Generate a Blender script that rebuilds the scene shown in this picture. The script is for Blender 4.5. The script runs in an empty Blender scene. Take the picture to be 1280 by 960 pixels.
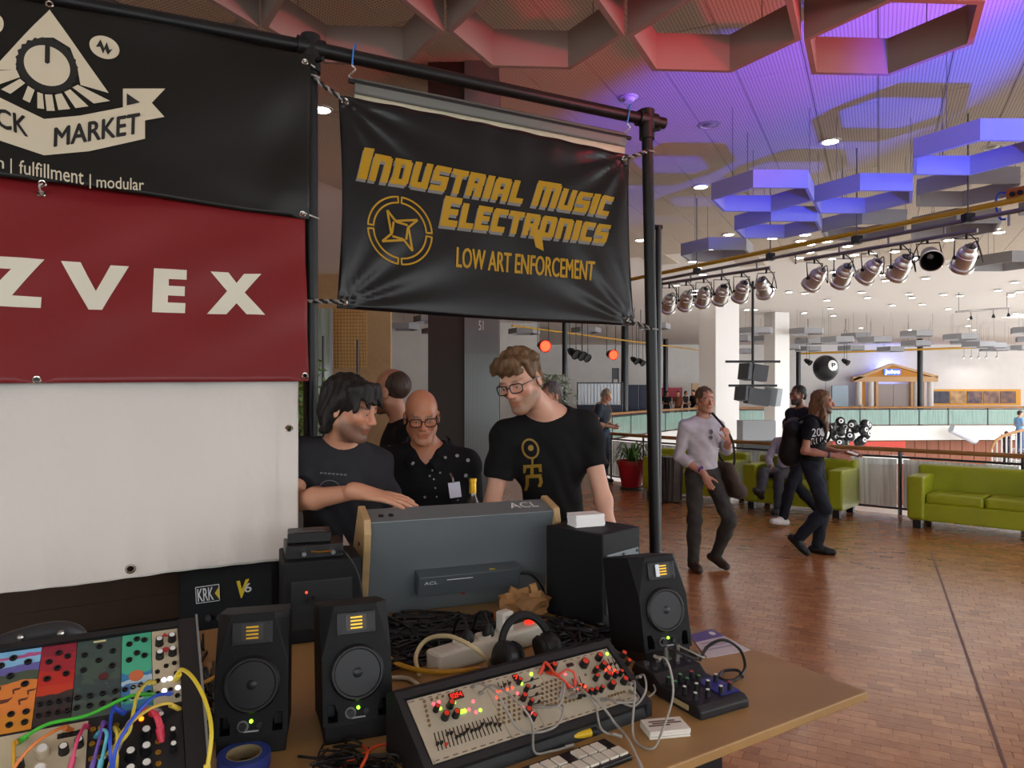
import bpy, bmesh, math, random
import numpy as np
from mathutils import Vector, Matrix

random.seed(7)
sc = bpy.context.scene
COL = sc.collection
PI = math.pi
# ------------------------------------------------------------------ camera
F = 890.0          # focal length in pixels of the 1280x960 frame
HC = 1.70          # camera height
HOR = 490.0        # row of the horizon
cam_d = bpy.data.cameras.new('camera'); cam = bpy.data.objects.new('camera', cam_d); COL.objects.link(cam)
cam.location = (0, 0, HC); cam.rotation_euler = (PI/2, 0, 0)
cam_d.sensor_fit = 'HORIZONTAL'; cam_d.sensor_width = 36.0
cam_d.lens = F/1280*36.0
cam_d.shift_y = (HOR-480)/1280
cam_d.clip_start = .05; cam_d.clip_end = 300
sc.camera = cam
# ------------------------------------------------------------------ light and exposure
vs = sc.view_settings
vs.view_transform = 'Standard'; vs.look = 'None'; vs.gamma = 1.0; vs.use_curve_mapping = False
vs.exposure = -0.12
world = bpy.data.worlds.new('world'); sc.world = world; world.use_nodes = True
bg = world.node_tree.nodes['Background']
bg.inputs[0].default_value = (.93, .97, 1.0, 1); bg.inputs[1].default_value = 5.4

def lamp(name, kind, loc, energy, color=(1, 1, 1), target=None, **kw):
    d = bpy.data.lights.new(name, kind); d.energy = energy; d.color = color
    for k, v in kw.items(): setattr(d, k, v)
    o = bpy.data.objects.new(name, d); COL.objects.link(o); o.location = loc
    if target is not None:
        o.rotation_euler = (Vector(target)-Vector(loc)).to_track_quat('-Z', 'Y').to_euler()
    return o
# coloured stage lamps standing beside the stall, outside the picture: the photograph shows their red and blue on the ceiling
lamp('blue_wash_offscreen', 'SPOT', (4.4, 2.3, 1.3), 3600, (.03, .06, 1), (2.75, 6.9, 4.5), spot_size=.66, spot_blend=.45, shadow_soft_size=.06)
lamp('red_wash_right_offscreen', 'SPOT', (4.2, 2.6, 2.6), 520, (1, .03, .08), (2.2, 4.9, 4.5), spot_size=1.0, spot_blend=.6, shadow_soft_size=.06)
lamp('red_wash_front_offscreen', 'SPOT', (2.2, 1.6, 3.2), 380, (1, .04, .10), (-.2, 4.7, 4.5), spot_size=1.2, spot_blend=.8, shadow_soft_size=.06)

# ------------------------------------------------------------------ helpers
def P(px, py, Y): return Vector(((px-640)/F*Y, Y, HC-(py-HOR)/F*Y))
def T(px, py, z):                                   # pixel on the level plane z
    return P(px, py, (HC-z)*F/(py-HOR))
def onplane(px, py, o, n):                          # pixel on any plane
    d = Vector(((px-640)/F, 1, -(py-HOR)/F)); c = Vector((0, 0, HC))
    return c + d*((Vector(o)-c).dot(n)/d.dot(n))
def lin(h):
    h = h.lstrip('#'); r = [int(h[i:i+2], 16)/255 for i in (0, 2, 4)]
    return tuple(c/12.92 if c <= .04045 else ((c+.055)/1.055)**2.4 for c in r)
MATS = {}
def mat(name, hexc, rough=.5, metal=0., var=.0, nscale=8., bump=0., bscale=40., emit=0., spec=.5, coat=0., trans=0., alpha=1., sheen=0., hex2=None, ior=1.45, distort=0., stretch=None):
    if name in MATS: return MATS[name]
    m = bpy.data.materials.new(name); m.use_nodes = True; nt = m.node_tree
    b = nt.nodes['Principled BSDF']; c = lin(hexc)
    b.inputs['Base Color'].default_value = (*c, 1); b.inputs['Roughness'].default_value = rough
    b.inputs['Metallic'].default_value = metal; b.inputs['Specular IOR Level'].default_value = spec
    b.inputs['Coat Weight'].default_value = coat; b.inputs['IOR'].default_value = ior
    b.inputs['Transmission Weight'].default_value = trans; b.inputs['Alpha'].default_value = alpha
    b.inputs['Sheen Weight'].default_value = sheen
    if emit:
        b.inputs['Emission Color'].default_value = (*c, 1); b.inputs['Emission Strength'].default_value = emit
    if var or hex2 or bump:
        tc = nt.nodes.new('ShaderNodeTexCoord'); src = tc.outputs['Object']
        if stretch:
            mp = nt.nodes.new('ShaderNodeMapping'); mp.inputs['Scale'].default_value = stretch
            nt.links.new(src, mp.inputs[0]); src = mp.outputs[0]
    if var or hex2:
        n = nt.nodes.new('ShaderNodeTexNoise'); n.inputs['Scale'].default_value = nscale; n.inputs['Detail'].default_value = 5
        n.inputs['Distortion'].default_value = distort
        nt.links.new(src, n.inputs['Vector'])
        r = nt.nodes.new('ShaderNodeValToRGB'); nt.links.new(n.outputs[0], r.inputs[0])
        c2 = lin(hex2) if hex2 else tuple(min(1, x*(1+var)) for x in c)
        c1 = c if hex2 else tuple(x*(1-var) for x in c)
        r.color_ramp.elements[0].position = .32; r.color_ramp.elements[1].position = .68
        r.color_ramp.elements[0].color = (*c1, 1); r.color_ramp.elements[1].color = (*c2, 1)
        nt.links.new(r.outputs[0], b.inputs['Base Color'])
    if bump:
        n = nt.nodes.new('ShaderNodeTexNoise'); n.inputs['Scale'].default_value = bscale; n.inputs['Detail'].default_value = 3
        nt.links.new(src, n.inputs['Vector'])
        bp = nt.nodes.new('ShaderNodeBump'); bp.inputs['Strength'].default_value = bump; bp.inputs['Distance'].default_value = .01
        nt.links.new(n.outputs[0], bp.inputs['Height']); nt.links.new(bp.outputs[0], b.inputs['Normal'])
    MATS[name] = m
    return m

class MB:
    """collects shapes; build() links them as one mesh object"""
    def __init__(s): s.v = []; s.f = []; s.mi = []; s.M = None; s.k = 0
    def add(s, vs, fs):
        o = len(s.v)
        for p in vs:
            p = Vector(p); s.v.append(tuple(s.M @ p) if s.M is not None else tuple(p))
        for f in fs: s.f.append([i+o for i in f]); s.mi.append(s.k)
        return s
    def box(s, c, d, R=None, taper=None):
        x, y, z = (a/2 for a in d); vs = []
        for sz in (-1, 1):
            t = taper if (taper and sz > 0) else 1
            for sx, sy in ((-1, -1), (1, -1), (1, 1), (-1, 1)):
                p = Vector((sx*x*t, sy*y*t, sz*z))
                vs.append((R @ p if R is not None else p)+Vector(c))
        return s.add(vs, [(3, 2, 1, 0), (4, 5, 6, 7), (0, 1, 5, 4), (1, 2, 6, 5), (2, 3, 7, 6), (3, 0, 4, 7)])
    def bar(s, a, b, w, h, up=(0, 0, 1)):             # box beam from a to b
        a = Vector(a); b = Vector(b); d = b-a; L = d.length; z = d.normalized()
        x = Vector(up).cross(z)
        if x.length < 1e-4: x = Vector((1, 0, 0))
        x.normalize(); y = z.cross(x)
        R = Matrix((x, y, z)).transposed()
        return s.box((a+b)/2, (w, h, L), R)
    def cyl(s, a, b, r, n=16, r2=None, cap=True):
        r2 = r if r2 is None else r2
        a = Vector(a); b = Vector(b); z = (b-a).normalized()
        x = z.orthogonal().normalized(); y = z.cross(x); vs = []
        for q, rr in ((a, r), (b, r2)):
            for i in range(n):
                t = 2*PI*i/n; vs.append(q+x*(rr*math.cos(t))+y*(rr*math.sin(t)))
        fs = [(i, (i+1) % n, n+(i+1) % n, n+i) for i in range(n)]
        if cap: fs += [tuple(range(n-1, -1, -1)), tuple(range(n, 2*n))]
        return s.add(vs, fs)
    def lathe(s, prof, n=24, a=(0, 0, 0), z=(0, 0, 1), x=None, cap=True):   # prof: (r, h)
        a = Vector(a); z = Vector(z).normalized(); x = Vector(x).normalized() if x is not None else z.orthogonal().normalized(); y = z.cross(x); vs = []; fs = []
        for r, h in prof:
            for i in range(n):
                t = 2*PI*i/n; vs.append(a+z*h+x*(r*math.cos(t))+y*(r*math.sin(t)))
        for j in range(len(prof)-1):
            for i in range(n):
                fs.append((j*n+i, j*n+(i+1) % n, (j+1)*n+(i+1) % n, (j+1)*n+i))
        if cap and prof[0][0] > 1e-5: fs.append(tuple(range(n-1, -1, -1)))
        if cap and prof[-1][0] > 1e-5: fs.append(tuple(range((len(prof)-1)*n, len(prof)*n)))
        return s.add(vs, fs)
    def tube(s, pts, r, n=8, closed=False, r2=None):
        pts = [Vector(p) for p in pts]; N = len(pts); vs = []; fs = []; up = None
        for i, p in enumerate(pts):
            if closed: d = pts[(i+1) % N]-pts[i-1]
            else: d = pts[min(i+1, N-1)]-pts[max(i-1, 0)]
            d = d.normalized() if d.length > 1e-9 else Vector((0, 0, 1))
            if up is None: up = d.orthogonal().normalized()
            up = (up-d*up.dot(d))
            up = up.normalized() if up.length > 1e-6 else d.orthogonal().normalized()
            q = d.cross(up); rr = r if r2 is None else r+(r2-r)*i/(N-1)
            for k in range(n):
                t = 2*PI*k/n; vs.append(p+up*(rr*math.cos(t))+q*(rr*math.sin(t)))
        for i in range(N if closed else N-1):
            j = (i+1) % N
            for k in range(n): fs.append((i*n+k, i*n+(k+1) % n, j*n+(k+1) % n, j*n+k))
        if not closed: fs += [tuple(range(n-1, -1, -1)), tuple(range((N-1)*n, N*n))]
        return s.add(vs, fs)
    def prism(s, poly, d0, d1, fn=None):               # poly in (a, b); extruded along the third axis
        n = len(poly); fn = fn or (lambda a, b, c: (a, b, c))
        vs = [fn(a, b, d0) for a, b in poly]+[fn(a, b, d1) for a, b in poly]
        fs = [tuple(range(n-1, -1, -1)), tuple(range(n, 2*n))]+[(i, (i+1) % n, n+(i+1) % n, n+i) for i in range(n)]
        return s.add(vs, fs)
    def ball(s, c, r, n=12, m=8, R=None):
        if isinstance(r, (int, float)): r = (r, r, r)
        vs = []; fs = []
        for j in range(m+1):
            ph = PI*j/m
            for i in range(n):
                t = 2*PI*i/n
                p = Vector((r[0]*math.sin(ph)*math.cos(t), r[1]*math.sin(ph)*math.sin(t), r[2]*math.cos(ph)))
                vs.append((R @ p if R is not None else p)+Vector(c))
        for j in range(m):
            for i in range(n):
                fs.append((j*n+i, (j+1)*n+i, (j+1)*n+(i+1) % n, j*n+(i+1) % n))
        return s.add(vs, fs)
    def build(s, name, m, parent=None, smooth=False, bevel=0, fixn=True, seg=2):
        me = bpy.data.meshes.new(name); me.from_pydata(s.v, [], s.f)
        ms = m if isinstance(m, (list, tuple)) else [m]
        for x in ms: me.materials.append(x)
        if len(ms) > 1: me.polygons.foreach_set('material_index', s.mi)
        if fixn:
            bm = bmesh.new(); bm.from_mesh(me)
            bmesh.ops.remove_doubles(bm, verts=bm.verts, dist=1e-6)
            bmesh.ops.recalc_face_normals(bm, faces=bm.faces); bm.to_mesh(me); bm.free()
        if smooth:
            me.polygons.foreach_set('use_smooth', [True]*len(me.polygons))
            if smooth != 'all' and hasattr(me, 'set_sharp_from_angle'): me.set_sharp_from_angle(angle=math.radians(38))
        me.update()
        o = bpy.data.objects.new(name, me); COL.objects.link(o)
        if parent is not None: o.parent = parent
        if bevel:
            b = o.modifiers.new('bevel', 'BEVEL'); b.width = bevel; b.segments = seg; b.limit_method = 'ANGLE'; b.angle_limit = math.radians(40)
        return o

def tag(o, label=None, cat=None, group=None, kind=None):
    if label: o['label'] = label
    if cat: o['category'] = cat
    if group: o['group'] = group
    if kind: o['kind'] = kind
    return o
def thing(name, label, cat, loc=(0, 0, 0), rz=0., group=None, R=None):
    o = bpy.data.objects.new(name, None); COL.objects.link(o); o.empty_display_size = .1
    o.location = loc; o.rotation_euler = (0, 0, rz)
    if R is not None: o.rotation_euler = R.to_euler()
    return tag(o, label, cat, group)
def copy_tree(o, parent=None):
    c = o.copy(); COL.objects.link(c)
    if parent is not None:
        c.parent = parent; c.matrix_parent_inverse = o.matrix_parent_inverse.copy()
    for ch in list(o.children): copy_tree(ch, c)
    return c
def spline(pts, n=10, closed=False):
    pts = [Vector(p) for p in pts]; N = len(pts); out = []
    g = (lambda i: pts[i % N]) if closed else (lambda i: pts[max(0, min(N-1, i))])
    for i in range(N if closed else N-1):
        p0, p1, p2, p3 = g(i-1), g(i), g(i+1), g(i+2)
        for k in range(n):
            t = k/n
            out.append(.5*((2*p1)+(p2-p0)*t+(2*p0-5*p1+4*p2-p3)*t*t+(3*p1-p0-3*p2+p3)*t**3))
    if not closed: out.append(pts[-1])
    return out
def cable(name, label, pts, r, m, n=10, cat='cable', group=None, sides=8):
    o = MB().tube(spline(pts, n), r, sides).build(name, m, smooth=True)
    return tag(o, label, cat, group)

def carve(o, cutter, bevel=0):
    """cut the shapes of cutter (same local space) out of o"""
    c = cutter.build('cutter', o.data.materials[0], o.parent); o.modifiers.clear()
    b = o.modifiers.new('cut', 'BOOLEAN'); b.object = c; b.operation = 'DIFFERENCE'; b.solver = 'EXACT'
    dg = bpy.context.evaluated_depsgraph_get(); dg.update()
    me = bpy.data.meshes.new_from_object(o.evaluated_get(dg)); o.modifiers.clear(); o.data = me; bpy.data.objects.remove(c)
    if bevel:
        b = o.modifiers.new('bevel', 'BEVEL'); b.width = bevel; b.segments = 2; b.limit_method = 'ANGLE'; b.angle_limit = math.radians(40)
def punch(o, c, r):
    """round hole of radius r through a thin sheet"""
    bm = bmesh.new(); bm.from_mesh(o.data); c = Vector(c)
    for _ in range(6):
        def near(e):
            a, b = e.verts[0].co, e.verts[1].co; d = b-a; t_ = max(0, min(1, (c-a).dot(d)/max(d.length_squared, 1e-12))); return (a+d*t_-c).length
        fl = [f for f in bm.faces if (f.calc_center_median()-c).length < r*1.3+max(e.calc_length() for e in f.edges)]
        es = list({e for f in fl for e in f.edges if e.calc_length() > r*.30})
        if not es: break
        bmesh.ops.subdivide_edges(bm, edges=es, cuts=1, use_grid_fill=True)
        bmesh.ops.triangulate(bm, faces=[f for f in bm.faces if len(f.verts) > 4])
    bmesh.ops.delete(bm, geom=[f for f in bm.faces if (f.calc_center_median()-c).length < r], context='FACES')
    bm.to_mesh(o.data); bm.free()
# 2-D lettering ---------------------------------------------------------------
def text2d(body, offset=0., shear=0., space=1., small_caps=None):
    """flat letter mesh scaled into the unit square: returns verts (a, b) with b downwards, faces"""
    cu = bpy.data.curves.new('lettering', 'FONT'); cu.body = body; cu.size = 1; cu.offset = offset; cu.shear = shear; cu.space_character = space
    cu.resolution_u = 3; cu.fill_mode = 'FRONT'
    if small_caps:
        cu.small_caps_scale = small_caps
        for i, ch in enumerate(body):
            if ch.islower(): cu.body_format[i].use_small_caps = True
    o = bpy.data.objects.new('lettering', cu); COL.objects.link(o)
    dg = bpy.context.evaluated_depsgraph_get(); dg.update()
    me = bpy.data.meshes.new_from_object(o.evaluated_get(dg))
    bm = bmesh.new(); bm.from_mesh(me)
    bmesh.ops.remove_doubles(bm, verts=bm.verts, dist=1e-5)
    bm.verts.ensure_lookup_table()
    xs = [v.co.x for v in bm.verts]; ys = [v.co.y for v in bm.verts]
    x0, x1, y0, y1 = min(xs), max(xs), min(ys), max(ys)
    for v in bm.verts: v.co = ((v.co.x-x0)/(x1-x0), (y1-v.co.y)/(y1-y0), 0)
    bm.verts.index_update()
    res = ([(v.co.x, v.co.y) for v in bm.verts], [[v.index for v in f.verts] for f in bm.faces])
    bm.free(); bpy.data.objects.remove(o); bpy.data.curves.remove(cu); bpy.data.meshes.remove(me)
    return res
def quad_map(q):                                     # q: TL TR BR BL (2-D or 3-D)
    q = [Vector(x) for x in q]
    return lambda a, b: (q[0]*(1-a)*(1-b)+q[1]*a*(1-b)+q[2]*a*b+q[3]*(1-a)*b)
def letters(body, q, name, m, parent, **kw):          # lettering on a flat quad in space
    vs, fs = text2d(body, **kw); g = quad_map(q)
    mb = MB(); mb.add([g(a, b) for a, b in vs], fs)
    return mb.build(name, m, parent, fixn=False)
# ------------------------------------------------------------------ body surfaces from blended solids
class Blob:
    """blended capsules and ellipsoids -> one closed surface (surface nets)"""
    def __init__(s): s.ops = []
    def cap(s, a, b, ra, rb=None, k=.02, op='u', trim=None):
        s.ops.append(('c', np.array(a, float), np.array(b, float), ra, ra if rb is None else rb, k, op, trim)); return s
    def ell(s, c, r, R=None, k=.02, op='u'):
        s.ops.append(('e', np.array(c, float), np.array(r if hasattr(r, '__len__') else (r, r, r), float), np.array(R if R is not None else np.eye(3), float), 0, k, op, None)); return s
    def plane(s, p, n, k=.004):                       # keep the side against n
        s.ops.append(('p', np.array(p, float), np.array(n, float)/np.linalg.norm(n), 0, 0, k, 'i', None)); return s
    def mesh(s, res, zres=None, noise=None):
        lo = np.full(3, 1e9); hi = -lo
        for o in s.ops:
            if o[6] != 'u': continue
            if o[0] == 'c':
                m = max(o[3], o[4]); lo = np.minimum(lo, np.minimum(o[1], o[2])-m); hi = np.maximum(hi, np.maximum(o[1], o[2])+m)
            else:
                m = o[2].max(); lo = np.minimum(lo, o[1]-m); hi = np.maximum(hi, o[1]+m)
        lo -= .03; hi += .03
        xs = np.arange(lo[0], hi[0]+res, res); ys = np.arange(lo[1], hi[1]+res, res)
        if zres:
            zs = [lo[2]]
            while zs[-1] < hi[2]: zs.append(zs[-1]+zres(zs[-1]))
            zs = np.array(zs)
        else: zs = np.arange(lo[2], hi[2]+res, res)
        Fd = np.full((len(xs), len(ys), len(zs)), .25, np.float32)
        for kind, a, b, c, d, k, op, trim in s.ops:
            if kind == 'p':
                D = ((xs-a[0])*b[0])[:, None, None]+((ys-a[1])*b[1])[None, :, None]+((zs-a[2])*b[2])[None, None, :]
                Fd = np.maximum(Fd, D.astype(np.float32)); continue
            if kind == 'c': l = np.minimum(a, b)-max(c, d); h = np.maximum(a, b)+max(c, d)
            else: l = a-b.max(); h = a+b.max()
            mg = max(.02, 2.*k)
            i0, i1 = np.searchsorted(xs, (l[0]-mg, h[0]+mg)); j0, j1 = np.searchsorted(ys, (l[1]-mg, h[1]+mg)); k0, k1 = np.searchsorted(zs, (l[2]-mg, h[2]+mg))
            if i1 <= i0 or j1 <= j0 or k1 <= k0: continue
            X = xs[i0:i1, None, None].astype(np.float32); Y = ys[None, j0:j1, None].astype(np.float32); Z = zs[None, None, k0:k1].astype(np.float32)
            if kind == 'c':
                ab = b-a; L2 = max(ab.dot(ab), 1e-9)
                t = np.clip(((X-a[0])*ab[0]+(Y-a[1])*ab[1]+(Z-a[2])*ab[2])/L2, 0, 1)
                D = np.sqrt((X-a[0]-ab[0]*t)**2+(Y-a[1]-ab[1]*t)**2+(Z-a[2]-ab[2]*t)**2)-(c+(d-c)*t)
                if trim is not None:
                    q, nn = np.array(trim[0], float), np.array(trim[1], float); nn = nn/np.linalg.norm(nn)
                    D = np.maximum(D, (X-q[0])*nn[0]+(Y-q[1])*nn[1]+(Z-q[2])*nn[2])
            else:
                R = c; x, y, z = X-a[0], Y-a[1], Z-a[2]
                p = [(x*R[0][i]+y*R[1][i]+z*R[2][i])/b[i] for i in range(3)]
                q0 = np.sqrt(p[0]**2+p[1]**2+p[2]**2)
                q1 = np.sqrt((p[0]/b[0])**2+(p[1]/b[1])**2+(p[2]/b[2])**2)
                D = q0*(q0-1)/np.maximum(q1, 1e-6)
            S = Fd[i0:i1, j0:j1, k0:k1]
            if op == 'u':
                hh = np.clip(.5+.5*(S-D)/k, 0, 1); S[...] = S+(D-S)*hh-k*hh*(1-hh)
            elif op == 's':
                D = -D; hh = np.clip(.5-.5*(S-D)/k, 0, 1); S[...] = S+(D-S)*hh+k*hh*(1-hh)
        if noise is not None:
            near = np.argwhere(np.abs(Fd) < .04); co = np.stack([xs[near[:, 0]], ys[near[:, 1]], zs[near[:, 2]]], 1)
            Fd[near[:, 0], near[:, 1], near[:, 2]] += noise(co).astype(np.float32)
        Fd[0], Fd[-1] = .2, .2; Fd[:, 0], Fd[:, -1] = .2, .2; Fd[:, :, 0], Fd[:, :, -1] = .2, .2
        ins = Fd < 0
        cnt = np.zeros(tuple(n-1 for n in ins.shape), np.int8)
        offs = [(i, j, k) for i in (0, 1) for j in (0, 1) for k in (0, 1)]
        nx, ny, nz = cnt.shape
        for i, j, k in offs: cnt += ins[i:i+nx, j:j+ny, k:k+nz]
        act = np.argwhere((cnt > 0) & (cnt < 8))
        idx = np.full(cnt.shape, -1, np.int32); idx[act[:, 0], act[:, 1], act[:, 2]] = np.arange(len(act))
        G = np.stack
        vals = {o: Fd[act[:, 0]+o[0], act[:, 1]+o[1], act[:, 2]+o[2]] for o in offs}
        acc = np.zeros((len(act), 3)); num = np.zeros(len(act))
        for o in offs:
            for ax in range(3):
                if o[ax]: continue
                p = list(o); p[ax] = 1; p = tuple(p); va, vb = vals[o], vals[p]
                cr = (va < 0) != (vb < 0); t = np.where(cr, va/np.where(va == vb, 1, va-vb), 0)
                q = np.tile(np.array(o, float), (len(act), 1)); q[:, ax] += t
                acc[cr] += q[cr]; num += cr
        fr = acc/num[:, None]
        def lerp(arr, i, t): return arr[i]+(arr[np.minimum(i+1, len(arr)-1)]-arr[i])*t
        V = np.stack([lerp(xs, act[:, 0], fr[:, 0]), lerp(ys, act[:, 1], fr[:, 1]), lerp(zs, act[:, 2], fr[:, 2])], 1)
        Q = []
        for ax in range(3):
            a1, a2 = (ax+1) % 3, (ax+2) % 3
            sl0 = [slice(None)]*3; sl1 = [slice(None)]*3; sl0[ax] = slice(0, -1); sl1[ax] = slice(1, None)
            ch = ins[tuple(sl0)] != ins[tuple(sl1)]
            e = np.argwhere(ch)
            e = e[(e[:, a1] > 0) & (e[:, a2] > 0) & (e[:, a1] < ins.shape[a1]-1) & (e[:, a2] < ins.shape[a2]-1)]
            d1 = np.zeros(3, int); d1[a1] = 1; d2 = np.zeros(3, int); d2[a2] = 1
            c0, c1, c2, c3 = e-d1-d2, e-d2, e, e-d1
            q = np.stack([idx[c[:, 0], c[:, 1], c[:, 2]] for c in (c0, c1, c2, c3)], 1)
            fl = ins[e[:, 0], e[:, 1], e[:, 2]]
            q[~fl] = q[~fl][:, ::-1]
            Q.append(q)
        return V, np.concatenate(Q)
def net_obj(name, VQ, m, parent=None, color=None):
    V, Q = VQ; me = bpy.data.meshes.new(name)
    me.vertices.add(len(V)); me.vertices.foreach_set('co', V.astype(np.float32).ravel())
    me.loops.add(Q.size); me.loops.foreach_set('vertex_index', Q.astype(np.int32).ravel())
    me.polygons.add(len(Q)); me.polygons.foreach_set('loop_start', np.arange(0, Q.size, 4, dtype=np.int32))
    me.polygons.foreach_set('use_smooth', np.ones(len(Q), bool))
    me.update(calc_edges=True); me.validate(); me.materials.append(m)
    if color is not None:
        at = me.color_attributes.new('tint', 'FLOAT_COLOR', 'POINT')
        at.data.foreach_set('color', np.concatenate([color, np.ones((len(V), 1))], 1).astype(np.float32).ravel())
    o = bpy.data.objects.new(name, me); COL.objects.link(o)
    if parent is not None: o.parent = parent
    return o
def skin_material():
    m = bpy.data.materials.new('skin'); m.use_nodes = True; nt = m.node_tree; b = nt.nodes['Principled BSDF']
    a = nt.nodes.new('ShaderNodeAttribute'); a.attribute_name = 'tint'
    n = nt.nodes.new('ShaderNodeTexNoise'); n.inputs['Scale'].default_value = 30
    mx = nt.nodes.new('ShaderNodeMix'); mx.data_type = 'RGBA'; mx.blend_type = 'MULTIPLY'; mx.inputs[0].default_value = .25
    nt.links.new(a.outputs['Color'], mx.inputs[6]); nt.links.new(n.outputs['Color'], mx.inputs[7])
    nt.links.new(a.outputs['Color'], b.inputs['Base Color'])
    b.inputs['Roughness'].default_value = .48; b.inputs['Subsurface Weight'].default_value = .12
    b.inputs['Subsurface Radius'].default_value = (.01, .004, .002); b.inputs['Subsurface Scale'].default_value = .5
    return m
SKIN = skin_material()
def Rx(a): c, s = math.cos(a), math.sin(a); return np.array([[1, 0, 0], [0, c, -s], [0, s, c]])
def Ry(a): c, s = math.cos(a), math.sin(a); return np.array([[c, 0, s], [0, 1, 0], [-s, 0, c]])
def Rz(a): c, s = math.cos(a), math.sin(a); return np.array([[c, -s, 0], [s, c, 0], [0, 0, 1]])
def nrm(v): v = np.array(v, float); return v/np.linalg.norm(v)

def head_solid(B, hc, R, s=1., ears=True, jaw=1.):
    W = lambda *p: hc+R @ (np.array(p)*s)
    e = lambda c, r, k=.02, op='u', R2=None: B.ell(W(*c), np.array(r)*s, R if R2 is None else R @ R2, k*s, op)
    e((0, .016, .036), (.074, .094, .083), .02)
    e((0, -.030, -.035), (.054*jaw, .060, .078), .033)
    for x in (-1, 1):
        B.cap(W(x*.050*jaw, .008, -.058), W(x*.018, -.066, -.102), .019*s, .017*s, .03*s)
        e((x*.042, -.060, -.020), (.022, .022, .02), .022)
    e((0, -.074, -.103), (.023, .018, .016), .02)
    B.cap(W(-.034, -.080, .020), W(.034, -.080, .020), .012*s, None, .018*s)
    for x in (-1, 1):
        e((x*.031, -.096, -.001), (.019, .014, .013), .012, 's')
        e((x*.031, -.0785, -.001), (.0155, .0125, .0115), .004)
        e((x*.031, -.083, .008), (.017, .011, .0045), .005)
    B.cap(W(0, -.087, .012), W(0, -.110, -.030), .0075*s, .0115*s, .012*s)
    for x in (-1, 1): e((x*.011, -.101, -.035), (.0085, .011, .008), .008)
    e((0, -.086, -.057), (.026, .012, .010), .014)
    B.cap(W(-.019, -.086, -.0635), W(.019, -.086, -.0635), .0055*s, None, .006*s)
    B.cap(W(-.016, -.086, -.0755), W(.016, -.086, -.0755), .0062*s, None, .006*s)
    B.cap(W(-.024, -.096, -.0695), W(.024, -.096, -.0695), .0025*s, None, .004*s, 's')
    if ears:
        for x in (-1, 1):
            e((x*.0775, .014, -.012), (.0085, .019, .031), .006, 'u', Rz(x*.35))
            e((x*.0855, .006, -.010), (.006, .010, .018), .004, 's')
def hand_solid(B, wr, d, nrmv, side, curl=.25, s=1., spread=.0, fine=True, thumb=.7):
    """wr wrist, d finger direction, nrmv back-of-hand normal, side towards the thumb"""
    wr = np.array(wr, float); d = nrm(d); n = nrm(np.array(nrmv)-d*np.dot(nrmv, d)); sd = np.cross(n, d)
    if np.dot(sd, side) < 0: sd = -sd
    R = np.stack([sd, n, d], 1)
    B.ell(wr+d*.052*s, (.041*s, .0155*s, .056*s), R, .015*s)
    B.cap(wr-d*.02*s, wr+d*.03*s, .026*s, .022*s, .02*s)
    L = [.040, .046, .042, .033]; off = [.030, .0105, -.009, -.0275]; st = [.092, .097, .093, .084]
    if not fine:
        B.cap(wr+d*.07*s, wr+d*.14*s-n*.05*curl, .02*s, .013*s, .02*s)
    else:
        for i in range(4):
            p = wr+d*st[i]*s+sd*off[i]*s; dd = nrm(d+sd*spread*(1.5-i)*.5); a = curl*.6
            for j, (l, r0, r1) in enumerate(((L[i], .0092, .0086), (L[i]*.65, .0086, .0078), (L[i]*.55, .0078, .0066))):
                q = nrm(dd*math.cos(a)-n*math.sin(a)); p2 = p+q*l*s
                B.cap(p, p2, r0*s, r1*s, .0035*s if j else .006*s); p = p2; a += curl
    b = wr+d*.028*s+sd*.024*s; q = nrm(d*(1-thumb*.35)+sd*thumb-n*.25); p = b
    for l, r0, r1 in ((.042, .0135, .0105), (.032, .0105, .0095), (.026, .0095, .0075)):
        p2 = p+q*l*s; B.cap(p, p2, r0*s, r1*s, .008*s); p = p2; q = nrm(q+d*.25)

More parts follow.
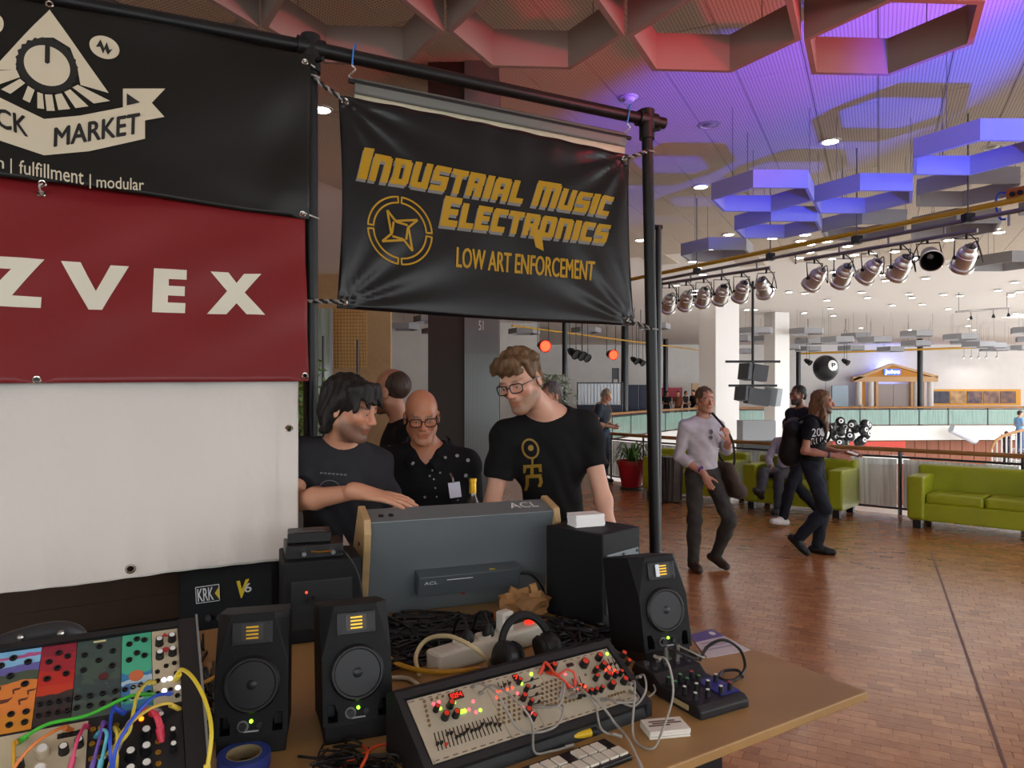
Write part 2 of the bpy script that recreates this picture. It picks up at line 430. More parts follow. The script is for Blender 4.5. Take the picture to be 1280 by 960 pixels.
DEFJ = dict(pelvis=(0, 0, .95), neck=(0, .015, 1.46), head=(0, -.03, 1.635),
            shR=(-.18, .01, 1.41), shL=(.18, .01, 1.41), elR=(-.235, .03, 1.13), elL=(.235, .03, 1.13),
            wrR=(-.25, -.05, .89), wrL=(.25, -.05, .89), hipR=(-.095, 0, .92), hipL=(.095, 0, .92),
            knR=(-.105, -.015, .50), knL=(.105, -.015, .50), anR=(-.11, .03, .085), anL=(.11, .03, .085))
def person(name, label, loc, rz, J=None, hr=(0, 0, 0), skin='c68e70', stubble=None, brows='3a2a20', hair=None, hairc='2a1d15',
           shirt='tee', shirtc='1a1a1c', trousers='2b2d33', shoe='1a1613', res=.006, belly=0., s=1., sleeve=.62, glasses=None,
           hands=None, footdir=None, zf=None, fine=True, hem=None, open_neck=False, build=1., headscale=1., group=None, wrinkle=.004, bareneck=.07):
    J0 = {k: np.array(v, float)*s for k, v in DEFJ.items()}
    if J:
        for k, v in J.items(): J0[k] = np.array(v, float)
    J = J0
    root = thing(name, label, 'person', loc, rz, group)
    hR = Rz(hr[0]) @ Rx(hr[1]) @ Ry(hr[2])           # yaw, pitch (+ looks down), roll
    hc = J['head']; hs = s*headscale
    sp = nrm(J['neck']-J['pelvis']); xs_ = J['shL']-J['shR']; xs_ = nrm(xs_-sp*np.dot(xs_, sp)); ys_ = np.cross(sp, xs_)
    RT = np.stack([xs_, ys_, sp], 1); TL = np.linalg.norm(J['neck']-J['pelvis'])
    hipx = J['hipL']-J['hipR']; hipx = nrm(hipx-np.array([0, 0, 1])*hipx[2]); RP = np.stack([hipx, np.cross([0, 0, 1], hipx), [0, 0, 1]], 1)
    def torso(B, g=0., w=build):
        B.ell(J['pelvis']+sp*.02, ((.155*w+g)*s, (.108*w+g)*s, (.125+g)*s), RP, .05)
        B.ell(J['pelvis']+sp*TL*.36-ys_*belly*.5, ((.142*w+g+belly*.3)*s, (.100*w+g+belly)*s, (.16+g)*s), RT, .06)
        B.ell(J['pelvis']+sp*TL*.70-ys_*.008, ((.160*w+g)*s, (.112*w+g)*s, (.17+g)*s), RT, .06)
        for x in ('R', 'L'):
            B.cap(J['sh'+x], J['neck']-sp*.02*s, (.056*w+g)*s, (.052*w+g)*s, .05)
            B.cap(J['sh'+x]*.75+J['neck']*.25-sp*.05, J['neck']*.5+J['sh'+x]*.5-sp*.16, (.06*w+g)*s, (.07*w+g)*s, .05)
    def arm(B, x, g=0., a=0., b=1., fl=False, w=build):
        sh, el, wr = J['sh'+x], J['el'+x], J['wr'+x]
        if a < 1:
            B.cap(sh, el, (.049*w+g)*s, (.040*w+g)*s, .03) if b >= 1 else B.cap(sh, sh+(el-sh)*(b+.15), (.052*w+g)*s, (.046*w+g)*s, .03, trim=(sh+(el-sh)*b, el-sh))
        if b > 1:
            t = min(1, b-1)
            if t < 1: B.cap(el, el+(wr-el)*(t+.1), (.042*w+g)*s, (.036*w+g)*s, .025, trim=(el+(wr-el)*t, wr-el))
            else:
                B.cap(el, el+(wr-el)*.35, (.040*w+g)*s, (.042*w+g)*s, .025); B.cap(el+(wr-el)*.35, wr, (.042*w+g)*s, (.026+g)*s, .02)
    def leg(B, x, g=0., gk=0., ga=0., t=1.):
        h, kn, an = J['hip'+x], J['kn'+x], J['an'+x]
        B.cap(h, kn, (.080*build+g)*s, (.055+gk)*s, .04); B.cap(kn, kn+(an-kn)*.35, (.054+gk)*s, (.054+gk)*s, .03)
        B.cap(kn+(an-kn)*.35, kn+(an-kn)*t, (.054+gk)*s, (.037+ga)*s, .03)
    fd = footdir or {}
    def footv(x): return nrm(fd.get(x, (.12 if x == 'L' else -.12, -1, -.0)))
    B = Blob(); torso(B, -.012)
    B.cap(J['neck']-sp*.04, hc+hR @ np.array([0, .022, -.07])*hs, .058*s, .052*s, .03)
    B.ell(J['neck']+np.array([0, .01, -.035]), (.070*s, .055*s, .045*s), RT, .04)
    for x in ('R', 'L'): arm(B, x, -.003, 0, 2); leg(B, x, -.012, -.008, -.004)
    head_solid(B, hc, hR, hs)
    hands = hands or {}
    for x in ('R', 'L'):
        sx = -1 if x == 'R' else 1
        h = dict(d=nrm(J['wr'+x]-J['el'+x]), n=(sx, 0, .0), side=(0, -1, .1), curl=.35); h.update(hands.get(x, {}))
        hand_solid(B, J['wr'+x], h['d'], h['n'], h['side'], h['curl'], s, fine=fine, spread=h.get('spread', 0.), thumb=h.get('thumb', .7))
    zf_ = zf
    V, Q = B.mesh(res, zf_)
    # colours of the skin itself
    base = np.array(lin(skin)); C = np.tile(base, (len(V), 1))
    L = (V-hc) @ hR/hs
    inh = (np.abs(L[:, 0]) < .1) & (L[:, 2] > -.135) & (L[:, 2] < .14) & (L[:, 1] < .13)
    def paint(mask, c, a):
        a = np.clip(np.asarray(a)*mask, 0, 1)[:, None]; C[:] = C*(1-a)+np.array(c)*a
    red = base*np.array([1.08, .72, .68])
    g = lambda x0, z0, rx, rz_, xx=L[:, 0], zz=L[:, 2]: np.exp(-(((np.abs(xx)-x0)/rx)**2+((zz-z0)/rz_)**2))
    fr = inh & (L[:, 1] < -.03)
    paint(fr, red, .5*g(.042, -.028, .025, .02)+.5*g(0, -.03, .016, .018))
    if stubble:
        sc_, am = stubble
        reg = inh & (L[:, 1] < .02) & (L[:, 2] < -.030+np.abs(L[:, 0])*.12)
        edge = np.clip((-.040+np.abs(L[:, 0])*.12-L[:, 2])/.022, 0, 1)*np.clip((.015-L[:, 1])/.03, 0, 1)
        paint(reg, lin(sc_), am*edge)
    paint(fr, red*np.array([.9, .8, .8]), .6*np.exp(-((L[:, 0]/.021)**4+((L[:, 2]+.0695)/.0105)**4)))
    if brows: paint(fr, lin(brows), .9*np.exp(-(((np.abs(L[:, 0])-.032)/.019)**4+((L[:, 2]-.0205-.06*(.03-np.abs(np.abs(L[:, 0])-.035)))/.0048)**4)))
    body = net_obj('body', (V, Q), SKIN, root, C)
    # eyes
    for x in (-1, 1):
        mb = MB(); mb.ball(hc+hR @ (np.array([x*.031, -.0800, -.0005])*hs), .0115*hs, 14, 10); mb.build('eye', mat('eye_white', 'c9c2bb', .2), body, smooth='all')
        mb = MB(); mb.ball(hc+hR @ (np.array([x*.031, -.0865, -.002])*hs), .0058*hs, 12, 8); mb.build('iris', mat('iris', '2a1c14', .15), body, smooth='all')
    # clothes
    def fold(amp):
        def f(co):
            x, y, z = co[:, 0], co[:, 1], co[:, 2]
            n = np.sin(z*34+3*np.sin(x*15)+2*np.sin(y*19))*.6+np.sin((z+x)*61+4*np.sin(y*17+x*9))*.35+np.sin((z*.6-x*1.3)*29+2.5*np.sin(z*13))*.7
            dn = np.linalg.norm(co-J['neck'], axis=1); k = np.clip((dn-.11*s)/(.10*s), 0, 1)
            return -amp*n*.6*k
        return f
    cl = Blob(); torso(cl, .004)
    armto = {'tee': sleeve, 'long': 1.97, 'rolled': 1.45, 'polo': sleeve}[shirt]
    for x in ('R', 'L'): arm(cl, x, .017 if shirt in ('tee', 'polo') else .012, 0, armto)
    hz = J['pelvis'][2]-(.10*s if hem is None else hem)
    cl.plane((0, 0, hz), (0, 0, -1))
    nb = J['neck']+sp*.035*s
    cl.cap(nb+sp*.10, nb-ys_*.012*s-sp*.012*s, .085*s, bareneck*s, .01, 's')
    if open_neck:
        for t in range(5):
            q = J['neck']-sp*(.0+.028*t)*s-ys_*(.085+.012*t)*s; cl.ell(q, (.045-.008*t)*s, None, .008, 's')
    sm = mat('cloth_'+shirtc, shirtc, .85, var=.12, nscale=14, bump=.25, bscale=420, spec=.25, sheen=.0)
    so = net_obj('shirt' if shirt != 'tee' else 't_shirt', cl.mesh(max(res*.9, .0055), None, fold(wrinkle)), sm, root)
    tr = Blob()
    tr.ell(J['pelvis']+sp*.02, (.162*build*s, .115*build*s, .12*s), RP, .05)
    for x in ('R', 'L'): leg(tr, x, .008, .012, .018, .97)
    tr.plane((0, 0, J['pelvis'][2]+.10*s), (0, 0, 1))
    tm = mat('cloth_'+trousers, trousers, .85, var=.18, nscale=9, bump=.2, bscale=400, spec=.2)
    net_obj('trousers', tr.mesh(max(res*1.3, .009), None, fold(wrinkle*1.2)), tm, root)
    for x in ('R', 'L'):
        an = J['an'+x]; f = footv(x); b = Blob()
        up = nrm(np.array([0, 0, 1.])-f*f[2]) if abs(f[2]) < .95 else np.array([0, 1., 0])
        sole = an-up*.045*s
        b.cap(sole-f*.055*s, sole+f*.15*s, .040*s, .037*s, .02); b.cap(an+up*.01*s, sole+f*.07*s, .045*s, .036*s, .03)
        sd = np.cross(f, up); b.cap(sole+f*.10*s+sd*.012, sole+f*.10*s-sd*.012, .036*s, .036*s, .02)
        b.plane(an-up*.083*s, -up)
        net_obj('shoe', b.mesh(max(res, .007)), mat('shoe_'+shoe, shoe, .55, bump=.1), root)
    # hair
    if hair:
        hb = Blob(); W = lambda *p: hc+hR @ (np.array(p)*hs)
        def e(c, r, k=.012, op='u', R2=None): hb.ell(W(*c), np.array(r)*hs, hR if R2 is None else hR @ R2, k*hs, op)
        amp, fq = .002, 160
        if hair == 'short':
            e((0, .024, .044), (.080, .096, .086)); e((0, .06, -.01), (.066, .06, .07)); e((0, -.115, -.035), (.085, .075, .095), .008, 's')
            for x in (-1, 1): e((x*.09, .012, -.035), (.03, .034, .045), .006, 's')
            hb.plane(W(0, .06, -.065), hR @ np.array([0, .2, -1])); amp = .003
        elif hair == 'stubble':
            e((0, .034, .030), (.0775, .0885, .082)); e((0, -.07, .04), (.12, .10, .14), .008, 's')
            for x in (-1, 1): e((x*.09, .012, -.035), (.03, .034, .045), .006, 's')
            hb.plane(W(0, .06, -.055), hR @ np.array([0, .2, -1])); amp = .0005
        elif hair == 'bob':        # dark, over the ears, fringe falling on the brow
            e((0, .026, .042), (.087, .103, .085)); e((0, .058, -.02), (.080, .066, .098), .02)
            for x in (-1, 1): hb.cap(W(x*.066, -.035, .075), W(x*.072, -.060, .012), .026*hs, .012*hs, .012)
            for x in (-1, 1): hb.cap(W(x*.074, .02, .03), W(x*.074, .045, -.10), .022*hs, .016*hs, .02)
            for i in range(9):
                a = -.055+i*.0138; hb.cap(W(a*.9, -.060, .095), W(a*1.15, -.098, .044-.012*(i % 3)), .016*hs, .006*hs, .008)
            e((0, -.125, -.035), (.064, .085, .078), .006, 's')
            for x in (-1, 1): e((x*.095, .0, -.03), (.020, .026, .030), .006, 's')
            hb.plane(W(0, .06, -.112), hR @ np.array([0, .25, -1])); amp, fq = .0028, 170
        elif hair == 'curly':
            e((0, .022, .046), (.082, .098, .084)); e((0, .06, -.012), (.066, .06, .06))
            e((.0, -.075, .092), (.066, .042, .036), .02)
            rr = random.Random(3)
            for i in range(46):
                t = rr.uniform(-2.3, 2.3); ph = rr.uniform(.0, 1.15)
                x, y, z = math.sin(ph)*math.sin(t)*.086, .02-math.sin(ph)*math.cos(t)*.10*.9, .044+math.cos(ph)*.078
                if y < -.04 and z < .075: z += .02
                e((x, y, z), (.017, .018, .014), .009)
            for i in range(11): e((-.058+i*.0116, -.080-.008*math.sin(i*2.1), .070+.010*math.sin(i*1.7)), (.013, .018, .015), .007)
            e((0, -.118, -.035), (.085, .072, .088), .006, 's')
            for x in (-1, 1): e((x*.09, .012, -.04), (.028, .032, .042), .006, 's')
            hb.plane(W(0, .06, -.060), hR @ np.array([0, .2, -1])); amp, fq = .004, 130
        elif hair == 'long':
            e((0, .022, .042), (.084, .100, .086)); e((0, .062, -.03), (.076, .056, .10), .02)
            for x in (-1, 1):
                hb.cap(W(x*.070, -.005, .04), W(x*.078, -.02, -.16), .026*hs, .030*hs, .02)
                hb.cap(W(x*.078, -.02, -.14), W(x*.082, -.05, -.31), .034*hs, .016*hs, .02)
            hb.cap(W(0, .075, -.05), W(0, .085, -.28), .06*hs, .05*hs, .03)
            e((0, -.112, -.045), (.062, .088, .105), .006, 's'); amp, fq = .003, 140
        def hn(co, amp=amp, fq=fq):
            q = (co-hc) @ hR
            return -amp*(np.sin(q[:, 0]*fq+2*np.sin(q[:, 1]*60+q[:, 2]*30))+.7*np.sin((q[:, 1]+q[:, 0]*.4)*fq*1.3+2*np.sin(q[:, 2]*45)))
        net_obj('hair', hb.mesh(max(res*.8, .004), None, hn), mat('hair_'+hairc, hairc, .55, var=.45, nscale=60, stretch=(1, 1, .15), bump=.5, bscale=200, spec=.4), root)
    if glasses:
        W = lambda *p: Vector(hc+hR @ (np.array(p)*hs)); fm = mat('spectacle_frame_'+glasses, glasses, .3)
        gl = MB()
        for x in (-1, 1):
            ring = [W(x*.033+.026*math.copysign(abs(math.cos(t))**.6, math.cos(t)), -.106+.010*abs(math.cos(t))*(1 if math.cos(t)*x > 0 else .0), -.004+.0185*math.copysign(abs(math.sin(t))**.6, math.sin(t))) for t in np.linspace(0, 2*PI, 25)[:-1]]
            gl.tube(ring, .0026*hs, 6, closed=True)
            gl.tube([W(x*.060, -.096, .004), W(x*.079, -.06, .004), W(x*.083, .012, .0), W(x*.081, .03, -.015)], .0026*hs, 6)
        gl.tube([W(-.008, -.107, .0), W(0, -.109, .003), W(.008, -.107, .0)], .0025*hs, 6)
        go = gl.build('glasses', fm, root, smooth=True)
    root['_dummy'] = 0; del root['_dummy']
    return root, dict(J=J, hR=hR, hc=hc, sp=sp, ys=ys_, xs=xs_, shirt=so, s=s)
def surf_pt(o, p, d):
    """point of mesh o (local space of its thing) hit from p along d, or p"""
    hit, loc, n, i = o.ray_cast(Vector(p), Vector(d).normalized())
    return (loc, n) if hit else (Vector(p), Vector((0, 0, 1)))
# ------------------------------------------------------------------ the hall
G1 = Vector((.458, .889, 0)); G2 = Vector((.889, -.458, 0))      # axes of floor blocks and ceiling panels
ZC = 4.5                                                          # ceiling height
NEAR = [(14, 2.2), (7.5, 7.9), (6.4, 8.9), (5.4, 9.88), (4.05, 11.05), (2.93, 12.3), (2.42, 12.95), (1.94, 13.7)]
FAR = [(1.62, 16), (2.0, 20), (2.3, 23), (3.57, 25.4), (5.5, 29), (8.8, 34), (16, 35.8), (22.3, 36.4), (28.5, 36.6)]
def floor_material():
    m = bpy.data.materials.new('oiled_wood_block'); m.use_nodes = True; nt = m.node_tree; b = nt.nodes['Principled BSDF']
    L = nt.links.new; N = nt.nodes.new
    oi = N('ShaderNodeObjectInfo'); ge = N('ShaderNodeNewGeometry'); ad = N('ShaderNodeMath'); ad.operation = 'ADD'
    L(oi.outputs['Random'], ad.inputs[0]); L(ge.outputs['Random Per Island'], ad.inputs[1])
    fr = N('ShaderNodeMath'); fr.operation = 'FRACT'; L(ad.outputs[0], fr.inputs[0])
    cr = N('ShaderNodeValToRGB'); L(fr.outputs[0], cr.inputs[0])
    el = cr.color_ramp.elements; el[0].color = (*lin('96603a'), 1); el[1].color = (*lin('bc8050'), 1)
    e = el.new(.08); e.color = (*lin('a26940'), 1); e = el.new(.6); e.color = (*lin('ae7448'), 1)
    n = N('ShaderNodeTexNoise'); n.inputs['Scale'].default_value = 22; n.inputs['Detail'].default_value = 6; L(ge.outputs['Position'], n.inputs['Vector'])
    mx = N('ShaderNodeMix'); mx.data_type = 'RGBA'; mx.blend_type = 'MULTIPLY'; mx.inputs[0].default_value = .55
    r2 = N('ShaderNodeValToRGB'); L(n.outputs[0], r2.inputs[0]); r2.color_ramp.elements[0].color = (.72, .68, .64, 1); r2.color_ramp.elements[0].position = .3; r2.color_ramp.elements[1].position = .6
    L(cr.outputs[0], mx.inputs[6]); L(r2.outputs[0], mx.inputs[7]); L(mx.outputs[2], b.inputs['Base Color'])
    b.inputs['Roughness'].default_value = .27; b.inputs['Coat Weight'].default_value = .25; b.inputs['Coat Roughness'].default_value = .16
    bp = N('ShaderNodeBump'); bp.inputs['Strength'].default_value = .12; bp.inputs['Distance'].default_value = .004; L(n.outputs[0], bp.inputs['Height']); L(bp.outputs[0], b.inputs['Normal'])
    return m
def floor_far_material():
    m = bpy.data.materials.new('wood_block_paving'); m.use_nodes = True; nt = m.node_tree; b = nt.nodes['Principled BSDF']
    L = nt.links.new; N = nt.nodes.new
    ge = N('ShaderNodeNewGeometry'); mp = N('ShaderNodeMapping'); mp.inputs['Rotation'].default_value = (0, 0, math.atan2(.458, .889))
    L(ge.outputs['Position'], mp.inputs[0])
    br = N('ShaderNodeTexBrick'); L(mp.outputs[0], br.inputs[0]); br.inputs['Scale'].default_value = 1
    br.inputs['Brick Width'].default_value = .124; br.inputs['Row Height'].default_value = .072; br.inputs['Mortar Size'].default_value = .002
    br.inputs['Color1'].default_value = (*lin('a26940'), 1); br.inputs['Color2'].default_value = (*lin('b87c4c'), 1); br.inputs['Mortar'].default_value = (*lin('6a452c'), 1)
    n = N('ShaderNodeTexNoise'); n.inputs['Scale'].default_value = 1.1; n.inputs['Detail'].default_value = 6; L(ge.outputs['Position'], n.inputs['Vector'])
    mx = N('ShaderNodeMix'); mx.data_type = 'RGBA'; mx.blend_type = 'MULTIPLY'; mx.inputs[0].default_value = .15
    L(br.outputs[0], mx.inputs[6]); L(n.outputs[0], mx.inputs[7]); L(mx.outputs[2], b.inputs['Base Color'])
    b.inputs['Roughness'].default_value = .27; b.inputs['Coat Weight'].default_value = .25; b.inputs['Coat Roughness'].default_value = .16
    return m
def perforated_material():
    m = bpy.data.materials.new('perforated_panel'); m.use_nodes = True; nt = m.node_tree; b = nt.nodes['Principled BSDF']
    L = nt.links.new; N = nt.nodes.new
    tc = N('ShaderNodeTexCoord'); sx = N('ShaderNodeSeparateXYZ'); L(tc.outputs['Object'], sx.inputs[0])
    out = []
    for i in (0, 1):
        a = N('ShaderNodeMath'); a.operation = 'MULTIPLY'; a.inputs[1].default_value = PI/.0275; L(sx.outputs[i], a.inputs[0])
        s = N('ShaderNodeMath'); s.operation = 'SINE'; L(a.outputs[0], s.inputs[0])
        q = N('ShaderNodeMath'); q.operation = 'MULTIPLY'; L(s.outputs[0], q.inputs[0]); L(s.outputs[0], q.inputs[1]); out.append(q)
    p = N('ShaderNodeMath'); p.operation = 'MULTIPLY'; L(out[0].outputs[0], p.inputs[0]); L(out[1].outputs[0], p.inputs[1])
    r = N('ShaderNodeValToRGB'); L(p.outputs[0], r.inputs[0]); r.color_ramp.elements[0].position = .55; r.color_ramp.elements[1].position = .68
    r.color_ramp.elements[0].color = (*lin('c6b6a4'), 1); r.color_ramp.elements[1].color = (*lin('5d524a'), 1)
    L(r.outputs[0], b.inputs['Base Color']); b.inputs['Roughness'].default_value = .7
    return m
WHITEW = mat('white_plaster', 'dcd8d4', .8, var=.03, nscale=2)
M_FLOOR = floor_material()
# floor slab with the opening of the atrium
mb = MB(); EDGE = [(14, -2.5)]+NEAR+FAR+[(40, 36.7)]
for (x0, y0), (x1, y1) in zip(EDGE[:-1], EDGE[1:]): mb.add([(-9, y0, -.005), (x0, y0, -.005), (x1, y1, -.005), (-9, y1, -.005)], [(0, 1, 2, 3)])
mb.add([(-9, 36.7, -.005), (40, 36.7, -.005), (40, 43, -.005), (-9, 43, -.005)], [(0, 1, 2, 3)])
floor = tag(mb.build('floor', floor_far_material(), fixn=False), kind='structure')
# wooden floor blocks, one by one where they show large
bw, bh = .124, .072
blk = MB().box((0, 0, -.004), (bw-.0024, bh-.0024, .010))
proto = blk.build('wood_block', M_FLOOR, floor, bevel=0)
spots = []
for j in range(-10, 150):
    for i in range(-60, 90):
        c = G2*(i*bw+(bw*.5 if j % 2 else 0)+(.013*math.sin(j*2.3)))+G1*(j*bh)
        if not (2.9 < c.y < 8.2): continue
        px = 640+c.x/c.y*F
        if px < 700 or px > 1400: continue
        if c.x > 5.0 and c.y > 8: continue
        spots.append(c)
spots.sort(key=lambda c: (0 if (800 < 640+c.x/c.y*F < 1290 and HOR+HC*F/c.y < 975) else 1, c.y))
ang = math.atan2(G2.y, G2.x); first = True; rest = MB(); Rb = Matrix.Rotation(ang, 3, 'Z')
for q, c in enumerate(spots):
    dz = random.uniform(-.0004, .0004)
    if q < 295:
        o = proto if first else proto.copy()
        if not first: COL.objects.link(o)
        first = False; o.parent = floor; o.location = (c.x, c.y, dz); o.rotation_euler = (random.uniform(-.0014, .0014), random.uniform(-.001, .001), ang)
    else: rest.box((c.x, c.y, dz-.004), (bw-.0024, bh-.0024, .010), Rb)
tag(rest.build('wood_blocks', M_FLOOR, floor, fixn=False), kind='stuff')
# dark metal joint strip let into the floor
a = T(1164, 690, 0); b_ = T(1262, 975, 0)
mb = MB(); mb.bar((a.x, a.y, .002), (b_.x, b_.y, .001), .016, .004); mb.build('joint_strip', mat('joint_strip', '6b4030', .5), floor)

def edge_strip(name, pts, z0, z1, th, m, inward):
    mb = MB()
    for (x0, y0), (x1, y1) in zip(pts[:-1], pts[1:]):
        d = Vector((x1-x0, y1-y0, 0)); n = Vector((-d.y, d.x, 0)).normalized()*inward*th
        A = Vector((x0, y0, 0)); B = Vector((x1, y1, 0))
        vs = [A+Vector((0, 0, z0)), B+Vector((0, 0, z0)), B+n+Vector((0, 0, z0)), A+n+Vector((0, 0, z0))]
        vs += [v+Vector((0, 0, z1-z0)) for v in vs]
        mb.add(vs, [(3, 2, 1, 0), (4, 5, 6, 7), (0, 1, 5, 4), (1, 2, 6, 5), (2, 3, 7, 6), (3, 0, 4, 7)])
    return tag(mb.build(name, m), kind='structure')
edge_strip('trim_1', NEAR+FAR+[(40, 36.6)], -.75, -.012, .25, WHITEW, 1)
# lower level
mb = MB(); mb.box((20, 24, -4.3), (60, 60, .1)); tag(mb.build('floor_lower', mat('lower_floor', 'cfc9c2', .5, var=.05)), kind='structure')
mb = MB(); mb.box((27.5, 37.6, -2.6), (25, .2, 3.5)); w_low = tag(mb.build('wall_lower', mat('red_wood_panelling', '8a4a2c', .5, var=.2, nscale=3, stretch=(4, 4, .2))), kind='structure')
for i in range(40):
    mb = MB(); mb.box((15.3+i*.62, 37.47, -2.6), (.59, .06, 3.5)); mb.build('panel', mat('red_wood_panelling', '8a4a2c'), w_low)
mb = MB(); mb.box((7, 37.6, -2.6), (16, .2, 3.5)); tag(mb.build('wall_lower_far', WHITEW), kind='structure')
# walls
mb = MB(); mb.box((15, 42.6, .5), (52, .2, 10)); wall_far = tag(mb.build('wall_far', WHITEW), kind='structure')
mb = MB(); mb.box((-3.2, 29.1, 2.2), (8.6, .2, 4.7)); tag(mb.build('wall_hall', WHITEW), kind='structure')
mb = MB(); mb.box((-6.0, 17.1, 2.2), (6.2, .2, 4.7)); wall_tan = tag(mb.build('wall_left', mat('tan_plaster', 'a98c66', .7, var=.06)), kind='structure')
mb = MB(); mb.box((-9.05, 20, 2.2), (.1, 46, 4.7)); tag(mb.build('wall_side', mat('tan_plaster', 'a98c66')), kind='structure')
# daylight side: the photographer's back is to a window front; unseen piers, sill and lintel sized to dim the stall
mb = MB()
mb.box((2.5, -2.6, 3.75), (23, .2, 1.7)); mb.box((2.5, -2.6, .7), (23, .2, 1.5))
for i in range(6): mb.box((-8.8+i*4.5, -2.6, 2.2), (.5, .25, 4.5))
tag(mb.build('wall_window_front', WHITEW), kind='structure')
# ceiling
# (ceiling left open right of the atrium, out of view: added to let daylight in)
mb = MB(); mb.box((4.5, 20, ZC+.06), (28, 46, .08)); mb.box((29.3, 35, ZC+.06), (21.6, 16, .08)); ceil = tag(mb.build('ceiling', mat('ceiling_board', 'e0d8d2', .8)), kind='structure')
perf = perforated_material(); pw, pl = .55, 2.2
pan = MB().box((0, 0, .012), (pw-.008, pl-.008, .022)).build('ceiling_panel', perf, ceil); pan_first = True
cand = []
for i in range(-12, 26):
    for j in range(-2, 9):
        c = G2*(i*pw+.27)+G1*(j*pl+(.0 if i % 2 else 1.1))
        if 3.6 < c.y < 15 and abs(c.x) < c.y*.95: cand.append(c)
cand.sort(key=lambda c: c.y)
for c in cand[:290]:
    o = pan if pan_first else pan.copy()
    if not pan_first: COL.objects.link(o)
    pan_first = False; o.parent = ceil; o.location = (c.x, c.y, ZC-.01); o.rotation_euler = (0, 0, ang)
# hexagonal baffles hung from the ceiling
HEXM = mat('grey_baffle_board', '80736a', .75, var=.04, nscale=3)
HEXW = mat('pale_baffle_board', '929194', .7, var=.03, nscale=3)
def hexagon(s, h, t, m, wire=.5):
    mb = MB()
    def ringp(r): return [(r*math.cos(PI/3*k), r*math.sin(PI/3*k)) for k in range(6)]
    o, i = ringp(s), ringp(s-t/math.cos(PI/6)); vs = []
    for z in (0, h): vs += [(x, y, z) for x, y in o]+[(x, y, z) for x, y in i]
    fs = []
    for k in range(6):
        n = (k+1) % 6
        fs += [(k, n, 12+n, 12+k), (6+n, 6+k, 18+k, 18+n), (k, 6+k, 6+n, n), (12+k, 12+n, 18+n, 18+k)]
    mb.add(vs, fs); return mb
hexn = thing('hexagonal_baffle', '', 'baffle'); hexagon(.535, .24, .035, HEXM).build('frame', HEXM, hexn)
for k in (0, 2, 4):
    a_ = PI/3*k+PI/6; q = .44
    MB().cyl((q*math.cos(a_), q*math.sin(a_), .24), (q*math.cos(a_), q*math.sin(a_), .66), .003, 5).build('hanger_wire', mat('wire', '6a6664', .4, .6), hexn)
hexs = thing('hexagonal_baffle', '', 'baffle'); hexagon(.525, .17, .03, HEXW).build('frame', HEXW, hexs)
for k in (1, 3, 5):
    a_ = PI/3*k+PI/6; q = .44
    MB().cyl((q*math.cos(a_), q*math.sin(a_), .17), (q*math.cos(a_), q*math.sin(a_), 1.02), .003, 5).build('hanger_wire', mat('wire', '6a6664', .4, .6), hexs)
used = {}
def hexput(proto_, x, y, z, rz, label, group, sc_=1.):
    o = proto_ if proto_.name not in used else copy_tree(proto_); used[proto_.name] = 1
    o.location = (x, y, z); o.rotation_euler = (0, 0, rz); o.scale = (sc_,)*3; tag(o, label, 'baffle', group)
for k in range(-4, 2): hexput(hexn, 1.23+1.085*k, 4.32+.05*k, 3.85, .05, 'grey hexagonal ceiling baffle with thick walls, tinted red inside, above the banner rail', 'large grey hexagons in a row under the perforated ceiling')
for k in range(-3, 2): hexput(hexn, 1.23-.5425+1.085*k+1.085, 4.32-.95+.05*k, 3.85, .05, 'grey hexagonal ceiling baffle right at the top over the camera side of the first row', 'large grey hexagons of the row nearer the window front')
for x, y, z in ((2.54, 7.21, 3.64), (3.67, 7.45, 3.68), (3.93, 6.05, 3.68), (5.0, 6.05, 3.66), (3.16, 8.45, 3.62), (4.29, 8.67, 3.64), (4.85, 7.62, 3.80), (5.4, 8.7, 3.66), (5.96, 7.55, 3.68)):
    hexput(hexs, x, y, z, .02, 'pale hexagonal baffle hung in the cluster above the near lamp bar, lit blue', 'pale hexagons above the lamp bar')
hexput(hexs, 2.95, 10.25, 3.66, .03, 'single grey hexagonal baffle hung apart over the far end of the lamp bar', None)
rr = random.Random(5)
for x, y in ((8.0, 11.5), (9.2, 11.9), (-1.6, 12), (-.6, 13.2), (-2.4, 14.0), (-1.2, 15.4), (.9, 19), (2.0, 19.6), (3.3, 22), (4.6, 23), (2.6, 25), (-3.4, 22), (-2.3, 20.4), (-4.4, 20.8), (-2.6, 24.6), (-1.4, 26.5), (.4, 23.4)):
    hexput(hexs, x, y, 3.7+rr.uniform(-.1, .1), .03, 'hexagonal baffle hung over the inner hall beyond the lamp bar, tinted pink and violet', 'hexagons over the inner hall')
for i in range(30):
    x = 8.5+(i % 10)*1.55+rr.uniform(-.12, .12); y = 25+(i//10)*3+rr.uniform(-.8, .8)
    hexput(hexs, x, y, 3.55+rr.uniform(-.15, .2), .03, 'small far hexagonal baffle over the atrium in front of the temple front', 'far hexagons over the atrium', 1.15)
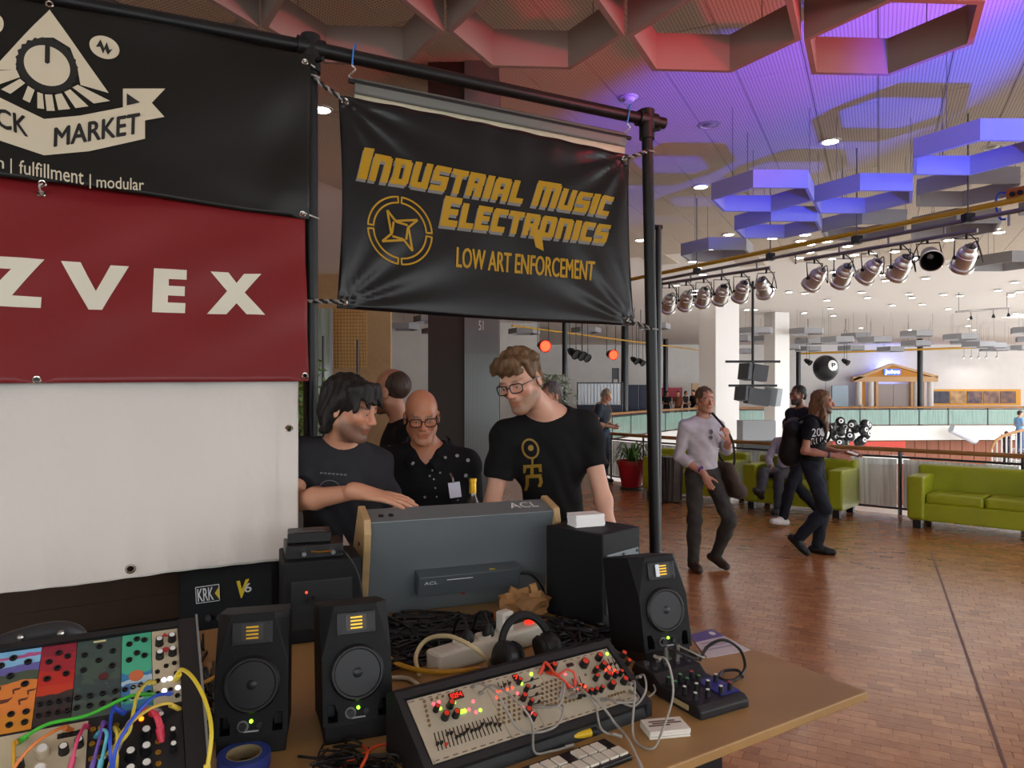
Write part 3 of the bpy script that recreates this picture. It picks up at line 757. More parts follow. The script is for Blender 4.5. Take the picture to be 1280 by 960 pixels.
# recessed lights
LAMPM = mat('lamp_glow', 'fff7ee', .4, emit=24)
def downlight(x, y, label, group, r=.07):
    t = thing('ceiling_light', label, 'light', (x, y, ZC-.012), 0, group)
    MB().lathe([(r*1.35, .0), (r*1.35, -.012), (r, -.012), (r, 0)], 18).build('rim', mat('light_rim', 'd8d0c8', .5), t)
    MB().cyl((0, 0, -.004), (0, 0, -.010), r, 18).build('diffuser', LAMPM, t)
def onceil(px, py): return P(px, py, (ZC-HC)*F/(HOR-py))
for px, py, lb in ((1038, 175, 'round recessed downlight glowing in the blue-lit ceiling by the hexagon cluster'), (876, 232, 'round recessed downlight left of the blue hexagon cluster'), (402, 135, 'bright recessed downlight seen between the banner post and the black banner')):
    c = onceil(px, py); downlight(c.x, c.y, lb, None, .085)
for i in range(85):
    px = rr.uniform(800, 1290); py = rr.uniform(285, 415); c = onceil(px, py)
    if c.x > 39 or c.y > 40 or (px < 1000 and py > 395): continue
    downlight(c.x, c.y, 'small recessed downlight in the far ceiling over the atrium', 'recessed downlights over the atrium', .085)
for i in range(14):
    px = rr.uniform(400, 530); py = rr.uniform(335, 400); c = onceil(px, py)
    if c.y < 16.5: downlight(c.x, c.y, 'recessed downlight in the ceiling of the inner hall by the tan wall', 'recessed downlights by the tan wall', .07)
# smoke detectors and a round vent
for px, py in ((786, 120), (812, 150)):
    c = onceil(px, py); t = thing('smoke_detector', 'white domed smoke detector on the perforated ceiling above the banner rail', 'detector', (c.x, c.y, ZC), 0, 'detectors above the banner rail')
    MB().lathe([(.085, 0), (.085, -.018), (.06, -.028), (.045, -.055), (.0, -.06)], 20).build('dome', mat('detector_white', 'c9c2bc', .5), t, smooth=True); MB().lathe([(.1, .0), (.1, -.006), (.085, -.008)], 20).build('base', mat('detector_white', 'c9c2bc'), t)
for px, py, lb in ((886, 155, 'round ceiling vent with a curved inner bowl in the blue light'), (1241, 183, 'round ceiling vent behind the high blue hexagon')):
    c = onceil(px, py); t = thing('ceiling_vent', lb, 'vent', (c.x, c.y, ZC)); M_ = mat('vent_metal', '9a948f', .35, .6)
    MB().lathe([(.12, 0), (.12, -.012), (.09, -.014), (.085, .0)], 24).build('rim', M_, t, smooth=True); MB().lathe([(.07, -.004), (.05, -.02), (.0, -.03)], 20).build('bowl', M_, t, smooth=True)
# white columns of the atrium
def column(px0, px1, Y, label, rot, z0=-4.25):
    w = (px1-px0)/F*Y; x = ((px0+px1)/2-640)/F*Y; t = thing('white_column', label, 'column', (x, Y+w/2, z0), rot)
    MB().box((0, 0, (ZC-z0)/2), (w*.86, w*.86, ZC-z0+.02)).build('shaft', mat('white_column_paint', 'e2dedb', .6), t); MB().box((0, 0, .15), (w*.92, w*.92, .3)).build('plinth', mat('column_plinth', 'b9b3ae', .6), t)
column(884, 925, 20, 'broad square white column in the atrium beside the hanging loudspeakers', .35)
column(963, 988, 25, 'slim square white column in the atrium behind the hanging loudspeakers', .3)
# dark column with a corrugated steel side behind the stall
t = thing('clad_column', 'square column behind the stall, dark brown on one side and corrugated steel on the other', 'column', (-.41, 6.25, 0), 0)
cx0, cx1 = (533-580)/F*5.95, (628-580)/F*5.95
MB().box((0, 0, ZC/2), (.60, .46, ZC)).build('core', mat('column_brown', '2a211b', .6, var=.1), t)
a_ = .10
MB().box((.155, -.245, 2.75), (.29, .03, 3.5)).build('upper_sheet', mat('grey_sheet', '6e7272', .45, .4, var=.06, nscale=5), t)
for i in range(17):
    MB().bar((.018+i*.0172, -.236, 0), (.018+i*.0172, -.236, 2.02), .010, .05).build('steel_rib', mat('corrugated_steel', '7d8280', .35, .7), t)
MB().box((.155, -.228, 1.0), (.29, .02, 2.02)).build('rib_backing', mat('corrugated_steel', '7d8280'), t)
MB().box((0, 0, 3.92), (.72, .60, .03)).build('capital_board', mat('column_brown', '2a211b'), t)
letters('51', [(.13, -.262, 2.30), (.17, -.262, 2.30), (.17, -.262, 2.22), (.13, -.262, 2.22)], 'number', mat('white_print', 'd8d8d8', .6), t)
# left back: glass front, yellow grid panel, plants
t = thing('yellow_grid_panel', 'yellow perforated grid panel hung on the tan wall of the inner hall', 'panel', (0, 0, 0))
def Pq(px, py, Y): return P(px, py, Y)
c0, c1 = Pq(404, 386, 15), Pq(458, 460, 15)
mb = MB(); mb.box(((c0.x+c1.x)/2, 15.03, (c0.z+c1.z)/2), (c1.x-c0.x, .03, c0.z-c1.z)); mb.build('sheet', mat('yellow_sheet', 'd9b878', .6), t)
mb = MB()
for i in range(15): mb.box((c0.x+(c1.x-c0.x)*i/14, 15.0, (c0.z+c1.z)/2), (.012, .02, c0.z-c1.z))
for i in range(18): mb.box(((c0.x+c1.x)/2, 15.0, c1.z+(c0.z-c1.z)*i/17), (c1.x-c0.x, .02, .012))
mb.build('grid', mat('yellow_grid', 'a8854a', .6), t)
for px, hh in ((404, 420), (447, 425)):
    q = P(px, 560, 13); MB().cyl((q.x, 13, 0), (q.x, 13, P(px, hh, 13).z), .022, 10).build('stand_pole', mat('dark_steel', '3c3d40', .4, .6), t)
t = thing('glass_front', 'pale green glazed front with steel bars beside the tan wall', 'glazing', (0, 0, 0))
for i in range(3):
    x0 = P(392+i*11, 490, 14.5).x
    MB().box((x0, 14.5, 1.7), (.05, .06, 3.4)).build('bar', mat('steel_bar', '8d979b', .4, .5), t)
    if i < 2: MB().box((x0+.09, 14.5, 1.7), (.13, .02, 3.4)).build('pane', mat('green_glass', 'bfe0d0', .1, trans=.6), t)
# ------------------------------------------------------------------ hall furniture and fittings
WOODR = mat('handrail_wood', '9a6a38', .4, var=.15, nscale=6, coat=.2)
STEELD = mat('dark_steel', '3c3d40', .4, .6)
def rail_glass(name, hexc, al):
    m = bpy.data.materials.new(name); m.use_nodes = True; nt = m.node_tree; b = nt.nodes['Principled BSDF']
    tc = nt.nodes.new('ShaderNodeTexCoord'); mp = nt.nodes.new('ShaderNodeMapping'); mp.inputs['Scale'].default_value = (18, 18, .6)
    n = nt.nodes.new('ShaderNodeTexNoise'); n.inputs['Scale'].default_value = 1.6; n.inputs['Detail'].default_value = 4
    nt.links.new(tc.outputs['Object'], mp.inputs[0]); nt.links.new(mp.outputs[0], n.inputs['Vector'])
    r = nt.nodes.new('ShaderNodeValToRGB'); nt.links.new(n.outputs[0], r.inputs[0]); c = lin(hexc)
    r.color_ramp.elements[0].color = (*[x*.65 for x in c], 1); r.color_ramp.elements[1].color = (*c, 1); r.color_ramp.elements[0].position = .35; r.color_ramp.elements[1].position = .6
    nt.links.new(r.outputs[0], b.inputs['Base Color']); b.inputs['Alpha'].default_value = al; b.inputs['Roughness'].default_value = .12
    return m
def resample(pts, step):
    out = []; acc = 0
    for (x0, y0), (x1, y1) in zip(pts[:-1], pts[1:]):
        a = Vector((x0, y0, 0)); b = Vector((x1, y1, 0)); L = (b-a).length; n = max(1, round(L/step))
        for k in range(n): out.append(a.lerp(b, k/n))
    out.append(Vector((*pts[-1], 0))); return out
rl = thing('railing', 'dark steel railing with a round wooden handrail along the edge behind the green sofas', 'railing')
pts = resample(NEAR[1:]+FAR[:2], 1.55); IN = Vector((-.665, -.747, 0))*.06
up = lambda z: Vector((0, 0, z))
MB().tube([p+IN+up(.90) for p in pts], .032, 10).build('handrail', WOODR, rl, smooth=True)
MB().tube([p+IN+up(.80) for p in pts], .016, 8).build('rail', STEELD, rl, smooth=True)
MB().tube([p+IN+up(.09) for p in pts], .016, 8).build('rail', STEELD, rl, smooth=True)
G_NEAR = rail_glass('streaky_glass', 'eef5f0', .72); G_FAR = rail_glass('green_glass_panel', '86a698', .8)
for p, q in zip(pts[:-1], pts[1:]):
    MB().bar(p+IN, p+IN+up(.88), .03, .05).build('post', STEELD, rl)
    a = p+IN+(q-p).normalized()*.04; b = q+IN-(q-p).normalized()*.04
    MB().bar(a+up(.44), b+up(.44), .66, .012, (q-p).cross(up(1))).build('pane', G_NEAR, rl)
fb = thing('balustrade', 'wooden handrail over pale green glass panels round the far gallery of the atrium', 'balustrade')
pts = resample(FAR[1:], 1.8)
MB().tube([p+up(.92) for p in pts], .05, 8).build('handrail', WOODR, fb, smooth=True)
MB().tube([p+up(.83) for p in pts], .025, 6).build('rail', STEELD, fb, smooth=True)
for p, q in zip(pts[:-1], pts[1:]):
    MB().bar(p+up(0), p+up(.90), .05, .06).build('post', STEELD, fb)
    MB().bar(p+up(.42), q+up(.42), .74, .014, (q-p).cross(up(1))).build('glass_panel', G_FAR, fb)
# sofas
LEA = mat('lime_leather', '9ba41c', .38, var=.08, nscale=4, bump=.08, bscale=90, coat=.1)
def sofa(root_xy, W, label, rz=-.728):
    D = .80; t = thing('sofa', label, 'sofa', (*root_xy, 0), rz, None)
    MB().box((0, .02, .21), (W-.02, D-.06, .22)).build('base', LEA, t, bevel=.02)
    MB().box((0, D/2-.11, .46), (W, .22, .58)).build('backrest', LEA, t, bevel=.04, seg=3)
    for s in (-1, 1): MB().box((s*(W/2-.095), 0, .385), (.19, D, .53)).build('armrest', LEA, t, bevel=.03, seg=3)
    w = (W-.38)/2
    for s in (-1, 1): MB().box((s*w/2, -.07, .375), (w-.008, D-.26, .13)).build('seat_cushion', LEA, t, bevel=.04, seg=3)
    for sx in (-1, 1):
        for sy in (-1, 1): MB().box((sx*(W/2-.10), sy*(D/2-.10), .05), (.09, .09, .10)).build('foot', mat('black_foot', '17130f', .5), t)
    return t
sofa((5.815, 8.68), 1.62, 'lime green leather two-seat sofa with nobody sitting on it')
sofa((4.15, 10.24), 1.38, 'lime green leather sofa with a man sitting on it')
sofa((2.95, 11.42), 1.5, 'lime green leather sofa behind the walking man in the white shirt')
# dark slatted bin
c = T(839, 628, 0); t = thing('bin', 'dark slatted litter bin beside the black stall post', 'bin', (c.x, c.y+.1, 0), .3)
MB().lathe([(.16, .02), (.20, .70)], 4).build('liner', mat('bin_liner', '2b2724', .6), t)
for f in range(4):
    Rf = Matrix.Rotation(PI/2*f+PI/4, 3, 'Z')
    for i in range(5):
        mb = MB(); x = -.13+i*.065; mb.bar(Rf @ Vector((x*.8, -.14, .02)), Rf @ Vector((x, -.165, .70)), .052, .016); mb.build('slat', mat('bin_slat', '4a423c', .6, var=.2, nscale=12), t)
# red plant pot with a spider plant
c = (2.10, 12.5); t = thing('potted_plant', 'green leafy plant in a big red tapered pot by the railing', 'plant', (*c, 0))
MB().lathe([(.17, .04), (.25, .44), (.265, .44), (.265, .50), (.235, .50), (.22, .42), (.0, .40)], 24).build('pot', mat('red_pot', 'a81522', .4), t, smooth=True)
MB().cyl((0, 0, 0), (0, 0, .04), .2, 20).build('saucer', mat('black_foot', '17130f'), t)
rr = random.Random(11); LEAF = mat('plant_leaf', '3f6a24', .5, var=.35, nscale=7)
for i in range(46):
    a = rr.uniform(0, 2*PI); L = rr.uniform(.3, .46); w = rr.uniform(.014, .024); h = rr.uniform(.2, .48); mb = MB(); vs = []; fs = []
    for k in range(6):
        u = k/5; rad = L*u; z = .42+h*math.sin(min(1, u*1.25)*PI*.62)-.25*u*u*u; ww = w*(1-u**3)+.002
        ce = Vector((rad*math.cos(a), rad*math.sin(a), z)); sd = Vector((-math.sin(a), math.cos(a), 0))*ww
        vs += [ce-sd, ce+Vector((0, 0, -.006)), ce+sd]
    for k in range(5):
        b = k*3; fs += [(b, b+1, b+4, b+3), (b+1, b+2, b+5, b+4)]
    mb.add(vs, fs); mb.build('leaf', LEAF, t, smooth='all', fixn=False)
def bush(name, label, x, y, z0, z1, r, n, m, seed, trunk=True):
    t = thing(name, label, 'plant', (x, y, 0)); rr = random.Random(seed)
    if z0 > .05 or trunk: MB().tube([(0, 0, 0), (.02, 0, (z0+z1)/4), (-.02, .02, (z0+z1)/2)], .03, 8, r2=.012).build('stem', mat('bark', '4a3a2a', .8), t, smooth=True)
    MB().lathe([(.18, 0), (.22, .35), (.2, .35), (.19, .3), (0, .3)], 18).build('pot', mat('grey_pot', '55534f', .6), t)
    mb = MB()
    for i in range(n):
        p = Vector((rr.gauss(0, r*.45), rr.gauss(0, r*.45), rr.uniform(z0, z1))); d = Vector((rr.gauss(0, 1), rr.gauss(0, 1), rr.gauss(0, .7))).normalized(); s = d.orthogonal().normalized()*.022; L = rr.uniform(.07, .13)
        mb.add([p, p+d*L*.5+s, p+d*L, p+d*L*.5-s], [(0, 1, 2, 3)])
    tag(mb.build('foliage', m, t, fixn=False), kind='stuff')
bush('potted_tree', 'loose pale leaved tree behind the man in the gold-print shirt', .72, 12.5, 1.45, 2.0, .30, 420, mat('pale_leaf', '7f8a72', .5, var=.3), 3)
q = P(380, 500, 9); bush('climbing_plant', 'dense green plant by the glass front beyond the left stall post', q.x-.05, 9, .4, 2.2, .25, 900, mat('fresh_leaf', '5b7a35', .5, var=.35), 4)
# lamp bar with stage cans
tr = thing('lamp_truss', 'suspended double steel pipe carrying twelve stage cans, with a yellow pipe above', 'truss')
PIPE = mat('grey_pipe', '8a8585', .35, .8); YEL = mat('yellow_pipe', 'b98a1e', .45)
def at(px, py, z): return T(px, py, z)
A, B_ = at(1300, 258, 3.42), at(819, 351, 3.42); MB().cyl(A, B_, .024, 10).build('pipe', PIPE, tr, smooth=True)
A2, B2 = at(1300, 244, 3.56), at(790, 349, 3.56); MB().cyl(A2, B2, .03, 10).build('yellow_pipe', YEL, tr, smooth=True)
barR = (at(1222, 288, 3.30), at(1006, 324.5, 3.30)); barL = (at(963, 334.5, 3.30), at(824, 355.5, 3.30))
for a, b in (barR, barL): MB().cyl(a, b, .022, 10).build('lamp_bar', PIPE, tr, smooth=True)
for k in range(9):
    p = A.lerp(B_, .05+k*.115); MB().cyl(p, (p.x, p.y, 3.29), .012, 6).build('link', PIPE, tr)
for px, py in ((871, 330), (963, 312), (1071, 296), (1210, 270)):
    p = onplane(px, py, A, Vector(((A-B_).y, -(A-B_).x, 0)).normalized()); MB().cyl((p.x, p.y, 3.40), (p.x, p.y, ZC), .008, 6).build('hanger_rod', mat('wire', '6a6664'), tr)
    MB().box((p.x, p.y, 3.44), (.09, .09, .09)).build('clamp', mat('black_metal', '1b1b1c', .45, .3), tr)
CHROME = mat('polished_can', 'e4e2df', .34, .85, var=.05, nscale=5, spec=.8)
def stage_can(p, top, d, label, group, M_=CHROME, s=1., lit=None, cable_=True):
    d = Vector(d).normalized(); t = thing('stage_can', label, 'stage light', p, 0, group)
    a = -d*.17*s
    prof = [(.0, .012), (.052, .012), (.058, .0), (.066, .01), (.068, .05), (.092, .075), (.10, .10), (.098, .115), (.104, .12), (.106, .27), (.125, .275), (.128, .315), (.118, .318), (.112, .29), (0., .285)]
    if lit == 'open': prof = prof[:-1]
    MB().lathe([(r*s, h*s) for r, h in prof[1:]], 22, a, d, cap=lit != 'open').build('can', M_, t, smooth=True)
    MB().lathe([(.054*s, .012*s), (.05*s, .03*s), (0, .03*s)], 18, a, d).build('rear_vent', mat('black_metal', '1b1b1c'), t)
    if lit == 'open': MB().lathe([(.117*s, .319*s), (.108*s, .318*s), (.098*s, .17*s), (.05*s, .11*s), (0, .10*s)], 22, a, d, cap=False).build('inside', mat('black_metal', '1b1b1c'), t, smooth=True); MB().ball(a+d*.16*s, .035*s, 10, 8).build('bulb', mat('bulb_glass', '8a8a8c', .15), t, smooth='all')
    elif lit: MB().cyl(a+d*.30*s, a+d*.31*s, .105*s, 20).build('lens', lit, t)
    q = Vector((top[0], top[1], top[2]))-Vector(p)
    sd = d.cross(Vector((0, 0, 1)))
    sd = sd.normalized() if sd.length > .05 else Vector((1, 0, 0)); w = .118*s
    MB().tube([sd*w-d*.0, sd*w+q*.75, -sd*w+q*.75, -sd*w], .008*s, 6).build('yoke', mat('black_metal', '1b1b1c'), t)
    MB().cyl(q*.72, q*1.02, .014*s, 8).build('hook_clamp', mat('black_metal', '1b1b1c'), t)
    for x in (-1, 1): MB().cyl(sd*w*x*.85, sd*w*x*1.1, .02*s, 8).build('tilt_knob', mat('black_metal', '1b1b1c'), t)
    if cable_: MB().tube(spline([-d*.16*s, -d*.18*s+Vector((.05, 0, .03)), sd*.16+Vector((0, 0, -.05)), sd*.1+q*.6, q], 6), .006, 5).build('lead', mat('black_rubber', '17171a', .6), t, smooth=True)
def can_row(bar, pxs, labels):
    n = Vector(((bar[0]-bar[1]).y, -(bar[0]-bar[1]).x, 0)).normalized()
    for (px, py, dx, dy), lb in zip(pxs, labels):
        p = onplane(px, py, bar[0]-n*.0, n); t_ = onplane(px+dx*6, py-24, bar[0], n)
        stage_can(p, (t_.x, t_.y, 3.30), (dx, dy, -1), lb, 'stage cans on the lamp bar', CHROME, .9, 'open' if dy < 0 else None)
can_row(barL, [(836, 379, .12, 1.3), (857.5, 375.5, .05, 1.3), (879, 371, .15, 1.3), (902, 368, .0, 1.3), (927, 364, .02, 1.2), (954, 359, .8, 1.3)],
        ['polished stage can at the far end of the lamp bar', 'second polished stage can from the far end of the lamp bar', 'tilted polished stage can, third from the far end of the lamp bar', 'polished stage can, fourth from the far end of the lamp bar', 'upright polished stage can, fifth from the far end of the lamp bar', 'strongly tilted polished stage can next to the gap between the two lamp bars'])
can_row(barR, [(1019.5, 348, -.3, 1.4), (1054, 344, .1, 1.5), (1088, 338, -.35, 1.4), (1126, 334, 0, 1.4), (1163, 321, -.75, -1.7), (1207, 322, .25, 1.3)],
        ['polished stage can on the near lamp bar beside the gap', 'polished stage can on the near lamp bar leaning against its neighbour', 'slanting polished stage can in the middle of the near lamp bar', 'upright polished stage can, third from the end box of the near bar', 'stage can whose dark pink-rimmed opening faces the room', 'upright polished stage can closest to the orange batten'])
# orange batten with a blue lead at the end of the bar
t = thing('batten', 'orange wooden batten with black sockets and a blue lead at the lamp bar end', 'batten', at(1300, 238, 3.70), 0)
dn = (A-B_).normalized()
MB().bar(-dn*.28, dn*.25, .10, .14).build('board', mat('orange_wood', 'b0622a', .5, var=.1), t)
for k in range(5): MB().cyl(-dn*(.22-k*.07)+Vector((-.06, -.05, 0)), -dn*(.22-k*.07)+Vector((-.075, -.062, 0)), .026, 12).build('socket', mat('black_metal', '1b1b1c'), t)
MB().tube(spline([-dn*.26+up(.02), -dn*.36+up(.06), -dn*.40+up(-.04), -dn*.36+up(-.2), -dn*.3+up(-.22)], 8), .011, 8).build('blue_lead', mat('blue_cable', '1a3fd0', .4), t, smooth=True)
MB().cyl((0, 0, .05), (0, 0, ZC-3.69), .01, 6).build('hanger_rod', mat('wire', '6a6664'), t)
# far: hanging loudspeaker cluster
BLK = mat('black_metal', '1b1b1c'); Yc = 18.
t = thing('loudspeaker_cluster', 'black loudspeakers hung from a ceiling pole in front of the white columns', 'loudspeaker', (0, 0, 0))
p = P(941, 455, Yc); MB().cyl((p.x, Yc, 1.75), (p.x, Yc, ZC), .035, 8).build('pole', BLK, t)
for py, w in ((452, 34), (482, 30)): q = P(941, py, Yc); MB().bar((q.x-w/F*Yc, Yc, q.z), (q.x+w/F*Yc, Yc, q.z), .06, .06).build('crossbar', BLK, t)
for px, py, w, h, rz in ((934, 465, 13, 20, .5), (948, 466, 18, 20, 0), (929, 492, 12, 18, .6), (946, 496, 26, 20, 0), (966, 496, 16, 22, -.7)):
    q = P(px, py, Yc); MB().box(q, (w/F*Yc, .35, h/F*Yc), Matrix.Rotation(rz, 3, 'Z') @ Matrix.Rotation(.15, 3, 'Y')).build('cabinet', mat('speaker_grey', '3b3d42', .6) if px != 966 else mat('speaker_side', '7b8288', .6), t)
t = thing('projection_box', 'grey box with a black lower half standing under the hanging loudspeakers', 'box', (P(945, 540, 18.6).x, 18.6, -4.25))
MB().box((0, 0, 4.95), (.85, .5, .52)).build('body', mat('box_grey', '8a8c90', .6), t); MB().box((0, 0, 4.5), (.87, .52, .4)).build('lower_half', BLK, t); MB().cyl((0, 0, 0), (0, 0, 4.4), .06, 8).build('stand', BLK, t)
# balloons
def balloon_mesh(r): return MB().lathe([(max(1e-6, r*math.sin(PI*k/14)*(1-.10*(1-math.cos(PI*k/14))/2*0)), -r*math.cos(PI*k/14)*(1.18 if k < 7 else 1.0)) for k in range(15)], 18)
BAL = mat('black_balloon', '131418', .3); DISC = mat('white_disc', 'dcdcdc', .6)
bc = P(1032, 459, 27); t = thing('balloon', 'large single black balloon with a white disc bearing a letter P', 'balloon', bc)
balloon_mesh(.46).build('skin', BAL, t, smooth='all'); MB().cyl((0, 0, -.54), (0, 0, -6.7), .008, 5).build('tether', mat('wire', '6a6664'), t)
def cap_disc(r, d, a, m, nm, par, lift=.004):
    d = Vector(d).normalized(); x = d.orthogonal().normalized(); y = d.cross(x); R = r+lift; mb = MB(); vs = [d*R]; fs = []
    for j in range(1, 5):
        th = a*j/4
        for i in range(16): ph = 2*PI*i/16; vs.append(d*(R*math.cos(th))+x*(R*math.sin(th)*math.cos(ph))+y*(R*math.sin(th)*math.sin(ph)))
    fs += [(0, 1+i, 1+(i+1) % 16) for i in range(16)]
    for j in range(3):
        for i in range(16): b = 1+j*16; fs.append((b+i, b+16+i, b+16+(i+1) % 16, b+(i+1) % 16))
    mb.add(vs, fs); return mb.build(nm, m, par, smooth='all')
cap_disc(.46, (.25, -1, .12), .46, DISC, 'disc', t)
letters('P', [(.02, -.462, .14), (.17, -.462, .14), (.17, -.462, -.02), (.02, -.462, -.02)], 'letter', BAL, t, offset=.03)
proto_b = thing('balloon', 'small black balloon with a white eye-like disc in the bunch over the handrail', 'balloon', (0, 0, 0), 0, 'bunch of small black balloons')
balloon_mesh(.17).build('skin', BAL, proto_b, smooth='all'); cap_disc(.17, (0, -1, .05), .5, DISC, 'disc', proto_b); cap_disc(.172, (0, -1, .05), .24, BAL, 'pupil', proto_b, .006)
rr = random.Random(8); first = True; pl_ = []
for i in range(400):
    px, py = rr.uniform(1040, 1084), rr.uniform(526, 553)
    if ((px-1062)/25)**2+((py-539)/17)**2 > 1: continue
    c = P(px, py, 26.6+rr.uniform(-.45, .45))
    if any((c-o).length < .37 for o in pl_): continue
    pl_.append(c); b = proto_b if first else copy_tree(proto_b); first = False; b.location = c; b.rotation_euler = (rr.uniform(-.3, .3), rr.uniform(-.4, .4), rr.uniform(-1.1, 1.1))
    if len(pl_) > 25: break
# temple front on the far wall
t = thing('temple_front', 'mock temple front with white columns and an orange pediment with a blue neon sign', 'facade', (0, 42.0, 0)); Yt = 41.5
TIM = mat('pale_timber', 'd3a878', .6); ORG = mat('orange_board', 'c8841a', .55)
def X(px): return (px-640)/F*Yt
def Z(py): return HC-(py-HOR)/F*Yt
MB().prism([(X(1074), Z(472)), (X(1117), Z(456.5)), (X(1162), Z(470.5))], 0, .25, lambda a, b, c: (a, c-.3, b)).build('pediment', ORG, t)
for (a, b), (c, d) in ((((1068, 475), (1117, 455.5))), (((1117, 455.5), (1174, 471)))): MB().bar((X(a), -.2, Z(b)), (X(c), -.2, Z(d)), .14, .4, (0, 1, 0)).build('cornice', TIM, t)
MB().box(((X(1068)+X(1174))/2, -.2, Z(474)), (X(1174)-X(1068), .4, .3)).build('architrave', TIM, t)
for px in (1076, 1091, 1148, 1166): MB().cyl((X(px), -.25, 0), (X(px), -.25, Z(477)), .17, 16).build('column', mat('white_column_paint', 'e2dedb'), t, smooth=True)
for px in (1083, 1157): MB().box((X(px), -.1, Z(477)/2), (.24, .1, Z(477))).build('orange_strip', ORG, t)
for px in (1099, 1143): MB().box((X(px), -.15, Z(477)/2), (.14, .25, Z(477))).build('door_post', TIM, t)
for a, b in ((1101, 1121), (1121.4, 1141.4)): MB().box(((X(a)+X(b))/2, -.05, Z(480)/2), (X(b)-X(a), .1, Z(480))).build('door_leaf', mat('door_grey', 'a89c98', .6), t)
sg = MB(); sg.box((X(1116.5), -.36, Z(465)), (.95, .06, .36)); sg = sg.build('sign', mat('sign_backlight', '3f62d8', .5, emit=1.4), t)
letters('juice', [(X(1107.5), -.40, Z(462)), (X(1126), -.40, Z(462)), (X(1126), -.40, Z(468.5)), (X(1107.5), -.40, Z(468.5))], 'neon_letters', mat('neon_white', 'f2f6ff', .4, emit=4), sg, offset=.02)
# concealed blue lamp behind the pediment (its glow shows on the wall above)
lamp('pediment_glow', 'POINT', (X(1118), 42.22, 2.95), 110, (.15, .25, 1), shadow_soft_size=.12)
# five small wall lamps above the picture strip
for px in (1201, 1210, 1219.5, 1229, 1242):
    q = Vector((X(px), 41.2, Z(447))); t = thing('wall_lamp', 'small white lamp above the picture strip lighting the far wall', 'lamp', q, 0, 'small lamps above the picture strip')
    MB().lathe([(.03, .12), (.05, .10), (.10, -.05), (.09, -.05), (.04, .09)], 12).build('shade', mat('lamp_white', 'd8d4d0', .5), t, smooth=True); MB().cyl((0, 0, .1), (0, 0, ZC-q.z), .012, 6).build('stem', mat('wire', '6a6664'), t)
    MB().ball((0, 0, -.01), .045, 10, 8).build('bulb', LAMPM, t, smooth='all')
    lamp('wall_lamp_light', 'SPOT', q-up(.07), 16, (1, .95, .9), (X(px), 42.5, Z(490)), spot_size=1.7, spot_blend=.8, shadow_soft_size=.05)
# picture strip
t = thing('picture_strip', 'yellow framed strip of five dark pictures on the far wall', 'picture', (0, 42.45, 0))
x0, x1, z0, z1 = X(1176), X(1290), Z(507), Z(486.5)
MB().box(((x0+x1)/2, 0, (z0+z1)/2), (x1-x0, .08, z1-z0)).build('frame', mat('yellow_frame', 'd8971a', .5), t)
for i in range(5):
    a = x0+.12+i*.99; MB().box((a+.46, -.05, (z0+z1)/2), (.92, .04, z1-z0-.24)).build('picture', mat('picture_%d' % i, ['2b2a38', '8a6a4a', '3a3044', 'a07a58', '4a3a48'][i], .5, hex2=['4a4658', 'c9a070', '8a6a60', '5a4048', '8a6048'][i], nscale=3), t)
# far poles, pipes, small lamps
for px, py, Y, lb in ((706, 512, 18, 'black round pole in front of the white slatted booth'), (781, 512, 27.5, 'black round pole beside the navy booth panels'), (832, 512, 37.8, 'thin black pole behind the red banner of the far gallery'), (1150, 512, 37.6, 'black pole in front of the temple columns'), (998, 512, 37, 'black pole behind the slim white column')):
    r = {18: .07, 27.5: .14, 37.8: .13, 37.6: .14, 37: .12}[Y]
    o = MB().cyl(((px-640)/F*Y, Y, 0), ((px-640)/F*Y, Y, ZC), r, 12).build('black_pole', mat('pole_black', '16181d', .35), smooth=True); tag(o, lb, 'pole')
o = MB().cyl(P(1000, 442, 38), P(1290, 432, 36), .055, 8).build('yellow_service_pipe', YEL); tag(o, 'long yellow service pipe across the far atrium above the temple front', 'pipe')
for p in (P(1060, 440, 33.2), P(1200, 435, 31.2)): pass
o = MB().cyl(P(640, 407, 17.2), P(900, 441, 30.5), .022, 8).build('yellow_service_pipe', YEL); tag(o, 'long yellow service pipe over the far booths', 'pipe')
for px, py, Y, s, lb, lit in ((679, 432, 16, 1.1, 'small stage can glowing red in front of the hall wall', 1), (764, 443, 23.4, 1.35, 'small stage can glowing red over the navy booth panels', 1)):
    p = P(px, py, Y); stage_can(p, (p.x, p.y, ZC), (.3, -1, -.15), lb, None, mat('red_can', '8a1010', .4), s, mat('red_lens', 'ff2a10', .3, emit=9), cable_=False)
for px, py, Y in ((716, 441, 17), (724, 443, 17.4), (731, 445, 17.8), (793, 450, 24), (801, 452, 24.4), (1010, 452, 27.5), (1057, 452, 27.5)):
    p = P(px, py, Y); stage_can(p, (p.x, p.y, ZC), (.5, -.6, -.5), 'small black stage can hung high over the far booths and atrium', 'small black stage cans in the distance', BLK, .9, None, False)
# booths of the far gallery
def panel(name, label, cat, px0, px1, py0, py1, Y, m, th=.06, foot=True, group=None):
    a, b = P(px0, py0, Y), P(px1, py1, Y); t = thing(name, label, cat, ((a.x+b.x)/2, Y, 0), 0, group)
    MB().box((0, 0, (a.z+b.z)/2), (b.x-a.x, th, a.z-b.z)).build('board', m, t)
    for x in (-1, 1): MB().cyl((x*(b.x-a.x)/2, 0, 0), (x*(b.x-a.x)/2, 0, a.z), .03, 8).build('pole', STEELD, t)
    return t
NAVY = mat('navy_panel', '262b3d', .7)
panel('booth_panel', 'tall navy booth panel beside the black pole', 'panel', 786, 798, 481, 520, 29.5, NAVY)
panel('booth_panel', 'tall navy booth panel next to the red banner', 'panel', 799.5, 812, 481, 520, 29.8, NAVY)
panel('booth_panel', 'low navy booth panel under the white slats', 'panel', 722, 778, 506, 535, 27.0, NAVY)
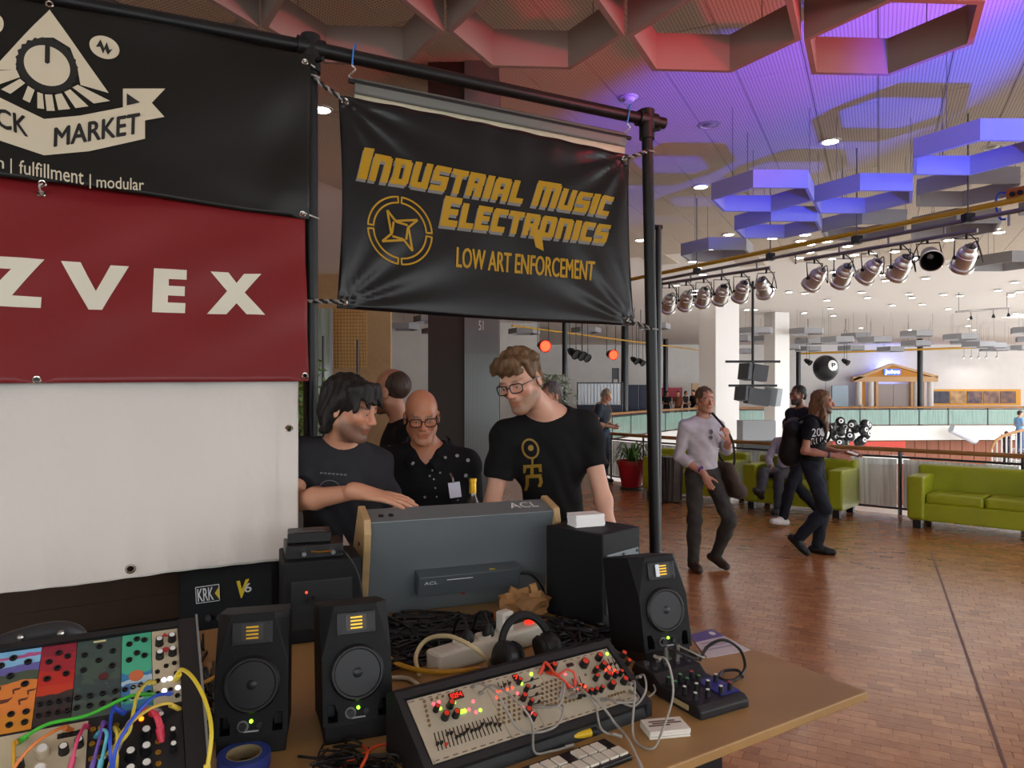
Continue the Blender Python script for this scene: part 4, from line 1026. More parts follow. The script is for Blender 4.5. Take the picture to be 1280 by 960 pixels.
t = panel('slat_screen', 'white screen of upright slats on the far booth', 'screen', 722, 778, 478, 479.5, 27.2, STEELD)
for i in range(13):
    q = P(724+i*4.1, 492, 27.2); o = MB().box((q.x-t.location.x, 0, 1.58), (.087, .02, .95)).build('slat', mat('slat_white', 'c4cdd8', .5), t)
panel('red_banner', 'red banner on the booth of the far gallery', 'banner', 826, 852, 484.5, 498, 38.5, mat('red_vinyl_far', 'a3233a', .5), .03)
panel('tan_board', 'tan board on the wall behind the man in the white shirt', 'panel', 865, 890, 479, 512, 40, mat('tan_board', 'c9a983', .6))
panel('poster', 'small dark poster on the far white wall', 'poster', 766, 773, 460, 474, 28.5, mat('poster_dark', '4c4c52', .6), .03)
panel('door_sign', 'blue-grey door with a round sign left of the temple front', 'door', 1040, 1060, 482, 512, 41.5, mat('blue_door', 'a9bccb', .5))
# white tube on the fascia, red strip
a, b = P(1190, 536, 35.6), P(1219, 550, 35.6); o = MB().tube(spline([a, a.lerp(b, .05), a.lerp(b, .95), b], 4), .22, 12).build('inflatable_tube', mat('white_tube', 'd4d6e0', .5), smooth=True); tag(o, 'slanting white tube hung on the atrium fascia', 'tube')
a, b = P(1040, 557, 30), P(1131, 556, 30); o = MB().bar(a, b, .12, .3).build('red_beam', mat('red_beam', 'c03a2a', .5)); tag(o, 'thin red beam in the atrium under the balloons', 'beam')
a, b = (P(1040, 560, 30.2), P(1131, 559.5, 30.2)); o = MB().bar(a+up(-.5), b+up(-.5), .75, .3, (1, 0, 0)).build('white_canopy', WHITEW); tag(o, 'white canopy edge under the red beam in the atrium', 'canopy')
# suspended bar with three small lamps, folding sign
t = thing('lamp_bar', 'short suspended bar with three small lamps over the far atrium', 'light bar', (0, 0, 0)); a, b = P(1195, 390, 20), P(1262, 385, 20); MB().cyl(a, b, .03, 8).build('bar', PIPE, t)
for u in (.28, .7, .98): q = a.lerp(b, u); MB().cyl(q, q-up(.16), .015, 6).build('stem', PIPE, t); MB().lathe([(.02, 0), (.05, -.1), (.045, -.1), (0, -.02)], 10, q-up(.14)).build('shade', BLK, t)
for u in (.05, .95): q = a.lerp(b, u); MB().cyl(q, (q.x, q.y, ZC), .008, 5).build('hanger_rod', mat('wire', '6a6664'), t)
q = P(1076, 512, 38); t = thing('folding_sign', 'small white folding sign standing before the temple front', 'sign', (q.x, 38, 0)); MB().bar((-.18, 0, 0), (-.03, 0, 1.0), .04, .3, (0, 1, 0)).build('board', WHITEW, t); MB().bar((.18, 0, 0), (.03, 0, 1.0), .04, .3, (0, 1, 0)).build('board', WHITEW, t)
# curved stair
t = thing('staircase', 'pale staircase with a wooden handrail at the end of the far gallery', 'stairs', (0, 0, 0)); Ys = 26
n = 9
n = 7
for i in range(n):
    q = P(1236+i*11, 604-i*6.3, Ys); MB().box((q.x+.16, Ys+.8, q.z), (.34, 1.6, .10)).build('step', WHITEW, t)
MB().tube(spline([P(1238, 563, Ys), P(1245, 551, Ys), P(1262, 542, Ys), P(1300, 533, Ys)], 6), .05, 8).build('handrail', WOODR, t, smooth=True)
for i in range(8):
    q = P(1240+i*6, 602-i*3.4, Ys); hq = P(1240+i*6, [560, 551, 547, 543.5, 541, 539, 537.5, 536][i], Ys); MB().cyl(q, hq, .03, 6).build('baluster', mat('baluster', 'b9b4b0', .5), t)
MB().bar(P(1236, 610, Ys+.1), P(1304, 571, Ys+.1), .3, .1, (0, 1, 0)).build('stringer', WHITEW, t)
MB().box((P(1242, 590, Ys).x+.9, Ys+.8, -2.9), (1.2, 1.2, 2.75)).build('pier', WHITEW, t)
# ------------------------------------------------------------------ the stall: pipe frame and banners
from mathutils.geometry import tessellate_polygon
RL, RR_ = Vector((-.741, 2.62, 2.965)), Vector((.627, 3.31, 2.965)); DR = (RR_-RL).normalized(); DL = Vector((-.913, -.407, 0))
TUBE = mat('black_pipe', '0e0f10', .42, .1, spec=.4)
fr = thing('pipe_frame', 'black scaffold pipe frame of the stall that carries the banners', 'frame')
RAD = .0265
RBASE = Vector((.684, 3.31, 0))
MB().cyl(RBASE, RR_+up(.03), RAD, 16).build('post', TUBE, fr, smooth=True)
MB().cyl((RL.x, RL.y, 0), RL+up(.03), RAD, 16).build('post', TUBE, fr, smooth=True)
E3 = RL+DL*1.75; MB().cyl((E3.x, E3.y, 0), E3+up(.03), RAD, 16).build('post', TUBE, fr, smooth=True)
MB().cyl(RL-DR*.02, RR_+DR*.10, RAD, 16).build('rail', TUBE, fr, smooth=True)
MB().cyl(RL-DL*.02, E3+DL*.1, RAD, 16).build('rail', TUBE, fr, smooth=True)
for q, d in ((RL, DR), (RR_, DR), (E3, DL)):
    t = MB(); t.cyl(q-up(.09), q+up(.045), .036, 16); t.cyl(q-d*.05, q+d*.05, .036, 16); t.cyl(q-up(.055)+Vector((.03, -.02, 0)), q-up(.055)+Vector((.055, -.035, 0)), .009, 8); t.build('pipe_fitting', TUBE, fr, smooth=True)
    MB().lathe([(.09, 0), (.09, .008), (.03, .02), (.03, .06)], 16, (q.x+(.057 if q is RR_ else 0), q.y, 0)).build('base_plate', TUBE, fr)
pq = P(823, 500, 3.75); o = MB().cyl((pq.x, 3.75, 0), (pq.x, 3.75, P(823, 283, 3.75).z), .016, 12).build('slim_pole', mat('pole_black', '16181d'), smooth=True)
t = thing('slim_pole', 'slim black pole standing close behind the stall post', 'pole'); o.name = 'tube'; o.parent = t
MB().cyl((pq.x-.05, 3.75, P(823, 284, 3.75).z), (pq.x+.02, 3.75, P(823, 284, 3.75).z), .012, 8).build('end_bar', mat('pole_black', '16181d'), t)
MB().lathe([(.1, 0), (.1, .012), (.02, .02)], 16, (pq.x, 3.75, 0)).build('foot_plate', mat('pole_black', '16181d'), t)

def lineY(px, o, d):                                 # depth at which a pixel column meets a line in plan
    k = (px-640)/F; t_ = (k*o.y-o.x)/(d.x-k*d.y); return o.y+d.y*t_
class Cloth:
    def __init__(s, q, disp):
        s.q = [Vector(x) for x in q]; s.g = quad_map(s.q); s.disp = disp
        s.n = (s.q[1]-s.q[0]).cross(s.q[3]-s.q[0]).normalized()
        if s.n.y > 0: s.n = -s.n
        s.W = (s.q[1]-s.q[0]).length; s.H = (s.q[3]-s.q[0]).length
    def S(s, u, v, lift=0): return s.g(u, v)+s.n*(s.disp(u, v)+lift)
    def uv(s, px, py):
        u = v = .5
        def pr(u, v): p = s.S(u, v); return 640+p.x/p.y*F, HOR-(p.z-HC)/p.y*F
        for _ in range(14):
            x, y = pr(u, v); e = 1e-3; xu, yu = pr(u+e, v); xv, yv = pr(u, v+e)
            a, b, c, d = (xu-x)/e, (xv-x)/e, (yu-y)/e, (yv-y)/e; det = a*d-b*c
            dx, dy = px-x, py-y; u += (d*dx-b*dy)/det; v += (a*dy-c*dx)/det
        return u, v
    def sheet(s, name, m, parent, nu=56, nv=40, edge=None):
        mb = MB(); vs = []; fs = []
        for j in range(nv+1):
            for i in range(nu+1):
                u, v = i/nu, j/nv
                if edge: u, v = edge(u, v)
                vs.append(s.S(u, v))
        for j in range(nv):
            for i in range(nu): a = j*(nu+1)+i; fs.append((a, a+1, a+nu+2, a+nu+1))
        mb.add(vs, fs); o = mb.build(name, m, parent, smooth='all', fixn=False)
        md = o.modifiers.new('thickness', 'SOLIDIFY'); md.thickness = .0016; md.offset = 0
        return o
    def print_(s, name, vs, fs, m, parent, lift=.003):     # vs in (u, v)
        bm = bmesh.new(); V = [bm.verts.new((u*s.W, v*s.H, 0)) for u, v in vs]
        for f in fs:
            try: bm.faces.new([V[i] for i in f])
            except ValueError: pass
        for _ in range(5):
            L = [e for e in bm.edges if e.calc_length() > .03]
            if not L: break
            bmesh.ops.subdivide_edges(bm, edges=L, cuts=1); bmesh.ops.triangulate(bm, faces=bm.faces)
        bm.verts.index_update()
        me = bpy.data.meshes.new(name); me.from_pydata([s.S(v.co.x/s.W, v.co.y/s.H, lift) for v in bm.verts], [], [[v.index for v in f.verts] for f in bm.faces]); bm.free()
        me.materials.append(m); o = bpy.data.objects.new(name, me); COL.objects.link(o); o.parent = parent; return o
    def poly(s, name, loops, m, parent, lift=.003):        # loops: list of pixel polygons, each filled
        vs = []; fs = []
        for lp in loops:
            uv = [s.uv(*p) for p in lp]; tri = tessellate_polygon([[Vector((a*s.W, b*s.H, 0)) for a, b in uv]])
            o = len(vs); vs += uv; fs += [[o+i for i in t_] for t_ in tri]
        return s.print_(name, vs, fs, m, parent, lift)
    def text(s, name, body, q, m, parent, lift=.003, bold=0, block=False, **kw):
        vs, fs = block_text(body) if block else text2d(body, **kw)
        if bold:
            n = len(vs); V2, F2 = [], []
            for k, (dx, dy) in enumerate(((-bold, 0), (bold, 0), (0, -bold*4), (0, bold*4), (0, 0))):
                V2 += [(a+dx, b+dy) for a, b in vs]; F2 += [[i+k*n for i in f] for f in fs]
            vs, fs = V2, F2
        g = quad_map([Vector((*s.uv(*p), 0)) for p in q])
        return s.print_(name, [tuple(g(a, b)[:2]) for a, b in vs], fs, m, parent, lift)
    def grommet(s, px, py, parent, r=.011):
        u, v = s.uv(px, py); c = s.S(u, v, .002)
        o = MB().lathe([(r*.55, .0), (r*.6, .003), (r*.85, .0042), (r, .002), (r, 0), (r*.55, 0)], 18, c, s.n, cap=False).build('grommet', mat('eyelet_metal', 'a8a49c', .25, 1.), parent, smooth=True)
        for ch in [x for x in parent.children if x.name.split('.')[0] in ('sheet', 'side_hem', 'bottom_hem', 'corner_patch')]: punch(ch, c, r*.72)
        return c
BLOCK = {'I': (.42, [(0, 0, .42, 1)]), 'N': (.98, [(0, 0, .36, 1), (.60, .06, .96, 1), (.2, 0, .86, .24)]), 'D': (.98, [(.06, 0, .40, 1), (.60, .08, .96, .92), (0, 0, .86, .22), (.0, .78, .86, 1)]),
         'U': (.98, [(0, 0, .36, .94), (.60, 0, .96, 1), (.1, .77, .96, 1)]), 'S': (.92, [(.06, 0, .92, .22), (0, .08, .34, .55), (0, .40, .90, .62), (.56, .45, .90, .92), (0, .78, .84, 1)]),
         'T': (.92, [(0, 0, .92, .24), (.28, .1, .64, 1)]), 'R': (.96, [(0, 0, .36, 1), (.1, 0, .88, .22), (.58, .08, .94, .5), (.1, .44, .86, .64), (.50, .55, .92, 1)]),
         'A': (.98, [(0, .1, .36, 1), (.60, .08, .96, 1), (.08, 0, .88, .24), (.1, .50, .9, .70)]), 'L': (.82, [(0, 0, .36, 1), (0, .77, .82, 1)]),
         'M': (1.34, [(0, 0, .34, 1), (.49, .1, .83, 1), (.98, .08, 1.32, 1), (.1, 0, 1.24, .22)]), 'C': (.88, [(0, .06, .36, .94), (.08, 0, .88, .24), (.08, .76, .84, 1)]),
         'E': (.86, [(0, 0, .36, 1), (.1, 0, .86, .22), (.1, .40, .78, .60), (.1, .78, .84, 1)]), 'O': (.98, [(0, .06, .36, .94), (.60, .06, .96, .94), (.08, 0, .88, .23), (.08, .77, .88, 1)])}
def block_text(body):
    """heavy square capitals; the initials of words rise above the rest"""
    vs, fs, x = [], [], 0; first = True
    for ch in body:
        if ch == ' ': x += .40; first = True; continue
        w, rc = BLOCK[ch.upper()]; k = 1.0 if first else .86; y0 = 0 if first else .14
        for j, (a, b, c, d) in enumerate(rc):
            o = len(vs); sh = lambda yy: .16*(1-yy)
            for (p, q) in ((a, b), (c, b), (c, d), (a, d)):
                yy = y0+q*k; vs.append((x+p*.92*k+sh(yy), yy))
            fs.append([o, o+1, o+2, o+3])
        x += w*.92*k+.075; first = False
    m = max(a for a, b in vs)
    return [(a/m, b) for a, b in vs], fs
def arc(cx, cy, rx, ry, a0, a1, n=24): return [(cx+rx*math.cos(a0+(a1-a0)*i/n), cy+ry*math.sin(a0+(a1-a0)*i/n)) for i in range(n+1)]
VIN_K = mat('black_vinyl', '100f0c', .36, var=.15, nscale=3, bump=.06, bscale=30, spec=.3)
VIN_K2 = mat('black_gloss_vinyl', '0b0a0c', .28, var=.1, nscale=3, bump=.05, bscale=25, spec=.35)
VIN_R = mat('red_vinyl', '6f1418', .42, var=.08, nscale=2, bump=.04, bscale=18)
VIN_W = mat('white_vinyl', 'c9c5be', .5, var=.03, nscale=2, bump=.55, bscale=7, stretch=(1.6, 1.6, .5))
CREAM = mat('cream_print', 'bdb29a', .5); GOLD = mat('gold_print', 'a07a0a', .45, spec=.3); GREYP = mat('grey_print', '6d6a68', .5); INK = mat('black_print', '100f0c')
# ---- industrial banner
Yb = lambda px: lineY(px, RL, DR)-.035
qi = [P(px, py, Yb(px)) for px, py in ((423, 119), (786, 194), (793, 407), (421, 385))]
def d_ind(u, v):
    e = 0
    for cu, cv in ((0, 0), (1, 0), (1, 1), (0, 1)):
        du, dv = (u-cu)*1.6, v-cv; r = math.hypot(du, dv); th = math.atan2(abs(dv), abs(du)+1e-6)
        e += .009*math.sin(th*15)*math.exp(-r*3.2)*min(1, r*6)
    return e+.010*math.sin(u*7+1)*math.sin(v*PI)*.6+.004*math.sin(u*46)*math.exp(-v*7)
bi = thing('banner', 'glossy black banner with yellow lettering and a star emblem tied between the two posts', 'banner')
CI = Cloth(qi, d_ind)
def edge_i(u, v): return (u+(.012*math.sin(v*PI))*(1-u)-(.012*math.sin(v*PI))*u, v-.010*math.sin(u*PI)*(1-2*v))
CI.sheet('sheet', VIN_K2, bi, 72, 48, edge_i)
def line2(body, q, nm, **kw):
    dx, dy = 3.0, 3.4
    CI.text('lettering_shadow', body, [(x+dx*.4-3, y+dy) for x, y in q], GREYP, bi, .0028, **kw); CI.text(nm, body, q, GOLD, bi, .0045, **kw)
line2('Industrial Music', [(450, 184), (768, 243), (763, 271), (446, 223)], 'lettering', block=True)
line2('Electronics', [(552, 244), (764, 278), (760, 305), (549, 282)], 'lettering', block=True)
CI.poly('letter_tail', [[(664, 286), (676, 288), (679, 314), (669, 309)]], GOLD, bi, .0045)
CI.text('lettering', 'LOW ART ENFORCEMENT', [(571, 309), (743, 327), (741, 351), (570, 334)], GOLD, bi, .004, bold=.003)
ec = (499.5, 288.5)
def em(x, y): return (ec[0]+x*41, ec[1]+y*43+x*6)
loops = []
for k in range(4):
    a0, a1 = PI/2*k+.06, PI/2*(k+1)-.06
    for r0, r1 in ((1.0, .95), (.83, .78)):
        o_ = arc(0, 0, r0, r0, a0, a1, 12); i_ = arc(0, 0, r1, r1, a1, a0, 12); loops.append([em(x, y) for x, y in o_+i_])
    for a in (a0, a1):
        c_, s_ = math.cos(a), math.sin(a); w = .025; loops.append([em(c_*r-s_*w*g_, s_*r+c_*w*g_) for r, g_ in ((.79, -1), (.99, -1), (.99, 1), (.79, 1))])
CI.poly('emblem_ring', loops, GOLD, bi, .004)
loops = []
for k in range(4):
    a = PI/2*k-.62; R2 = lambda x, y: em(x*math.cos(a)-y*math.sin(a), x*math.sin(a)+y*math.cos(a))
    tip = (0, -.66); l0 = (-.34, -.12); l1 = (.16, -.30)
    def seg(p, q, w=.032):
        d = Vector((q[0]-p[0], q[1]-p[1])); n = Vector((-d.y, d.x)).normalized()*w; return [R2(p[0]+n.x, p[1]+n.y), R2(q[0]+n.x, q[1]+n.y), R2(q[0]-n.x, q[1]-n.y), R2(p[0]-n.x, p[1]-n.y)]
    loops += [seg(tip, (-.30, -.02)), seg(tip, (.05, -.26)), seg((.05, -.26), (.30, -.02))]
CI.poly('emblem_star', loops, GOLD, bi, .004)
gi = [CI.grommet(px, py, bi, .014) for px, py in ((431, 127), (780, 199), (786, 401), (430, 378))]
# blank holder strip behind it
bh_ = thing('blank_banner', 'grey top hem with a strip of cream sheet hung behind the black banner', 'banner')
qh = [P(px, py, Yb(px)+.012) for px, py in ((443, 97), (782, 166), (782, 184), (443, 117))]
CH = Cloth(qh, lambda u, v: .006*math.sin(v*PI)); CH.sheet('hem', mat('grey_hem', '5d5d58', .5), bh_, 24, 6)
qh2 = [P(px, py, Yb(px)+.016) for px, py in ((443, 115), (781, 182), (781, 216), (443, 160))]
Cloth(qh2, lambda u, v: 0).sheet('sheet', mat('cream_sheet', 'b5ad95', .6), bh_, 12, 4)
MB().cyl(P(436, 101, Yb(436)+.012), P(788, 173, Yb(788)+.012), .009, 10).build('hanging_rod', mat('black_metal', '1b1b1c'), bh_)
BLUE = mat('blue_string', '2f6fb8', .6); STEEL = mat('bright_steel', 'a5a5a2', .3, 1.)
for px, y0, y1 in ((440, 64, 98), (784, 138, 168)):
    Y = Yb(px)+.012; a, b = P(px, y0, Y), P(px, y1, Y)
    MB().tube([a+Vector((.01, -.02, .0)), a+Vector((.015, .0, .03)), a+Vector((0, .045, .01)), b+up(.045), a+Vector((.01, -.02, .0))], .003, 6).build('string', BLUE, bh_)
    MB().tube(spline([b+up(.05), b+Vector((.012, 0, .035)), b+up(.02), b+Vector((-.012, 0, .008)), b], 5), .0035, 6).build('hook', STEEL, bh_)
# corner cords
def twist(a, b, r, n=14):
    a = Vector(a); b = Vector(b); d = (b-a); x = d.normalized().orthogonal().normalized(); y = d.normalized().cross(x)
    return [[a+d*i/n+x*r*math.cos(i*1.6+ph)+y*r*math.sin(i*1.6+ph) for i in range(n+1)] for ph in (0, PI)]
ROPE = mat('black_bungee', '1d1c1c', .7); ROPEW = mat('pale_bungee', '8d8a84', .7)
for g, (px, py, L_), lb in zip(gi, ((391, 98, 1), (812, 191, 0), (816, 412, 0), (391, 377, 1)), ('upper bungee cord from the yellow lettered banner to the left stall post', 'upper bungee cord between yellow lettered banner and the right stall post', 'lower bungee cord between yellow lettered banner and the right stall post', 'lower bungee cord from the yellow lettered banner to the left stall post')):
    pq = RL if L_ else RR_; z = P(px, py, pq.y).z; pq = pq if L_ else RBASE.lerp(RR_, z/RR_.z); e = Vector((pq.x, pq.y-RAD, z)); t = thing('bungee_cord', lb, 'cord'); tw = twist(g+CI.n*.006, e, .006)
    MB().tube(tw[0], .0045, 6).build('black_strand', ROPE, t, smooth=True); MB().tube(tw[1], .0045, 6).build('pale_strand', ROPEW, t, smooth=True)
    MB().tube([Vector((pq.x+(RAD+.004)*math.cos(k), pq.y+(RAD+.004)*math.sin(k), z)) for k in np.linspace(0, 2*PI, 17)[:-1]], .004, 6, closed=True).build('loop', ROPEW, t)
# ---- left banners
Yl = lambda px: lineY(px, RL, DL)
def quadL(rows, px0):                               # rows: (px_right, off_right, z) top and bottom ; px0 left column
    pass
def onL(px, z, off): Y = Yl(px)-off; return Vector(((px-640)/F*Y, Y, z))
bb = thing('banner', 'black banner with a cream eye-pyramid emblem and ribbon lettering, above the red banner', 'banner')
qb = [onL(-230, 2.925, .045), onL(389, 2.915, .058), onL(387, 2.322, .062), onL(-230, 2.355, .12)]
def d_blk(u, v):
    return .010*math.sin(u*9+v*4)*math.sin(v*PI)+.018*math.exp(-((u-.93)/.06)**2)*math.sin(v*9+u*20)*.4+.010*math.exp(-((v-.02)/.1)**2)*math.sin(u*12)-.012*math.exp(-((v-1)/.15)**2)*math.sin(u*8+.6)
CB = Cloth(qb, d_blk); CB.sheet('sheet', VIN_K, bb, 90, 40)
k3 = 1/2.977; z1 = lambda pts: [(x*k3, y*k3) for x, y in pts]
tri = z1([(185, 38), (405, 348), (300, 318), (288, 250), (262, 180), (200, 142), (150, 142), (95, 168), (62, 215), (60, 262), (-10, 262), (-35, 268)])
CB.poly('emblem_pyramid', [tri], CREAM, bb)
gear = []
for i in range(48): r = 1 if i % 2 else .93; a = 2*PI*i/48; gear.append(((175+118*r*math.cos(a))*k3, (248+106*r*math.sin(a)+20*r*math.cos(a))*k3))
CB.poly('emblem_gear', [gear], INK, bb, .0042)
CB.poly('emblem_dial', [z1([(176+86*math.cos(a), 248+74*math.sin(a)+17*math.cos(a)) for a in np.linspace(0, 2*PI, 37)[:-1]])], CREAM, bb, .0056)
CB.poly('emblem_pointer', [z1([(169, 172), (188, 174), (187, 238), (178, 243), (168, 237)])], INK, bb, .007)
rays = []
for i, (a, b, c, d) in enumerate((((-40, 268), (62, 262), (75, 290), (-40, 330)), ((75, 296), (95, 312), (40, 352), (5, 335)), ((105, 322), (130, 338), (112, 385), (85, 372)), ((140, 345), (160, 352), (165, 408), (140, 405)), ((168, 354), (195, 355), (205, 415), (175, 415)), ((205, 355), (230, 350), (262, 408), (218, 412)), ((240, 345), (262, 335), (330, 398), (282, 405)), ((270, 328), (290, 318), (410, 378), (350, 388)))):
    rays.append(z1([a, b, c, d]))
CB.poly('emblem_rays', rays, CREAM, bb, .0042)
CB.poly('ribbon', [z1([(-240, 300), (0, 365), (165, 445), (300, 432), (455, 402), (540, 385), (540, 518), (330, 565), (165, 580), (0, 525), (-240, 440)]), z1([(458, 332), (615, 332), (565, 385), (612, 437), (540, 450), (540, 390), (470, 400), (458, 402)])], CREAM, bb, .0036)
CB.poly('ribbon_fold', [z1([(472, 350), (522, 384), (472, 395)])], INK, bb, .005)
CB.text('lettering', 'MARKET', z1([(205, 480), (520, 424), (518, 498), (203, 548)]), INK, bb, .0055, bold=.008)
CB.text('lettering', 'BLACK', z1([(-165, 352), (100, 438), (105, 512), (-165, 415)]), INK, bb, .0055, bold=.008)
CB.text('lettering', 'fulfillment', z1([(72, 597), (312, 634), (312, 690), (72, 648)]), CREAM, bb, .004, offset=.004)
CB.text('lettering', 'modular', z1([(360, 656), (536, 668), (536, 712), (360, 700)]), CREAM, bb, .004, offset=.004)
CB.text('lettering', 'n', z1([(-12, 597), (16, 600), (16, 630), (-12, 626)]), CREAM, bb, .004, offset=.004)
CB.poly('divider', [z1([(40, 592), (45, 593), (45, 648), (40, 647)]), z1([(334, 650), (339, 650), (339, 704), (334, 703)])], CREAM, bb, .004)
for lp_ in ([z1([(389+56*math.cos(a), 179+42*math.sin(a)+12*math.cos(a)) for a in np.linspace(0, 2*PI, 29)[:-1]]), z1([(-15+30*math.cos(a), 92+36*math.sin(a)) for a in np.linspace(0, 2*PI, 29)[:-1]])]): CB.poly('badge', [lp_], CREAM, bb, .004)
CB.poly('badge_bolt', [z1([(357, 178), (375, 150), (388, 182), (398, 160), (408, 190), (420, 185), (402, 208), (392, 186), (384, 204), (374, 178)])], INK, bb, .0055)
cg = [CB.grommet(381, 78, bb, .012), CB.grommet(378, 268, bb, .012), CB.grommet(53, 230, bb, .012), CB.grommet(62, 6, bb, .012)]
for g in cg[:2]:
    e = Vector((RL.x, RL.y-RAD-.003, g.z)); mbt = MB().tube(spline([g, (g+e)/2+Vector((0, -.02, .004)), e+Vector((.02, 0, 0)), e+Vector((.03, .03, 0))], 6), .003, 6).build('cable_tie', mat('tie_white', 'b9b6ae', .5), bb)
rd = thing('banner', 'red banner with big white block capitals, below the black emblem banner', 'banner')
qr = [onL(-230, 2.44, .055), onL(380, 2.44, .015), onL(386, 1.737, .20), onL(-230, 1.72, .26)]
def d_red(u, v): return .012*v*math.sin((u*1.6-v*.9)*7+1.2)*math.sin(min(1, v*1.3)*PI)+.006*math.sin((u*1.1+v)*16)*math.sin(v*PI)
CR = Cloth(qr, d_red); CR.sheet('sheet', VIN_R, rd, 80, 40)
z3 = lambda pts: [(x*k3, 230+y*k3) for x, y in pts]
WH = mat('white_print_vinyl', 'c9c5b4', .5)
for nm, pl_ in (('letter_z', [(-35, 270), (166, 283), (45, 416), (155, 423), (152, 463), (-60, 452), (-60, 425), (42, 318), (-35, 314)]), ('letter_v', [(227, 288), (300, 293), (357, 400), (412, 304), (480, 308), (380, 470), (330, 469)]),
                ('letter_e', [(573, 315), (695, 322), (694, 358), (628, 355), (628, 380), (688, 383), (687, 419), (625, 416), (624, 442), (690, 445), (688, 482), (566, 478)]), ('letter_x', [(783, 327), (850, 331), (880, 370), (908, 336), (972, 336), (910, 405), (986, 488), (917, 486), (880, 445), (842, 486), (770, 485), (845, 400)])):
    CR.poly(nm, [z3(pl_)], WH, rd, .003)
CR.grommet(46, 475, rd, .012); CR.grommet(381, 470, rd, .012)
rg = CR.S(*CR.uv(52, 243), .004); MB().tube(spline([cg[2], (cg[2]+rg)/2+Vector((.012, -.03, 0)), rg], 6), .003, 6).build('cable_tie', mat('tie_white', 'b9b6ae'), rd)
CR.grommet(52, 243, rd, .012)
wb = thing('banner', 'plain white banner hanging lowest, under the red banner', 'banner')
qw = [onL(-230, 2.02, .06), onL(373, 2.02, .03), onL(373, P(372, 697, Yl(373)-.45).z, .45), onL(-230, P(-230, 770, Yl(-230)-.52).z, .52)]
def d_wht(u, v): return .004*math.sin(u*38+1.5*math.sin(u*11))*v*(1.15-v)*1.6+.0015*math.sin(u*75+v*3)*v*v+.004*math.sin(u*13+v*5)
CW = Cloth(qw, d_wht); CW.sheet('sheet', VIN_W, wb, 110, 40)
CW.poly('side_hem', [[(347, 470), (371.5, 470), (371.5, 695), (347, 698)]], VIN_W, wb, .0025); CW.poly('bottom_hem', [[(-60, 738), (372, 678), (372.5, 695), (-60, 748)]], VIN_W, wb, .0025); CW.poly('corner_patch', [[(346, 676), (372.5, 675), (372.5, 696), (346, 699)]], VIN_W, wb, .0042)
for px, py in ((361, 536), (363, 691), (163, 712)): CW.grommet(px, py, wb, .0135)

# ------------------------------------------------------------------ tables
ZT = 1.04
CT = T(1085, 864, ZT); U = Vector((-.848, -.53, 0)); E = Vector((-.53, .848, 0))
TR_ = math.atan2(-U.y, -U.x)
def TB(u, o, z=0): return Vector((CT.x, CT.y, 0))+U*u+E*o+up(z)
MDF = mat('mdf_top', '9a7748', .5, var=.10, nscale=5, bump=.05, bscale=60)
t = thing('market_table', 'tan fibreboard stall table with a black skirt, covered with synthesizers', 'table', (0, 0, 0))
def slab(name, u0, u1, o0, o1, z0, z1_, m, par, bevel=0):
    mb = MB(); q = [TB(u0, o0), TB(u1, o0), TB(u1, o1), TB(u0, o1)]; vs = [v+up(z0) for v in q]+[v+up(z1_) for v in q]
    mb.add(vs, [(3, 2, 1, 0), (4, 5, 6, 7), (0, 1, 5, 4), (1, 2, 6, 5), (2, 3, 7, 6), (3, 0, 4, 7)]); return mb.build(name, m, par, bevel=bevel)
slab('table_top', 0, 2.6, 0, .955, ZT-.020, ZT, MDF, t, .003)
slab('skirt', .33, 2.5, .12, .90, 0, ZT-.020, mat('black_cloth', '0c0c0d', .9), t)
t = thing('back_table', 'tan fibreboard table pushed behind the market table, carrying the grey console', 'table', (0, 0, 0))
slab('table_top', .27, 2.4, .958, 1.215, ZT-.028, ZT-.002, MDF, t)
for u, o in ((.32, 1.0), (.32, 1.18), (2.3, 1.0), (2.3, 1.18)): MB().cyl(TB(u, o, 0), TB(u, o, ZT-.028), .02, 10).build('leg', BLK, t)
t = thing('flight_case', 'black flight case behind the stall table under the large black monitor', 'case', (0, 0, 0))
slab('body', .95, 3.3, 1.225, 1.72, .02, .95, mat('black_cloth', '0c0c0d'), t)
for u in (.96, 3.29): slab('edge_strip', u-.01, u+.01, 1.222, 1.23, .02, .95, mat('dark_steel', '3c3d40'), t)
for u, o in ((1.0, 1.26), (1.0, 1.58), (3.2, 1.26), (3.2, 1.58)): MB().cyl(TB(u, o, 0), TB(u, o, .03), .03, 10).build('foot', BLK, t)

